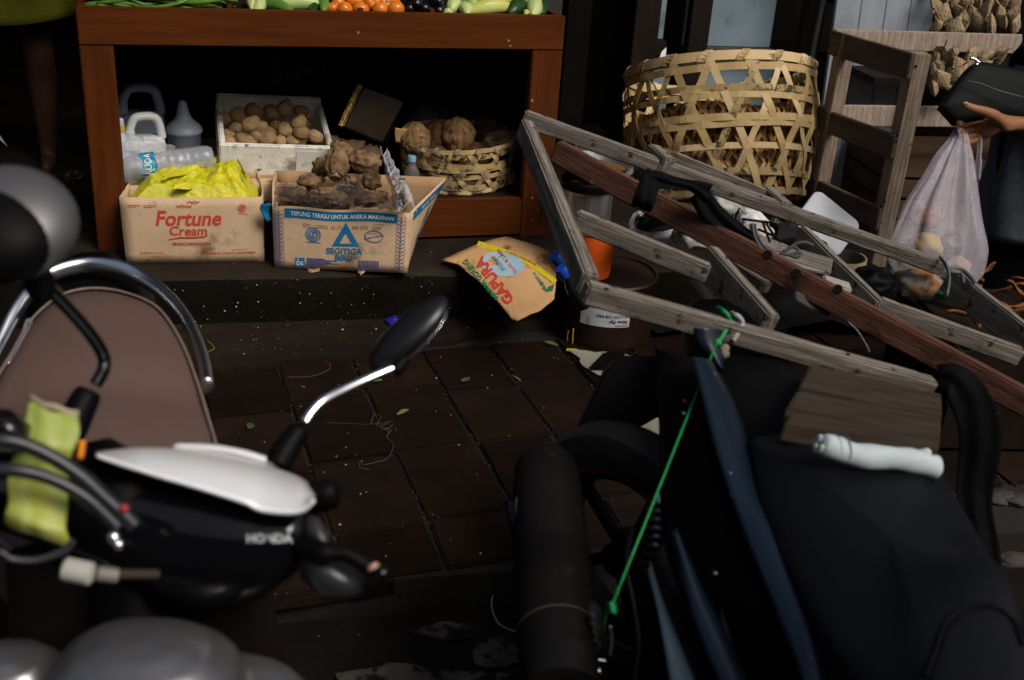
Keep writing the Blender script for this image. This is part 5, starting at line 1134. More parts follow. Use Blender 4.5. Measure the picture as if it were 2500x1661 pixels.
# ================================================================ timber lattice lying across the scooter
LA, LB, LN = D(1440, 690, 1.93), D(1285, 270, 2.7), D(2280, 920, 2.15)
Ln = (LB - LA).cross(LN - LA).normalized()
if Ln.z < 0: Ln = -Ln
def L(px, py, h=0.0): return PLp(px, py, LA + Ln * h, Ln)
lat = thing('timber_lattice', 'weathered grey timber frame with cross battens lying across the black scooter', 'timber frame', LA)
def grey(seed, name='weathered'):   # every batten carries its grain along its own length
    return None
LX, LY_ = (L(2285, 925) - L(1442, 690)).normalized(), (LB - LA).normalized()
def batten(a, c, wd, h, nm='rail', ha=0.0, hb=None, parent=None, mat=None, up=None, bev=.004, wear=.0015):
    hb = ha if hb is None else hb
    p0, p1 = L(*a, ha), L(*c, hb); ax = (p1 - p0); ln = ax.length; ax.normalize(); s_ = ax.cross(up or Ln).normalized(); u = s_.cross(ax).normalized()
    q = MB(); n_ = max(4, int(ln / .04)); vs_ = []; sd = (a[0] * 7 + c[1]) % 97
    for i in range(n_ + 1):
        for (x, z) in ((-1, -1), (1, -1), (1, 0), (-1, 0)):
            p = V((ln * i / n_, x * wd / 2, z * h)); p += V((0, noise.noise(V((i * .7 + sd, x, z))) * wear, noise.noise(V((i * .5 + sd, x * 3, z * 3 + 7))) * wear)); vs_.append(p)
    fs = [(3, 2, 1, 0), tuple(n_ * 4 + k for k in range(4))] + [(i * 4 + k, i * 4 + 4 + k, i * 4 + 4 + (k + 1) % 4, i * 4 + (k + 1) % 4) for i in range(n_) for k in range(4)]
    q.add(vs_, fs)
    o = q.build(nm, mat or GREYWOODX, None, local=True, bevel=bev)
    par = parent if parent is not None else lat
    root = M((ax, s_, u)).transposed().to_4x4(); root.translation = p0
    if par is not False: o.parent = par; o.matrix_basis = par.matrix_basis.inverted() @ root
    else: o.matrix_basis = root
    return o
batten((1436, 688), (2286, 927), .032, .038)
batten((1290, 292), (1447, 668), .031, .046, nm='end_rail')
batten((1284, 270), (2312, 640), .031, .037)
batten((1412, 513), (1738, 648), .029, .038, nm='batten', ha=-.002)
batten((1650, 372), (1872, 464), .026, .042, nm='batten', ha=.004)
batten((1598, 352), (1640, 388), .040, .09, nm='batten', ha=.014)
batten((1880, 456), (1925, 497), .040, .06, nm='batten', ha=.006)
batten((1742, 600), (1893, 770), .030, .092, nm='batten', ha=-.003)
batten((1965, 552), (2158, 738), .027, .042, nm='batten', ha=-.004)
batten((2152, 727), (2500, 852), .029, .040, nm='batten', ha=-.002)
batten((2332, 655), (2620, 880), .031, .066, nm='end_rail', ha=.0)
batten((1795, 632), (1872, 690), .050, .03, nm='batten', ha=-.05)
for (a, h) in (((2070, 865), .001), ((1915, 808), .001), ((1985, 522), .001), ((1480, 705), .001), ((1370, 430), .001)):
    p = L(*a, h); q = MB(); q.blob(p, (.005, .004, .0012), 3, .2, 2, 6); q.build('nail_head', BLACKP, lat)
RUST = pm('rusty_timber', (.145, .066, .045), (.042, .019, .013), 75, .9, bump=1.0, bscale=220, stain=((.022, .013, .010), 9, .58, .12), stain2=((.20, .13, .10), 28, .66, .06), spec=.1, stretch=(.10, 1, 1))
rb = batten((1366, 343), (2560, 976), .029, .052, nm='rusty_beam', ha=.004, hb=.034, parent=False, mat=RUST, wear=.001)
tag(rb, 'long reddish brown beam laid diagonally over the grey timber frame', 'beam')
for px, py in ((1945, 668), (2046, 706), (1875, 622)):
    r_ = ray(px, py); q = MB(); m3 = rb.matrix_basis.to_3x3(); nn = -(m3 @ V((0, 1, 0)));  nn = nn if nn.dot(CAM - rb.matrix_basis.translation) > 0 else -nn
    p0 = rb.matrix_basis.translation + nn * .0148; h = CAM + r_ * ((p0 - CAM).dot(nn) / r_.dot(nn)); h = rb.matrix_basis.inverted() @ h
    q.lathe([(.010, 0), (.010, .0012), (0, .0012)], 12, TRS(h, rotm(90 if (m3 @ V((0, -1, 0))).dot(nn) > 0 else -90, 0, 0))); q.build('bolt_hole', pm('hole_black', (.004, .003, .003), None, 10, .9), rb, local=True)
# loose planks beside and under it
def pxboard(name, label, px, d, th, mat, cat='plank', grp=None, local_dirs=None):
    ds = d if isinstance(d, (list, tuple)) else [d] * len(px); P_ = [D(*p, k) for p, k in zip(px, ds)]
    n_ = (P_[1] - P_[0]).cross(P_[-1] - P_[0]).normalized(); n_ = n_ if n_.dot(P_[0] - CAM) > 0 else -n_
    ax = (P_[1] - P_[0]).normalized(); y_ = n_.cross(ax); m_ = M((ax, y_, n_)).transposed().to_4x4(); m_.translation = P_[0]; iv = m_.inverted()
    q = MB(); q.prism([iv @ p for p in P_], (0, 0, th)); o = q.build(name, mat, bevel=.003, displace=(.002, 14)); o.matrix_basis = m_
    return tag(o, label, cat, grp)
pxboard('loose_plank', 'short pale grey plank with sawn end lying between the two thin battens', [(1905, 592), (2034, 632), (2030, 668), (1925, 655), (1875, 622)], [2.62, 2.6, 2.55, 2.55, 2.6], .03, GREYWOODX)
pxboard('loose_plank', 'grey plank scrap lying higher under the black cloth ends', [(1855, 572), (1925, 598), (1915, 622), (1850, 590)], [2.66, 2.66, 2.6, 2.6], .02, GREYWOODX)
pxboard('white_offcut', 'pale offcut lying under the rusty beam near the thin batten', [(2010, 668), (2075, 690), (2082, 707), (2065, 705), (2015, 682)], [2.5, 2.5, 2.45, 2.45, 2.45], .02, pm('pale_offcut', (.36, .33, .29), (.26, .24, .21), 12, .7, bump=.3))
pxboard('grey_slate', 'grey pointed slat hanging in the shade under the rusty beam', [(1940, 712), (1985, 716), (2022, 748), (2030, 774), (1985, 760), (1942, 736)], 2.35, .006, pm('grey_slat', (.06, .058, .056), (.035, .034, .033), 12, .7))
lowb = thing('plank_block', 'dark weathered block of stacked boards under the near rail', 'boards', D(1950, 950, 1.98))
BLOCKW = pm('dark_weathered_board', (.055, .039, .026), (.013, .0095, .0065), 70, .9, bump=1.0, bscale=160, stretch=(.08, 1, 1), stain=((.02, .015, .01), 5, .50, .25), stain2=((.20, .13, .055), 9, .64, .10), spec=.2)
for P4 in ([(1980, 889), (2300, 962), (2300, 1018), (1950, 948)], [(1948, 951), (2300, 1021), (2298, 1062), (1918, 1000)], [(1932, 1004), (2298, 1065), (2292, 1096), (1915, 1032)]):
    dd = [1.97, 2.06, 1.93, 1.84] if P4[0][1] == 889 else [1.838, 1.928, 1.84, 1.74] if P4[0][1] == 951 else [1.738, 1.838, 1.76, 1.67]
    P_ = [D(*p, k) for p, k in zip(P4, dd)]; n_ = (P_[1] - P_[0]).cross(P_[3] - P_[0]).normalized(); n_ = n_ if n_.dot(P_[0] - CAM) > 0 else -n_
    ax = (P_[1] - P_[0]).normalized(); y_ = n_.cross(ax); m_ = M((ax, y_, n_)).transposed().to_4x4(); m_.translation = P_[0]; iv = m_.inverted()
    q = MB(); fr_ = [iv @ p for p in P_]
    q.prism(fr_, (0, 0, .03)); o = q.build('board', BLOCKW, None, bevel=.003, displace=(.0025, 12)); o.parent = lowb; o.matrix_basis = lowb.matrix_basis.inverted() @ m_
# cloth, straps, ropes
CLOTHB = pm('black_cloth', (.004, .004, .0045), (.003, .003, .0034), 12, .85, bump=.4, bscale=60, spec=.08)
def band(pts, wd, mat, name, label, cat, amp=.004, th=.002, wdir=None, n=8):
    cp = catmull(pts, n); k = len(cp)
    wds = catmull([V((w_, 0, 0)) for w_ in wd], n) if isinstance(wd, (list, tuple)) else None
    def fn(u, v):
        i = min(round(u * (k - 1)), k - 1); t = (cp[min(i + 1, k - 1)] - cp[max(i - 1, 0)]).normalized(); w_ = (wdir or (t.cross(FW)).normalized()); ww = wds[min(i, len(wds) - 1)].x if wds else wd
        return cp[i] + w_ * (ww * (v - .5)) + V(noise.noise_vector(cp[i] * 14 + V((v * 2, 0, 0)))) * amp - FW * (.003 * math.sin(math.pi * v) + .004 * math.sin(v * 11 + cp[i].x * 40))
    q = MB(); q.grid(fn, k, 13); return tag(q.build(name, mat, smooth=True, solid=th), label, cat)
band([D(1568, 452, 2.33), D(1600, 440, 2.33), D(1640, 446, 2.33), D(1690, 455, 2.35), D(1730, 475, 2.37)], [.05, .04, .028, .024, .04], CLOTHB, 'black_cloth', 'black cloth knotted round the rusty beam', 'cloth')
band([D(1600, 425, 2.37), D(1585, 452, 2.28), D(1572, 492, 2.26), D(1562, 512, 2.30)], .040, CLOTHB, 'black_cloth', 'black cloth wrap hanging in front of the rusty beam', 'cloth')
band([D(1700, 470, 2.40), D(1740, 520, 2.42), D(1790, 555, 2.42), D(1835, 580, 2.42), D(1860, 605, 2.4)], [.04, .045, .035, .016, .010], CLOTHB, 'black_cloth', 'loose black cloth end trailing behind the rusty beam', 'cloth')
q = MB()
for pts in ([(1812, 535), (1850, 540), (1885, 545), (1900, 555)], [(1850, 560), (1885, 575), (1905, 590)], [(1870, 545), (1890, 575), (1908, 592)], [(1862, 540), (1868, 560), (1880, 592)]): q.tube(catmull([D(*p, 2.5) for p in pts], 5), .003, 6)
tag(q.build('black_strings', CLOTHB, smooth=True), 'frayed black strings at the loose cloth end', 'string')
band([D(1838, 548, 2.44), D(1842, 575, 2.42), D(1855, 600, 2.40), D(1870, 617, 2.38)], .014, pm('grey_cloth', (.10, .10, .11), None, 12, .8), 'grey_ribbon', 'grey cloth ribbon hanging over the rusty beam', 'ribbon', .002)
q = MB()
for pts in ([(1912, 615), (1930, 605), (1945, 595), (1965, 592), (1985, 600)], [(1905, 618), (1925, 622), (1950, 614), (1935, 602), (1920, 612)], [(1925, 622), (1945, 628), (1958, 618)]): q.tube(catmull([D(*p, 2.50) for p in pts], 6), .004, 7)
tag(q.build('rag_knot', pm('grey_rag', (.075, .073, .068), (.04, .04, .037), 18, .9, bump=.6), smooth=True), 'grey rag knotted round the short pale plank', 'rag')
RAGB = pm('blue_grey_rag', (.11, .13, .14), (.06, .07, .075), 20, .8, bump=.6)
q = MB()
for pts in ([(2295, 628), (2310, 648), (2318, 680), (2312, 720)], [(2312, 655), (2340, 655), (2360, 668), (2380, 690)], [(2318, 662), (2345, 668), (2352, 690)]): q.tube(catmull([L(*p, .008) for p in pts], 6), .0055, 8, flat=(1, .6))
tag(q.build('rag_tie', RAGB, smooth=True), 'blue grey rag tying the far rail to its end piece', 'rag')
GROPE = pm('green_rope', (.0, .24, .055), (.0, .14, .03), 60, .5, bump=.4, bscale=120)
rope = thing('green_rope', 'thin bright green rope stretched from the near rail to the footpeg', 'rope', L(1768, 760, .005))
q = MB(); q.tube(catmull([L(1752, 752, -.03), L(1762, 757, .006), L(1775, 768, .008), D(1781, 785, 2.015), D(1770, 810, 2.0), D(1752, 838, 1.99)], 6), .0042, 8); q.build('rope_loop', GROPE, rope, smooth=True)
q = MB(); q.tube([D(1750, 836, 1.96), D(1665, 1050, 1.755), D(1574, 1280, 1.645), D(1494, 1478, 1.57)], .0019, 8); q.build('rope_line', GROPE, rope, smooth=True)
q = MB()
for k in range(4): q.tube(catmull([D(1484 + 2 * k, 1478 + 6 * k, 1.57), D(1492 + k, 1474 + 6 * k, 1.56), D(1502, 1480 + 6 * k, 1.57)], 5), .0026, 7)
q.tube(catmull([D(1492, 1480, 1.565), D(1480, 1495, 1.58), D(1474, 1520, 1.64), D(1472, 1545, 1.70)], 5), .0026, 7)
q.blob(D(1752, 838, 1.985), (.008, .007, .007), 3, .4, 3, 8); q.build('rope_knot', GROPE, rope, smooth=True)
q = MB(); q.tube(catmull([D(1372, 1618, 1.72), D(1385, 1628, 1.71), D(1400, 1620, 1.72), D(1418, 1620, 1.73)], 6), .004, 7); q.blob(D(1385, 1624, 1.715), (.009, .008, .006), 4, .5, 4, 8); tag(q.build('rope_end', GROPE, smooth=True), 'loose green rope end beside the footpeg bracket', 'rope')
q = MB(); q.tube(catmull([L(1786, 765, -.03), L(1792, 768, .006), L(1805, 775, .010), D(1812, 792, 2.02), D(1800, 815, 2.01), D(1790, 832, 2.01)], 6), .0045, 8); tag(q.build('white_rope', pm('white_rope', (.36, .35, .32), (.24, .23, .21), 60, .8, bump=.6, bscale=120), smooth=True), 'greyish white rope loop round the near rail', 'rope')
q = MB(); q.blob(D(1765, 860, 2.0), (.010, .008, .016), 7, .6, 4, 8); tag(q.build('rope_fray', pm('frayed_rope', (.22, .19, .14), None, 30, .9), smooth=True), 'frayed tan rope tuft below the near rail', 'rope')
q = MB(); q.tube(catmull([D(2070, 785, 2.3), D(2095, 810, 2.3), D(2118, 848, 2.3), D(2122, 860, 2.3)], 6), .0014, 6); tag(q.build('grey_wire', pm('grey_wire', (.15, .15, .17), None, 10, .4), smooth=True), 'thin grey wire hanging under the rusty beam', 'wire')
# rolled white cloth on the scooter seat
TOW = pm('white_towel', (.44, .51, .53), (.36, .43, .45), 9, .85, bump=.35, bscale=90, spec=.1, stain=((.30, .31, .40), 14, .70, .04))
a, c = D(2005, 1086, 1.59), D(2288, 1142, 1.64)
rl = thing('rolled_towel', 'rolled white towel with blue edge lines lying on the black seat under the boards', 'towel', a)
q = MB(); cp = catmull([a, a.lerp(c, .3) - UP * .004, a.lerp(c, .7) + UP * .001, c], 8); q.tube(cp, [.014, .0165] + [.0178 + .0012 * math.sin(i * .9) for i in range(len(cp) - 4)] + [.0175, .013], 22); o = q.build('towel_roll', TOW, rl, smooth=True, displace=(.0035, 26))
q = MB(); ax = (c - a).normalized()
for k in range(2):
    rr_ = .011 - .004 * k; x_ = ax.cross(UP).normalized(); y_ = ax.cross(x_); q.tube([a - ax * .004 + x_ * (rr_ * math.cos(t)) + y_ * (rr_ * math.sin(t)) for t in [i * .42 for i in range(13)]], .0028, 6)
q.build('towel_end', TOW, rl, smooth=True)
ET = pm('towel_edge', (.06, .12, .20), None, 10, .8)
for s_ in (.08, .16):
    q = MB(); p = a + ax * (s_ * .19 + .006); q.tube([p + x_ * (.0184 * math.cos(t)) + y_ * (.0184 * math.sin(t)) + ax * .004 * math.sin(t) for t in [i * .33 for i in range(20)]], .0011, 5); q.build('edge_line', ET, rl, smooth=True)
q = MB(); q.blob(c + UP * .018 - RT * .02, (.012, .009, .008), 3, .3, 3, 8, rotm(0, -40, 0)); q.build('towel_corner', TOW, rl, smooth=True)

# ================================================================ scooters
def pillow(outl, dome, drop, parent, mat, name, nr=9, sub=4, power=3.0, rnd=.012, extra=None):
    pts = catmull(outl, sub, closed=True); k = len(pts); c = sum(pts, V()) / k; vs_ = []
    rings = [(1.0, -drop), (1.0, -drop * .35), (.995, -rnd), (.985, -rnd * .35), (.965, 0)] + [(.965 * (1 - (i + 1) / nr), None) for i in range(nr)]
    for s_, z in rings:
        for p in pts:
            d = p - c; pp = c + V((d.x * s_, d.y * s_, d.z * s_)); zz = z if z is not None else dome * (1 - (s_ / .965) ** power)
            pp.z += zz
            if extra and s_ < .99: pp.z += extra(pp) * min(1, (1 - s_) * 12)
            vs_.append(pp)
    q = MB(); fs = [(i * k + j, i * k + (j + 1) % k, (i + 1) * k + (j + 1) % k, (i + 1) * k + j) for i in range(len(rings) - 1) for j in range(k)]
    q.add(vs_, fs); o = q.build(name, mat, parent, smooth=True); return o, pts
def loft(stations, n=20, power=2.4):
    """stations: (centre, half vec a, half vec b)"""
    q = MB(); vs_ = []
    for c, a, b_ in stations:
        for j in range(n):
            t = 2 * math.pi * j / n; ct, st = math.cos(t), math.sin(t); k = (abs(ct) ** power + abs(st) ** power) ** (-1 / power); vs_.append(V(c) + V(a) * (ct * k) + V(b_) * (st * k))
    m_ = len(stations); fs = [(i * n + j, i * n + (j + 1) % n, (i + 1) * n + (j + 1) % n, (i + 1) * n + j) for i in range(m_ - 1) for j in range(n)] + [tuple(range(n - 1, -1, -1)), tuple(range((m_ - 1) * n, m_ * n))]
    return q.add(vs_, fs)
def wheel(parent, c, fwd, rad, wd, rimmat, tape=None):
    ax = V((0, 0, 1)).cross(fwd).normalized(); m_ = M((fwd, V((0, 0, 1)), ax)).transposed().to_4x4(); m_.translation = c
    q = MB(); q.lathe([(rad * .66, -wd * .42), (rad * .80, -wd * .52), (rad * .95, -wd * .40), (rad, -wd * .12), (rad, wd * .12), (rad * .95, wd * .40), (rad * .80, wd * .52), (rad * .66, wd * .42)], 48, m_, cb=False, ct=False)
    ty = q.build('tyre', pm('tyre_rubber', (.010, .010, .010), (.007, .007, .007), 20, .75, bump=.4, bscale=60), parent, smooth='auto')
    q = MB(); q.lathe([(rad * .655, -wd * .40), (rad * .60, -wd * .28), (rad * .60, wd * .28), (rad * .655, wd * .40)], 40, m_, cb=False, ct=False); q.lathe([(.0, -wd * .5), (.035, -wd * .5), (.035, wd * .5), (0, wd * .5)], 20, m_)
    for k in range(5):
        a = 2 * math.pi * k / 5; dr = fwd * math.cos(a) + V((0, 0, 1)) * math.sin(a); q.beam(V(c) + dr * .03, V(c) + dr * rad * .61, .022, .018, ax)
    q.build('rim', rimmat, parent, smooth='auto')
    if tape:
        q = MB(); q.lathe([(rad * .70, -wd * .455), (rad * .685, -wd * .44)], 60, m_, cb=False, ct=False); q.lathe([(rad * .70, wd * .455), (rad * .685, wd * .44)], 60, m_, cb=False, ct=False); q.build('rim_tape', tape, parent)

# ---------------------------------------------------------------- right-hand scooter
SEATB = pm('black_seat_vinyl', (.0036, .0042, .006), (.0022, .0026, .0038), 5, .40, rough2=.5, bump=.6, bscale=230, spec=.16, stain=((.005, .0048, .0046), 4, .6, .15))
NAVYP = pm('navy_paint', (.0034, .0088, .0175), (.0027, .007, .014), 4, .32, coat=.2, spec=.4, speck=((.3, .33, .36), 22, .02))
scr = thing('dark_scooter', 'black and dark blue scooter carrying the grey timber frame, its exhaust facing the pavement', 'scooter', V((.82, 1.35, -.10)))
zs = .66
so = [Zp(x, y, z) for x, y, z in ((1835, 1060, .665), (1838, 1120, .66), (1852, 1210, .655), (1905, 1350, .65), (1985, 1500, .65), (2075, 1640, .655), (2180, 1760, .67), (2330, 1810, .70), (2470, 1760, .71), (2525, 1650, .71), (2505, 1530, .70), (2445, 1400, .675), (2375, 1270, .66), (2300, 1150, .655), (2265, 1110, .66), (2180, 1085, .665), (1960, 1058, .665))]
hump = D(2415, 1465, 1.36)
seat, sp = pillow(so, .020, .07, scr, SEATB, 'seat', extra=lambda p: .030 * math.exp(-(((p - V((hump.x, hump.y, p.z))).length) / .085) ** 2))
PIPE = pm('seat_piping', (.003, .003, .0033), None, 20, .7, spec=.1)
def onseat(px, py, lift=.003):
    bv = seat.data; 
    return Zp(px, py, .70)
def seat_hit(px, py, off=.002):
    m_ = scr.matrix_basis.inverted(); o_ = m_ @ CAM; d_ = (m_.to_3x3() @ ray(px, py)).normalized()
    ok, loc, nor, idx = seat.ray_cast(o_, d_); return (scr.matrix_basis @ loc + nor * off) if ok else Zp(px, py, .69)
bpy.context.view_layer.update()
for dx in (0, 16):
    q = MB(); q.tube(catmull([seat_hit(x + dx * .9, y + dx * .5) for x, y in ((2262, 1655), (2285, 1590), (2305, 1530), (2345, 1492), (2395, 1478), (2440, 1490), (2475, 1525), (2495, 1580))], 8), .0022 if dx == 0 else .001, 6); q.build('seat_seam', PIPE, scr, smooth=True)
HW = .155
bst = []
for y, x, z, hw, hz in ((1.93, .86, .60, .05, .05), (1.86, .86, .58, .085, .075), (1.70, .84, .545, .115, .09), (1.45, .82, .50, .140, .125), (1.2, .81, .46, .150, .165), (.98, .82, .46, .150, .19), (.82, .84, .48, .13, .20), (.70, .86, .5, .09, .16)): bst.append((V((x, y, z)), V((hw, 0, 0)), V((0, 0, hz))))
loft(bst, 24, 3.0).build('body', BLACKP, scr, smooth=True)
def px_ribbon(l, r_, dl, dr, nm, mat, bulge=.012, par=None, nu=24, nv=8, solid=.003):
    A_ = catmull([D(x, y, d) for (x, y), d in zip(l, dl)], 8); B_ = catmull([D(x, y, d) for (x, y), d in zip(r_, dr)], 8); k = len(A_)
    q = MB(); q.grid(lambda u, v: A_[round(u * (k - 1))].lerp(B_[min(round(u * (k - 1)), len(B_) - 1)], v) - FW * (bulge * math.sin(math.pi * v)), k, nv); return q.build(nm, mat, par or scr, smooth=True, solid=solid)
px_ribbon([(1690, 872), (1712, 960), (1760, 1140), (1830, 1340), (1935, 1600), (1975, 1720)], [(1735, 880), (1790, 980), (1850, 1150), (1900, 1300), (1990, 1520), (2050, 1720)], [1.86, 1.78, 1.64, 1.5, 1.36, 1.30], [1.90, 1.82, 1.68, 1.53, 1.39, 1.32], 'side_panel', NAVYP)
px_ribbon([(1692, 800), (1700, 835), (1730, 870), (1755, 895)], [(1760, 805), (1765, 840), (1768, 880), (1762, 905)], [1.98] * 4, [2.0] * 4, 'tail_panel', NAVYP)
px_ribbon([(1578, 1395), (1600, 1470), (1618, 1560), (1640, 1700)], [(1588, 1370), (1640, 1500), (1680, 1600), (1715, 1700)], [1.62, 1.57, 1.52, 1.46], [1.63, 1.58, 1.53, 1.47], 'lower_panel', pm('slate_paint', (.022, .036, .05), (.018, .03, .042), 5, .35, coat=.2))
px_ribbon([(1640, 1300), (1670, 1440), (1710, 1560), (1770, 1700)], [(1650, 1290), (1715, 1440), (1780, 1560), (1850, 1700)], [1.60, 1.54, 1.49, 1.43], [1.60, 1.54, 1.49, 1.43], 'lower_panel', NAVYP)
px_ribbon([(1585, 1350), (1610, 1440), (1650, 1560), (1710, 1700)], [(1620, 1330), (1655, 1440), (1705, 1560), (1765, 1700)], [1.64, 1.59, 1.54, 1.48], [1.64, 1.59, 1.54, 1.48], 'inner_panel', BLACKP, .006)
px_ribbon([(1600, 850), (1610, 1050), (1615, 1250), (1640, 1450)], [(1700, 880), (1730, 1050), (1790, 1250), (1900, 1500)], [1.98, 1.86, 1.74, 1.64], [1.92, 1.80, 1.66, 1.5], 'side_cover', BLACKP, .01)
# exhaust
e0, e1 = D(1330, 1118, 2.12), D(1372, 1700, 1.66)
EXM = pm('exhaust_grey', (.0075, .0066, .0062), (.0032, .003, .003), 6, .62, rough2=.7, bump=.2, bscale=60, stain=((.005, .005, .0055), 5, .56, .1), stain2=((.018, .012, .008), 14, .62, .1), spec=.12)
ex_ = thing  # (name kept short on purpose)
q = MB(); ed = (e1 - e0).normalized(); ln = (e1 - e0).length
q.tube([e0, e0 + ed * .008, e0 + ed * .035, e0 + ed * .09, e0 + ed * .26, e0 + ed * .265, e0 + ed * .27, e0 + ed * (ln * .80), e0 + ed * (ln * .81), e0 + ed * ln], [.030, .045, .057, .062, .0632, .0620, .0632, .0645, .0625, .060], 30)
exo = q.build('exhaust', EXM, scr, smooth='auto')
q = MB(); q.tube([e0 + ed * .43, e0 + ed * .433], .0655, 30, caps=True); q.build('exhaust_ring', pm('exhaust_ring', (.10, .09, .08), None, 10, .5, metal=.6), exo, smooth='auto')
sh = [D(1258, 1225, 2.0), D(1272, 1290, 1.96), D(1285, 1370, 1.90), D(1298, 1465, 1.83)]
q = MB(); q.tube(catmull(sh, 6), .016, 10, flat=(.6, 1.3)); hsd = q.build('heat_shield', BLACKG, scr, smooth=True)
q = MB(); q.tube(catmull([D(1262, 1216, 1.985), D(1262, 1270, 1.95), D(1278, 1370, 1.88), D(1288, 1465, 1.815)], 6), .0045, 8); q.build('shield_edge', pm('dull_chrome', (.22, .24, .28), None, 10, .3, metal=1.0), hsd, smooth=True)
q = MB(); q.blob(D(1284, 1459, 1.80), (.008, .008, .008), 1, 0, 1, 8); q.build('shield_bolt', CHROME, hsd, smooth=True)
# rear wheel, fender, peg
fwd = V((math.sin(R(30)), -math.cos(R(30)), 0)); wheel(scr, V((.70, 1.78, .17)), fwd, .27, .10, BLACKP, pm('red_tape', (.30, .02, .015), None, 10, .5))
fin = [(1648, 872), (1510, 868), (1475, 905), (1408, 1048), (1430, 1068), (1470, 1078), (1515, 1070), (1580, 1035), (1640, 1000)]
q = MB(); q.prism([D(x, y, 2.30) for x, y in fin], FW * .03); q.build('rear_fender', BLACKP, scr, bevel=.006)
q = MB(); q.prism([D(x, y, 2.42) for x, y in ((1432, 905), (1478, 858), (1530, 860), (1500, 905))], FW * .02); q.build('fender_tip', BLACKP, scr, bevel=.004)
q = MB(); q.tube([D(1440, 1470, 1.76), D(1442, 1480, 1.76), D(1446, 1510, 1.75), D(1450, 1560, 1.73), D(1456, 1608, 1.72)], [.007, .013, .018, .019, .018], 14); peg = q.build('footpeg', pm('peg_rubber', (.012, .013, .016), None, 10, .5), scr, smooth=True)
q = MB()
for k in range(5): q.tube(catmull([D(1428 + k * 2, 1512 + 20 * k, 1.735), D(1446 + k * 2, 1504 + 20 * k, 1.70), D(1466 + k * 2, 1490 + 20 * k, 1.735)], 5), .003, 6)
q.build('peg_rib', pm('peg_rib', (.03, .032, .036), None, 10, .45), peg, smooth=True)
q = MB(); q.beam(D(1455, 1612, 1.70), D(1462, 1700, 1.66), .030, .014, -FW); br_ = q.build('peg_bracket', BLACKP, scr, bevel=.003)
q = MB(); q.tube(catmull([D(1446, 1652, 1.68), D(1446, 1625, 1.685), D(1458, 1612, 1.69), D(1480, 1615, 1.69)], 5), .0028, 7); q.build('bracket_edge', CHROME, br_, smooth=True)
q = MB(); q.blob(D(1461, 1640, 1.67), (.0065, .0065, .0065), 1, 0, 1, 8); q.build('bracket_bolt', CHROME, br_, smooth=True)
q = MB(); q.tube(catmull([D(1490, 1528, 1.70), D(1494, 1560, 1.70), D(1490, 1600, 1.70)], 5), .003, 6); q.build('engine_bracket', STEEL, scr, smooth=True)
loft([(V((.70, 1.80, .17)), V((.035, 0, 0)), V((0, 0, .05))), (V((.68, 1.5, .15)), V((.05, 0, 0)), V((0, 0, .08))), (V((.70, 1.2, .16)), V((.10, 0, 0)), V((0, 0, .11)))], 14).build('engine_case', BLACKP, scr, smooth=True)
q = MB(); q.blob(D(1671, 980, 1.84), (.0035, .0035, .0035), 1, 0, 1, 6); q.build('red_indicator', pm('red_lens', (.35, .01, .03), None, 5, .3), scr, smooth=True)
for k, (x, y, d) in enumerate(((1745, 1400, 1.53), (1668, 1010, 1.80))):
    q = MB(); q.blob(D(x, y, d), (.005, .005, .004), 1, 0, 1, 8); q.build('panel_bolt', pm('bolt_steel', (.12, .12, .13), None, 10, .35, metal=1.0), scr, smooth=True)
sa, sb_ = D(1612, 1215, 1.86), D(1600, 1400, 1.76); q = MB(); q.tube([sa.lerp(sb_, i / 90) + RT * (.020 * math.cos(i * .62)) + FW * (.020 * math.sin(i * .62)) for i in range(91)], .0042, 6); q.build('shock_spring', pm('spring_steel', (.05, .05, .055), None, 10, .4, metal=.8), scr, smooth=True)
q = MB(); q.tube([sa, sb_], .010, 10); q.build('shock_rod', STEEL, scr, smooth='auto')
q = MB()
for k in range(6): q.box((.655, 1.36 - .018 * k, .17), (.05, .008, .12))
q.build('engine_fins', pm('engine_alloy', (.05, .05, .052), None, 20, .5, metal=.6), scr)
q = MB(); q.tube(catmull([D(1545, 1290, 1.80), D(1530, 1380, 1.74), D(1548, 1480, 1.70), D(1560, 1580, 1.66), D(1545, 1700, 1.60)], 6), .005, 8); q.build('brake_hose', BLACKG, scr, smooth=True)
q = MB(); q.tube([D(1700, 905, 1.865), D(1745, 1040, 1.765), D(1795, 1180, 1.665), D(1850, 1330, 1.56), D(1935, 1520, 1.43), D(1990, 1640, 1.37)], .0016, 6); q.build('panel_gap', BLACKP, scr, smooth=True)
# front part: floor, leg shield, steering, wheel (beyond the right edge)
q = MB(); q.box((.86, .52, .20), (.30, .46, .05)); q.build('floorboard', BLACKP, scr, bevel=.01)
loft([(V((.88, .26, .20)), V((.20, 0, 0)), V((0, .03, 0))), (V((.88, .22, .5)), V((.24, 0, 0)), V((0, .035, 0))), (V((.88, .26, .78)), V((.14, 0, 0)), V((0, .04, 0)))], 18).build('leg_shield', NAVYP, scr, smooth=True)
wheel(scr, V((.88, .02, .17)), V((0, -1, 0)), .26, .09, BLACKP)
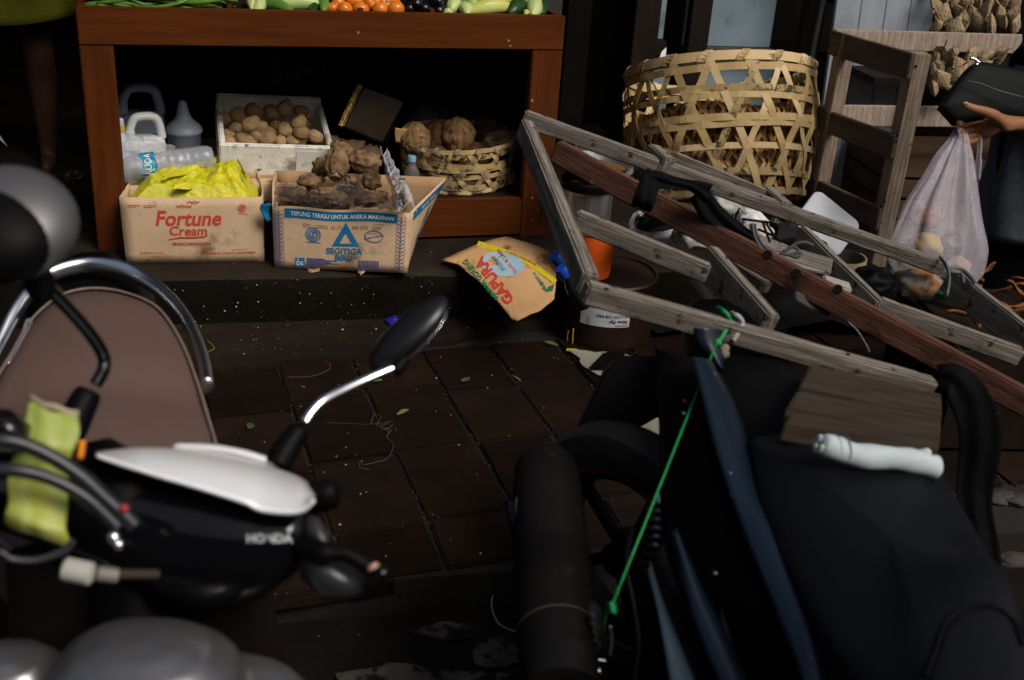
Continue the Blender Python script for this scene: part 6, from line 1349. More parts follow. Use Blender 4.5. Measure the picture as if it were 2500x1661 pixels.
# black strap over the back of the frame
band([D(2285, 925, 2.17), D(2335, 935, 2.15), D(2378, 1000, 2.16), D(2392, 1090, 2.18), D(2378, 1200, 2.2), D(2395, 1330, 2.2), D(2410, 1450, 2.2)], [.05, .07, .08, .08, .07, .065, .065], pm('black_rubber', (.0028, .0028, .0033), (.002, .002, .0024), 14, .7, bump=.2, spec=.06), 'rubber_strap', 'wide black rubber strap hanging over the end of the near rail', 'strap', .003)
q = MB(); q.prism([D(x, y, 2.5) for x, y in ((2415, 1002), (2442, 1004), (2430, 1050), (2412, 1084), (2402, 1078), (2405, 1040))], FW * .02); tag(q.build('ochre_plastic', pm('ochre_plastic', (.26, .13, .02), (.18, .09, .015), 6, .5), bevel=.004), 'ochre yellow plastic piece behind the rubber strap', 'panel')

# ---------------------------------------------------------------- left-hand scooter
sl_ = thing('brown_seat_scooter', 'black and silver scooter with brown seat and chrome grab rail, parked facing the road', 'scooter', V((-.2, 1.5, -.10)))
SEATBR = pm('brown_seat_vinyl', (.105, .066, .054), (.092, .058, .047), 5, .52, rough2=.6, bump=.12, bscale=240, spec=.35, stain=((.080, .050, .041), 3, .60, .1))
so = [Zp(x, y, z) for x, y, z in ((70, 790, .66), (110, 748, .668), (160, 716, .672), (230, 704, .674), (310, 716, .672), (385, 752, .668), (440, 830, .664), (475, 915, .66), (505, 1010, .652), (532, 1110, .648), (540, 1220, .65), (470, 1330, .66), (300, 1390, .665), (100, 1380, .66), (-60, 1250, .65), (-55, 1080, .648), (-20, 950, .655), (30, 860, .66))]
ys = Zp(260, 955, .66).y
seatl, sp = pillow(so, .026, .10, sl_, SEATBR, 'seat', rnd=.024, power=2.2, extra=lambda p: -.014 * math.exp(-((p.y - ys + .02) / .07) ** 2))
pp_ = catmull(so, 6, closed=True)
q = MB(); q.tube(pp_ + [pp_[0]], .0028, 6); q.build('seat_piping', pm('brown_piping', (.17, .12, .105), None, 20, .6), sl_, smooth=True)
gr = [(-30, 900), (5, 830), (40, 760), (95, 690), (150, 660), (220, 647), (290, 655), (350, 682), (405, 722), (450, 775), (478, 830), (497, 885), (505, 930), (508, 945)]
gd = [1.98, 2.02, 2.06, 2.12, 2.15, 2.17, 2.16, 2.14, 2.09, 2.03, 1.96, 1.89, 1.83, 1.81]
q = MB(); cp = catmull([D(x, y, d) for (x, y), d in zip(gr, gd)], 6); q.tube(cp, [.0125] * (len(cp) - 3) + [.0125, .010, .005], 16, flat=(1.25, .85), up=(0, 0, 1)); q.build('grab_rail', pm('satin_alloy', (.88, .90, .93), (.84, .86, .89), 8, .27, metal=1.0), sl_, smooth=True)
q = MB(); cp = catmull([D(30, 900, 2.0), D(55, 845, 2.03), D(75, 790, 2.07)], 6); q.tube(cp, .012, 12, flat=(1.2, .8)); q.build('grab_rail', pm('satin_alloy', (.88, .90, .93), (.84, .86, .89), 8, .27, metal=1.0), sl_, smooth=True)
# rear body and wheel
c0, c1 = Zp(230, 720, .55), Zp(250, 1280, .50)
bst = [(c0 + V((0, .06, .02)), V((.06, 0, 0)), V((0, 0, .05))), (c0 + V((0, -.04, .0)), V((.12, .0, 0)), V((0, 0, .08))), (c0.lerp(c1, .5) + V((0, 0, -.02)), V((.125, 0, 0)), V((0, 0, .12))), (c1, V((.12, 0, 0)), V((0, 0, .14))), (c1 + V((.02, -.12, -.05)), V((.08, 0, 0)), V((0, 0, .14)))]
loft(bst, 22, 2.8).build('body', BLACKP, sl_, smooth=True)
wheel(sl_, V((c0.x + .02, c0.y - .05, .16)), (V((.12, -.57, 0))).normalized(), .26, .10, BLACKP)
# steering head: black cover, silver top
K = [(-90, 1170, 70, 1.24), (0, 1190, 95, 1.25), (110, 1210, 110, 1.26), (210, 1235, 118, 1.27), (300, 1262, 130, 1.28), (420, 1300, 165, 1.285), (540, 1325, 172, 1.285), (650, 1322, 135, 1.28), (720, 1306, 98, 1.275), (755, 1290, 70, 1.27)]
st_ = [(D(x, y, d), UP * (h / FPX * d) * .98, FW * (.035 + .045 * min(1, h / 150))) for x, y, h, d in K]
loft(st_, 26, 2.6).build('head_cover', BLACKG, sl_, smooth=True)
SILV = pm('silver_paint', (.93, .94, .96), (.90, .91, .93), 6, .30, coat=.6, spec=.5, metal=.4)
TOPE = [(232, 1108), (300, 1100), (380, 1097), (460, 1101), (540, 1112), (620, 1130), (690, 1152), (740, 1175), (764, 1205)]
BOTE = [(236, 1112), (305, 1138), (385, 1165), (460, 1187), (540, 1212), (600, 1232), (640, 1250), (728, 1254), (768, 1222)]
A_ = catmull([D(x, y, 1.29) for x, y in TOPE], 8); B_ = catmull([D(x, y, 1.185) for x, y in BOTE], 8); kk = len(A_)
q = MB(); q.grid(lambda u, v: A_[round(u * (kk - 1))].lerp(B_[round(u * (kk - 1))], v) + (UP * .010 - FW * .010) * math.sin(math.pi * v) * min(1, 5 * u, 8 * (1 - u)), kk, 14); q.build('top_cover', SILV, sl_, smooth=True, solid=.004)
q = MB(); q.tube(catmull([D(x, y, 1.31) for x, y in ((420, 1094), (520, 1098), (600, 1112), (680, 1138))], 6), [.002] + [.006] * 17 + [.002], 8); q.build('dash_trim', SILV, sl_, smooth=True)
# dash hood (dark) behind the silver cover and reservoir
loft([(D(190, 1118, 1.30), UP * .016, FW * .03), (D(260, 1112, 1.30), UP * .020, FW * .035), (D(330, 1140, 1.27), UP * .014, FW * .03)], 14).build('brake_reservoir', BLACKP, sl_, smooth=True)
vd = (D(650, 1322, 1.20))
def honmap(x, y):
    px_, py_ = 690 + x, 1316 - y; c_ = None
    # on the front of the black cover
    t = px_; 
    for i in range(len(K) - 1):
        if K[i][0] <= t <= K[i + 1][0]:
            f_ = (t - K[i][0]) / (K[i + 1][0] - K[i][0]); cy = K[i][1] + (K[i + 1][1] - K[i][1]) * f_; h = K[i][2] + (K[i + 1][2] - K[i][2]) * f_; dd = K[i][3]
            fd = .035 + .045 * min(1, h / 150); s_ = min(.97, abs(py_ - cy) / h); return D(px_, py_, dd - fd * (1 - s_ ** 2.6) ** (1 / 2.6) - .0025)
    return D(px_, py_, 1.19)
vs_, fs = text2('HONDA', 30, (-32, -9), 0, 0, .03, 'CENTER', 1.0)
decal('lettering', [(vs_, fs)], honmap, pm('silver_letters', (.45, .50, .53), None, 10, .35), sl_, False)
# grip, lever, switchgear on the right
q = MB(); q.tube([D(735, 1225, 1.285), D(770, 1215, 1.28), D(800, 1207, 1.28), D(818, 1204, 1.28), D(828, 1203, 1.28)], [.014, .0175, .0185, .017, .010], 16); q.build('grip', BLACKP, sl_, smooth=True)
q = MB(); q.tube(catmull([D(735, 1330, 1.22), D(790, 1350, 1.20), D(840, 1352, 1.20), D(890, 1378, 1.20), D(925, 1398, 1.20)], 6), [.012] * 8 + [.009] * 13 + [.008] * 4, 10); lv = q.build('brake_lever', BLACKP, sl_, smooth=True)
q = MB(); q.blob(D(932, 1401, 1.195), (.0085, .0085, .0085), 1, 0, 1, 10); q.build('lever_ball', BLACKG, lv, smooth=True)
q = MB(); q.tube([D(908, 1380, 1.195), D(914, 1390, 1.194)], .0065, 12); q.build('lever_ring', pm('copper_ring', (.42, .24, .18), None, 10, .4), lv, smooth='auto')
loft([(D(740, 1370, 1.24), UP * .018, FW * .022), (D(790, 1398, 1.23), UP * .026, FW * .025), (D(850, 1420, 1.23), UP * .018, FW * .02), (D(885, 1428, 1.23), UP * .008, FW * .01)], 14).build('switch_housing', pm('dark_switch', (.016, .020, .021), None, 10, .35), sl_, smooth=True)
loft([(D(752, 1290, 1.26), UP * .016, FW * .02), (D(775, 1300, 1.25), UP * .016, FW * .018), (D(800, 1330, 1.24), UP * .012, FW * .014)], 12).build('lever_bracket', pm('grey_bracket', (.035, .032, .036), None, 10, .4), sl_, smooth=True)
# mirrors
def mirror(parts_px, boot, stem, sr, hc, hr, hx, dd, nm):
    q = MB(); q.tube(catmull([D(*p) for p in boot], 5), [.015, .0155, .016, .016, .0155, .015, .014, .0135, .013, .012, .0105], 14); q.build('stem_boot', BLACKP, sl_, smooth=True)
    q = MB(); q.tube(catmull([D(*p) for p in stem], 7), sr, 12); q.build('mirror_stem', CHROME if nm == 'r' else pm('dark_chrome', (.20, .22, .24), None, 8, .2, metal=1.0), sl_, smooth=True)
q = MB(); bp = catmull([D(675, 1140, 1.31), D(700, 1095, 1.32), D(735, 1045, 1.33)], 5); q.tube(bp, [.0150, .0152, .0155, .0158, .0158, .0155, .015, .0142, .0135, .0128, .011][:len(bp)], 14); q.build('stem_boot', BLACKP, sl_, smooth=True)
q = MB(); q.tube(catmull([D(745, 1032, 1.335), D(760, 1008, 1.34), D(790, 978, 1.35), D(840, 952, 1.37), D(900, 925, 1.39), D(975, 893, 1.41)], 7), .0062, 12); q.build('mirror_stem', CHROME, sl_, smooth=True)
MIRH = pm('mirror_shell', (.008, .008, .009), (.006, .006, .007), 8, .34, coat=.1, spec=.4)
ux = (RT * .70 + UP * .66 + FW * .1).normalized(); uy = (-RT * .5 + UP * .55 - FW * .65).normalized(); uy = (uy - ux * uy.dot(ux)).normalized(); uz = ux.cross(uy)
rmx = M((ux, uy, uz)).transposed(); mc = D(997, 815, 1.42)
q = MB(); q.blob(mc, (.064, .018, .029), 1, .0, 1, 18, rmx, lambda p, d: V((p.x, p.y * (1 if p.y > 0 else .5), p.z))); mr_ = q.build('mirror_housing', MIRH, sl_, smooth=True)
q = MB(); q.blob(mc - uy * .0095, (.057, .002, .026), 1, 0, 1, 14, rmx); q.build('mirror_glass', CHROME, mr_, smooth=True)
q = MB(); q.tube(catmull([D(962, 905, 1.405), D(975, 893, 1.41), D(985, 875, 1.415)], 4), .0095, 10); q.build('mirror_joint', BLACKP, mr_, smooth=True)
bp = catmull([D(168, 1060, 1.27), D(190, 1010, 1.28), D(218, 955, 1.29)], 5)
q = MB(); q.tube(bp, [.0172, .0175, .018, .018, .0178, .0175, .017, .0165, .016, .015, .013][:len(bp)], 14); q.build('stem_boot', BLACKP, sl_, smooth=True)
q = MB(); q.tube(catmull([D(232, 940, 1.295), D(252, 905, 1.30), D(252, 868, 1.30), D(225, 822, 1.28), D(180, 768, 1.25), D(135, 720, 1.22), D(95, 680, 1.19)], 7), .0075, 12); q.build('mirror_stem', pm('dark_chrome', (.05, .055, .06), None, 8, .2, metal=1.0), sl_, smooth=True)
mc = D(18, 545, 1.16); ux = (RT * .96 - UP * .25).normalized(); uy = (FW * -.86 + UP * .5).normalized(); uy = (uy - ux * uy.dot(ux)).normalized(); uz = ux.cross(uy); rmx = M((ux, uy, uz)).transposed()
q = MB(); q.blob(mc, (.070, .040, .066), 1, 0, 1, 22, rmx); mr_ = q.build('mirror_housing', pm('satin_shell', (.12, .12, .125), (.11, .11, .115), 8, .45, spec=.5, metal=.6), sl_, smooth=True)
q = MB(); q.blob(mc - UP * .011 - FW * .015 - RT * .008, (.066, .038, .058), 1, 0, 1, 20, rmx); q.build('mirror_cover', BLACKP, mr_, smooth=True)
q = MB(); q.blob(D(95, 690, 1.18), (.016, .014, .020), 1, .1, 1, 10); q.build('mirror_joint', BLACKP, mr_, smooth=True)
# cables and fittings
CABM = pm('cable_rubber', (.016, .019, .024), None, 10, .35, spec=.5)
for pts, r_ in (([(-40, 1085), (0, 1075), (60, 1086), (130, 1118), (200, 1165), (255, 1215), (300, 1255), (330, 1285)], .0075), ([(-40, 1150), (30, 1148), (90, 1158), (150, 1180), (210, 1215), (250, 1250), (290, 1290)], .0068), ([(-30, 1340), (5, 1350), (30, 1366), (90, 1368), (150, 1348), (180, 1320)], .004)):
    q = MB(); q.tube(catmull([D(x, y, 1.10 + .00012 * max(0, x)) for x, y in pts], 6), r_, 10); q.build('control_cable', CABM, sl_, smooth=True)
loft([(D(-40, 1040, 1.16), UP * .018, FW * .02), (D(20, 1042, 1.15), UP * .018, FW * .02), (D(62, 1062, 1.15), UP * .012, FW * .016)], 12).build('switch_housing', BLACKG, sl_, smooth=True)
q = MB(); q.tube([D(155, 1388, 1.15), D(160, 1389, 1.15), D(222, 1402, 1.15), D(228, 1403, 1.15)], [.009, .012, .012, .008], 12); q.build('hose_fitting', pm('pale_fitting', (.42, .42, .38), None, 10, .4), sl_, smooth='auto')
q = MB(); q.tube([D(236, 1400, 1.16), D(286, 1406, 1.17)], .008, 10); q.build('hose_fitting', pm('dull_fitting', (.16, .15, .12), None, 10, .5), sl_, smooth='auto')
q = MB(); q.tube([D(290, 1402, 1.17), D(385, 1402, 1.20)], .005, 8); q.build('hose', pm('brown_hose', (.03, .024, .016), None, 10, .6), sl_, smooth='auto')
for px, py, s_, m_ in ((303, 1242, .005, pm('red_bit', (.30, .03, .03), None, 5, .5)), (278, 1312, .006, CHROME), (290, 1330, .005, CHROME)):
    q = MB(); q.blob(D(px, py, 1.13), (s_, s_, s_), 1, 0, 1, 8); q.build('fitting', m_, sl_, smooth=True)
# front fairing: domed nose and the wings of the leg shield
FAIR = pm('grey_fairing', (.21, .21, .22), (.19, .19, .2), 4, .30, spec=.5, metal=.8)
def fairing(px, py, d, w_, dep, h, nm, tilt=0):
    """a rounded hood: flat-topped superellipse shell with a soft lip, running down"""
    c = D(px, py, d); bk = V((FW.x, FW.y, 0)).normalized(); rt = V((RT.x, RT.y, 0)).normalized()
    prof = [(0, 0), (.35, -.004), (.62, -.014), (.80, -.030), (.88, -.042), (.905, -.050), (.93, -.058), (.96, -.085), (1.0, -.16), (1.04, -.26), (1.05, -h)]
    def fn(u, v):
        a = 2 * math.pi * u; t = v * (len(prof) - 1); i = min(int(t), len(prof) - 2); f = t - i; r_ = prof[i][0] + (prof[i + 1][0] - prof[i][0]) * f; z = prof[i][1] + (prof[i + 1][1] - prof[i][1]) * f
        ca, sa = math.cos(a), math.sin(a); k = (abs(ca) ** 2.5 + abs(sa) ** 2.5) ** (-1 / 2.5)
        return c + rt * (ca * k * w_ * r_) + bk * (sa * k * dep * r_) + V((0, 0, z - tilt * (ca * k * r_) * .05))
    q = MB(); q.grid(fn, 56, 41, cu=True); return q.build(nm, FAIR, sl_, smooth=True)
fairing(345, 1562, 1.16, .108, .085, .42, 'front_nose')
fairing(610, 1632, 1.22, .078, .06, .42, 'leg_shield', .35); fairing(-20, 1590, 1.24, .085, .06, .42, 'leg_shield', -.2)
q = MB(); fc = D(330, 1500, 1.30); loft([(V((fc.x, fc.y + .05, .70)), V((.14, 0, 0)), V((0, .03, 0))), (V((fc.x, fc.y + .10, .45)), V((.17, 0, 0)), V((0, .03, 0))), (V((fc.x, fc.y + .14, .14)), V((.15, 0, 0)), V((0, .03, 0)))], 18).build('inner_shield', pm('brown_plastic', (.006, .0038, .003), None, 10, .7, spec=.15), sl_, smooth=True)
q = MB(); q.tube([V((fc.x, fc.y + .02, .82)), V((fc.x, fc.y - .04, .3))], .04, 12); q.build('steering_column', BLACKP, sl_, smooth=True)
wheel(sl_, V((fc.x + .03, fc.y - .18, .14)), V((.2, -1, 0)).normalized(), .25, .09, BLACKP)
q = MB(); q.box((fc.x - .04, fc.y + .30, .16), (.30, .34, .05)); q.build('floorboard', BLACKP, sl_, bevel=.01)
# banana leaf strip tucked in the cables, with an orange petal
BANL = pm('banana_leaf', (.36, .37, .055), (.16, .26, .045), 3, .5, spec=.4, stretch=(1, 1, 1), stain=((.52, .50, .07), 9, .56, .12), wave=(12, 4, .4, (.46, .50, .22), 'X'), bump=.1)
lc = [D(130, 1000, 1.185), D(128, 1040, 1.175), D(115, 1085, 1.165), D(102, 1130, 1.175), D(92, 1185, 1.175), D(92, 1235, 1.15), D(88, 1275, 1.14), D(95, 1305, 1.15)]
cp = catmull(lc, 8)
bl = thing('banana_leaf_strip', 'folded yellow green banana leaf strip tucked behind the handlebar cables', 'leaf', lc[3])
wv = (RT * .92 - UP * .30).normalized()
q = MB(); k = len(cp); q.grid(lambda u, v: cp[round(u * (k - 1))] + wv * ((v - .5) * (.052 + .016 * u + .004 * math.sin(u * 14))) - FW * (.0003 * math.sin(v * 23) + .010 * math.sin(math.pi * v)) + UP * (.0015 * math.sin(v * 9 + u * 3) * (u < .1 or u > .9)), k, 22); q.build('leaf_blade', BANL, bl, smooth=True, solid=.001)
q = MB(); q.grid(lambda u, v: cp[0] + wv * ((v - .5) * .054) + UP * (.007 * u + .001 * math.sin(v * 13)) + FW * .002 - FW * (.0003 * math.sin(v * 23) + .010 * math.sin(math.pi * v)), 3, 22); q.build('dry_edge', pm('dry_leaf_edge', (.36, .30, .20), None, 20, .8), bl, smooth=True, solid=.001)
q = MB(); q.grid(lambda u, v: D(193 + 16 * v - 6 * u, 1076 + 44 * u, 1.17 - .01 * math.sin(3 * v)), 6, 5); tag(q.build('orange_petal', pm('marigold', (.85, .30, .005), (.75, .22, .005), 20, .6), smooth=True, solid=.002), 'orange flower petal beside the banana leaf strip', 'petal')
# ================================================================ people
def skin_body(name, mat, parent, joints, edges, root=0, sub=2):
    """joints: list of (pos, radius x, radius y)"""
    me = bpy.data.meshes.new(name); me.from_pydata([tuple(j[0]) for j in joints], edges, []); o = bpy.data.objects.new(name, me); col.objects.link(o)
    md = o.modifiers.new('skin', 'SKIN'); md.use_smooth_shade = True; md.branch_smoothing = .4
    sv = me.skin_vertices[0].data
    for i, j in enumerate(joints): sv[i].radius = (j[1], j[2] if len(j) > 2 else j[1]); sv[i].use_root = (i == root)
    s2 = o.modifiers.new('sub', 'SUBSURF'); s2.levels = s2.render_levels = sub
    dg = bpy.context.evaluated_depsgraph_get(); dg.update(); m2 = bpy.data.meshes.new_from_object(o.evaluated_get(dg))
    bpy.data.objects.remove(o)
    iv = parent.matrix_basis.inverted()
    for vtx in m2.vertices: vtx.co = iv @ vtx.co
    for p in m2.polygons: p.use_smooth = True
    m2.materials.clear(); m2.materials.append(mat); b_ = bpy.data.objects.new(name, m2); col.objects.link(b_); b_.parent = parent; return b_
SKIN = pm('skin_tan', (.27, .125, .062), (.20, .088, .042), 9, .5, sss=.12, bump=.15, bscale=160, spec=.4)
SKIND = pm('skin_brown', (.06, .027, .012), (.045, .02, .009), 9, .55, spec=.3)
HAIR = pm('black_hair', (.008, .007, .006), None, 30, .5, bump=.8, bscale=90)
def head(parent, c, face, skin):
    rt = V((0, 0, 1)).cross(face).normalized() * -1; m_ = M((face.cross(V((0, 0, 1))), face, V((0, 0, 1)))).transposed()
    q = MB()
    for s_ in (-1, 1): q.blob(c + m_ @ V((s_ * .030, .078, .0)), (.011, .007, .006), 1, 0, 1, 8, m_)
    q.build('eyes', BLACKG, parent, smooth=True)
    q = MB(); q.blob(c + m_ @ V((0, -.012, .035)), (.083, .098, .092), 3, .06, 3, 14, m_); q.build('hair', HAIR, parent, smooth=True)

# ---------------------------------------------------------------- person at the left, in an olive skirt
bx, by = -.80, 4.33
pl = thing('person', 'person in an olive green skirt standing bare-legged left of the vegetable table', 'person', V((bx, by, .177)))
J = []; E_ = []
def jt(p, r, r2=None): J.append((V(p), r, r2 or r)); return len(J) - 1
def bone(a, b_): E_.append((a, b_))
pel = jt((bx - .02, by, .98), .135, .105); wa = jt((bx - .02, by + .01, 1.14), .115, .085); ch = jt((bx - .02, by, 1.34), .145, .10); nk = jt((bx - .02, by, 1.50), .05); hd = jt((bx - .02, by - .02, 1.60), .075, .085); ht = jt((bx - .02, by - .01, 1.70), .07, .08)
bone(pel, wa); bone(wa, ch); bone(ch, nk); bone(nk, hd); bone(hd, ht)
for s_, kx, ky in ((1, .055, .03), (-1, -.16, .10)):
    h = jt((bx + kx + .0, by + ky * .3, .88), .085); k_ = jt((bx + kx, by + ky * .6 - .02, .64), .056); cf = jt((bx + kx - .004, by + ky + .02, .50), .056); an = jt((bx + kx - .008, by + ky + .02, .25), .033); hl = jt((bx + kx - .008, by + ky + .0, .20), .036, .03); to = jt((bx + kx + .0, by + ky - .13, .195), .036, .02)
    bone(pel, h); bone(h, k_); bone(k_, cf); bone(cf, an); bone(an, hl); bone(hl, to)
    sh_ = jt((bx - .02 + s_ * .17, by, 1.42), .05); el = jt((bx - .02 + s_ * .22, by - .05, 1.16), .038); wr_ = jt((bx - .02 + s_ * .20, by - .22, 1.02), .026); pm_ = jt((bx - .02 + s_ * .18, by - .29, 1.01), .034, .016)
    bone(ch, sh_); bone(sh_, el); bone(el, wr_); bone(wr_, pm_)
    for f in range(4):
        a = jt((bx - .02 + s_ * (.155 + .016 * f), by - .335, 1.008), .009); b2 = jt((bx - .02 + s_ * (.155 + .016 * f), by - .37, .995 - .003 * f), .008); bone(pm_, a); bone(a, b2)
    t1 = jt((bx - .02 + s_ * .145, by - .27, 1.0), .011); t2 = jt((bx - .02 + s_ * .125, by - .30, .995), .009); bone(pm_, t1); bone(t1, t2)
skin_body('body', SKIND, pl, J, E_, 0); head(pl, V((bx - .02, by - .02, 1.62)), V((0, -1, 0)), SKIND)
OLIVE = pm('olive_cloth', (.075, .077, .006), (.055, .058, .005), 24, .85, bump=.5, bscale=140, spec=.1, stretch=(1, 1, .2))
q = MB(); q.grid(lambda u, v: V((bx - .035 + (.165 + .09 * v) * math.cos(2 * math.pi * u) * (1 + .03 * math.sin(14 * math.pi * u + 1)), by + .03 + (.125 + .085 * v) * math.sin(2 * math.pi * u) * (1 + .03 * math.cos(12 * math.pi * u)), 1.08 - (.345 + .01 * math.sin(6 * math.pi * u)) * v)), 64, 14, cu=True); q.build('skirt', OLIVE, pl, smooth=True, solid=.004)
q = MB(); q.grid(lambda u, v: V((bx - .02 + (.165 - .03 * abs(v - .4) - (.08 * max(0, v - .75) * 4)) * math.cos(2 * math.pi * u), by + (.125 - .06 * max(0, v - .75) * 4) * math.sin(2 * math.pi * u), 1.06 + .42 * v)), 32, 12, cu=True); q.build('top', pm('dark_top', (.03, .03, .03), None, 10, .9), pl, smooth=True, solid=.004)

D0 = D
def D(px, py, d): return D0(px, py, d * 1.115)
# ---------------------------------------------------------------- person at the right, wallet and bag in hand
prs = thing('person', 'person in blue grey clothes at the right edge holding a wallet and clear bag', 'person', V((2.4, 2.85, 0)))
J = []; E_ = []
hc = D(2560, 480, 3.10); cx_, cy_ = hc.x, hc.y
pel = jt((cx_, cy_, .86), .13, .11); wa = jt((cx_, cy_, 1.02), .12, .09); ch = jt((cx_, cy_, 1.24), .15, .105); nk = jt((cx_, cy_ - .01, 1.42), .05); hd = jt((cx_, cy_ - .03, 1.51), .075, .085); ht = jt((cx_, cy_ - .03, 1.60), .07, .08)
bone(pel, wa); bone(wa, ch); bone(ch, nk); bone(nk, hd); bone(hd, ht)
for s_ in (-1, 1):
    h = jt((cx_ + s_ * .09, cy_, .76), .085); k_ = jt((cx_ + s_ * .10, cy_ - .02, .46), .058); cf = jt((cx_ + s_ * .10, cy_ + .02, .32), .056); an = jt((cx_ + s_ * .10, cy_ + .02, .075), .033); hl = jt((cx_ + s_ * .10, cy_ + .0, .03), .036, .03); to = jt((cx_ + s_ * .12, cy_ - .14, .02), .036, .02)
    bone(pel, h); bone(h, k_); bone(k_, cf); bone(cf, an); bone(an, hl); bone(hl, to)
sh_ = jt((cx_ + .19, cy_, 1.34), .05); el = jt((cx_ + .25, cy_ - .02, 1.08), .04); wr_ = jt((cx_ + .22, cy_ - .18, .92), .027); pm_ = jt((cx_ + .2, cy_ - .25, .90), .034, .018); bone(ch, sh_); bone(sh_, el); bone(el, wr_); bone(wr_, pm_)
# the arm in view: shoulder, elbow, wrist, palm, thumb on top of the wallet, fingers curled beneath
sh_ = jt((cx_ - .17, cy_ - .03, 1.33), .052); el = jt(D(2620, 300, 2.98), .040, .038); fa = jt(D(2550, 303, 2.93), .034, .030); wr_ = jt(D(2490, 302, 2.89), .028, .024); pa_ = jt(D(2452, 300, 2.87), .030, .024)
bone(ch, sh_); bone(sh_, el); bone(el, fa); bone(fa, wr_); bone(wr_, pa_)
t0 = jt(D(2428, 283, 2.83), .023, .019); t1 = jt(D(2400, 271, 2.81), .0138); t2 = jt(D(2376, 265, 2.80), .012); t3 = jt(D(2357, 258, 2.80), .0116); t4 = jt(D(2348, 257, 2.80), .0075)
bone(pa_, t0); bone(t0, t1); bone(t1, t2); bone(t2, t3); bone(t3, t4)
pb = jt(D(2415, 312, 2.87), .030, .020); bone(pa_, pb)
for f, (x0, y0, x1, y1, x2, y2) in enumerate(((2385, 300, 2352, 306, 2338, 300), (2386, 314, 2350, 322, 2338, 317), (2390, 326, 2356, 336, 2344, 332), (2396, 336, 2368, 347, 2358, 344))):
    a = jt(D(x0, y0, 2.88 + .004 * f), .0116); b2 = jt(D(x1, y1, 2.865 + .006 * f), .0108); c2 = jt(D(x2, y2, 2.835 + .008 * f), .0094); bone(pb, a); bone(a, b2); bone(b2, c2)
skin_body('body', SKIN, prs, J, E_, 0); head(prs, V((cx_, cy_ - .03, 1.53)), V((-.8, -.6, 0)).normalized(), SKIN)
q = MB(); q.blob(D(2357, 254, 2.790), (.0085, .003, .0065), 1, 0, 1, 10, M((RT, -FW, UP)).transposed() @ rotm(-50, 10, 0)); q.build('thumbnail', pm('nail', (.55, .38, .31), None, 10, .3), prs, smooth=True)
DENIM = pm('blue_grey_cloth', (.085, .098, .12), (.055, .064, .082), 40, .85, bump=.5, bscale=170, spec=.15, stain=((.025, .03, .04), 3, .55, .2))
BLKT = pm('black_trousers', (.008, .008, .009), (.005, .005, .006), 20, .9, bump=.3, spec=.1)
for s_ in (-1, 1):
    q = MB(); q.tube([V((cx_ + s_ * .09, cy_, .72)), V((cx_ + s_ * .10, cy_ - .02, .46)), V((cx_ + s_ * .10, cy_ + .01, .30)), V((cx_ + s_ * .10, cy_ + .02, .10))], [.105, .088, .078, .070], 18, caps=False); q.build('trouser_leg', BLKT, prs, smooth=True, solid=.003)
SHIRT = pm('blue_shirt', (.075, .095, .165), (.058, .075, .13), 10, .85, bump=.3, bscale=170, spec=.15)
fold = lambda a, v: 1 + .05 * math.sin(5 * a + 4 * v) + .035 * math.sin(11 * a - 7 * v)
q = MB(); q.grid(lambda u, v: V((cx_ + (.19 + .02 * v) * math.cos(2 * math.pi * u) * fold(2 * math.pi * u, v), cy_ + (.15 + .02 * v) * math.sin(2 * math.pi * u) * fold(2 * math.pi * u + 1, v), .92 - .51 * v + .012 * math.sin(4 * math.pi * u))), 64, 24, cu=True); q.build('shorts', DENIM, prs, smooth=True, solid=.005)
q = MB(); q.grid(lambda u, v: V((cx_ + (.165 + .05 * min(1, v * 3) - (.10 * max(0, v - .8) * 5)) * math.cos(2 * math.pi * u) * fold(2 * math.pi * u, v), cy_ + (.14 - .07 * max(0, v - .8) * 5) * math.sin(2 * math.pi * u), .925 + .46 * v)), 48, 20, cu=True); q.build('shirt', SHIRT, prs, smooth=True, solid=.004)
q = MB(); cpx = catmull([V((cx_ - .13, cy_ - .03, 1.34)), V((cx_ - .17, cy_ - .05, 1.26)), D(2560, 100, 3.05), D(2520, 165, 3.0)], 6); q.tube(cpx, [.075] * 6 + [.07] * 7 + [.068] * 6, 18, caps=False); q.build('sleeve', SHIRT, prs, smooth=True, solid=.003)
# wallet
WAL = pm('black_wallet', (.004, .006, .0055), (.003, .0045, .004), 8, .6, bump=.2, bscale=60, spec=.10)
wl = thing('wallet', 'black zipped wallet held in the hand at the right edge', 'wallet', D(2400, 230, 2.86))
wp = [(2385, 152), (2440, 158), (2530, 180), (2560, 230), (2540, 290), (2440, 285), (2395, 290), (2340, 305), (2322, 292), (2302, 270), (2296, 262), (2310, 240), (2345, 190)]
fr_ = catmull([D(x, y, 2.845 + .0002 * (x - 2300)) for x, y in wp], 4, closed=True); cw = sum(fr_, V()) / len(fr_); k = len(fr_); vs_ = []
for s_, dz in ((.0, -.016), (.5, -.014), (.85, -.010), (.97, -.004), (1.0, .004), (1.0, .026), (.96, .034), (0, .036)):
    for p in fr_: vs_.append(cw.lerp(p, max(s_, .002)) + FW * dz)
q = MB(); q.add(vs_, [(i * k + j, i * k + (j + 1) % k, (i + 1) * k + (j + 1) % k, (i + 1) * k + j) for i in range(7) for j in range(k)]); q.build('wallet_body', WAL, wl, smooth=True)
q = MB(); q.tube(catmull([D(x, y, 2.825) for x, y in ((2358, 197), (2395, 205), (2440, 222), (2500, 238))], 6), .0018, 6); q.build('wallet_fold', pm('green_black', (.02, .05, .04), None, 10, .35), wl, smooth=True)
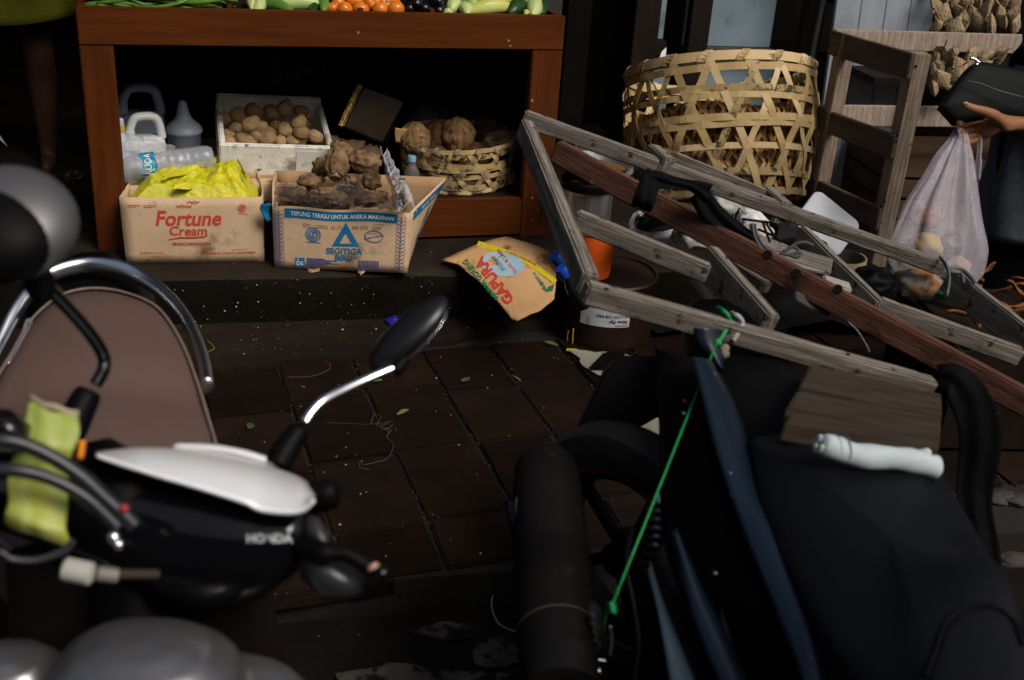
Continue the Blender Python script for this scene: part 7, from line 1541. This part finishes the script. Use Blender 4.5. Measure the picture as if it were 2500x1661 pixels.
q = MB(); ln = catmull([D(2372, 143, 2.83), D(2380, 146, 2.83), D(2392, 155, 2.83)], 4); q.tube(ln, .0042, 8, flat=(1, .5)); q.tube([D(2372, 140, 2.83), D(2370, 146, 2.83)], .005, 10); q.blob(D(2385, 157, 2.83), (.006, .004, .003), 2, .2, 2, 8); q.build('zip_pull', CHROME, wl, smooth=True)
# clear carrier bag with food
BAGM = pm('carrier_film', (.56, .52, .60), (.44, .41, .48), 7, .22, alpha=.34, bump=.55, bscale=26, spec=.7, bdist=.012)
bgt = thing('carrier_bag', 'clear whitish carrier bag of food hanging from the hand', 'plastic bag', D(2350, 330, 2.86))
prof = [(2345, 322, 14), (2340, 345, 22), (2330, 380, 38), (2318, 430, 56), (2302, 490, 80), (2292, 550, 98), (2285, 600, 110), (2285, 640, 108), (2305, 670, 88), (2335, 690, 55)]
ctr = catmull([V((x, y, w_)) for x, y, w_ in prof], 7); k = len(ctr)
def bagfn(u, v):
    c = ctr[min(round(v * (k - 1)), k - 1)]; a = 2 * math.pi * u; t = v
    pl_ = 1 + (.16 * math.sin(7 * a + 1.3) + .10 * math.sin(13 * a)) * (1 - t) ** .6 + .05 * math.sin(5 * a + 9 * t)
    x = c.x + c.z * math.cos(a) * pl_; return D(x, c.y + 6 * math.sin(3 * a + 4 * t), 2.86) + FW * (-.9 * c.z / FPX * 2.86 * math.sin(a) * .55 * pl_) + V(noise.noise_vector(V((math.cos(a) * 2, math.sin(a) * 2, t * 5)))) * .006 * t
q = MB(); q.grid(bagfn, 80, k, cu=True); q.build('bag_body', BAGM, bgt, smooth=True)
q = MB(); q.tube(catmull([D(2352, 300, 2.87), D(2340, 316, 2.85), D(2344, 340, 2.86)], 5), [.008] * 6 + [.012] * 5, 10, flat=(1, .5)); q.tube(catmull([D(2385, 318, 2.89), D(2392, 345, 2.88), D(2390, 385, 2.87), D(2385, 440, 2.87)], 5), [.007] * 5 + [.010] * 6 + [.014] * 5, 10, flat=(1, .45)); q.build('bag_handle', BAGM, bgt, smooth=True)
q = MB(); q.blob(D(2268, 600, 2.87), (.052, .04, .034), 3, .2, 2, 14, rotm(0, 20, 0)); tag(q.build('yellow_pastry', pm('yellow_food', (.50, .36, .06), (.34, .20, .03), 12, .6, stain=((.08, .04, .01), 11, .58, .1)), smooth=True), 'yellow brown spotted pastry inside the carrier bag', 'food')
q = MB(); q.blob(D(2318, 600, 2.87), (.042, .035, .036), 6, .2, 2, 14); tag(q.build('dark_fruit', pm('purple_food', (.035, .012, .022), (.02, .008, .014), 9, .4), smooth=True), 'dark purple fruit inside the carrier bag', 'food')
q = MB(); q.blob(D(2335, 650, 2.87), (.040, .035, .028), 8, .2, 2, 14); tag(q.build('pale_bun', pm('pale_food', (.42, .31, .22), (.34, .24, .16), 9, .6), smooth=True), 'pale bun at the bottom of the carrier bag', 'food')
q = MB(); q.blob(D(2265, 530, 2.88), (.045, .03, .03), 9, .2, 2, 14); tag(q.build('rosy_fruit', pm('rosy_food', (.20, .06, .07), (.26, .14, .06), 9, .5), smooth=True), 'rosy fruit higher in the carrier bag', 'food')
D = D0
# paper scrap beside the basket rim
q = MB(); q.prism([D(x, y, 4.25) for x, y in ((1610, 142), (1616, 126), (1627, 116), (1626, 130), (1622, 143))], FW * .002); tag(q.build('paper_scrap', WHITE), 'small torn white paper scrap behind the big basket rim', 'paper')
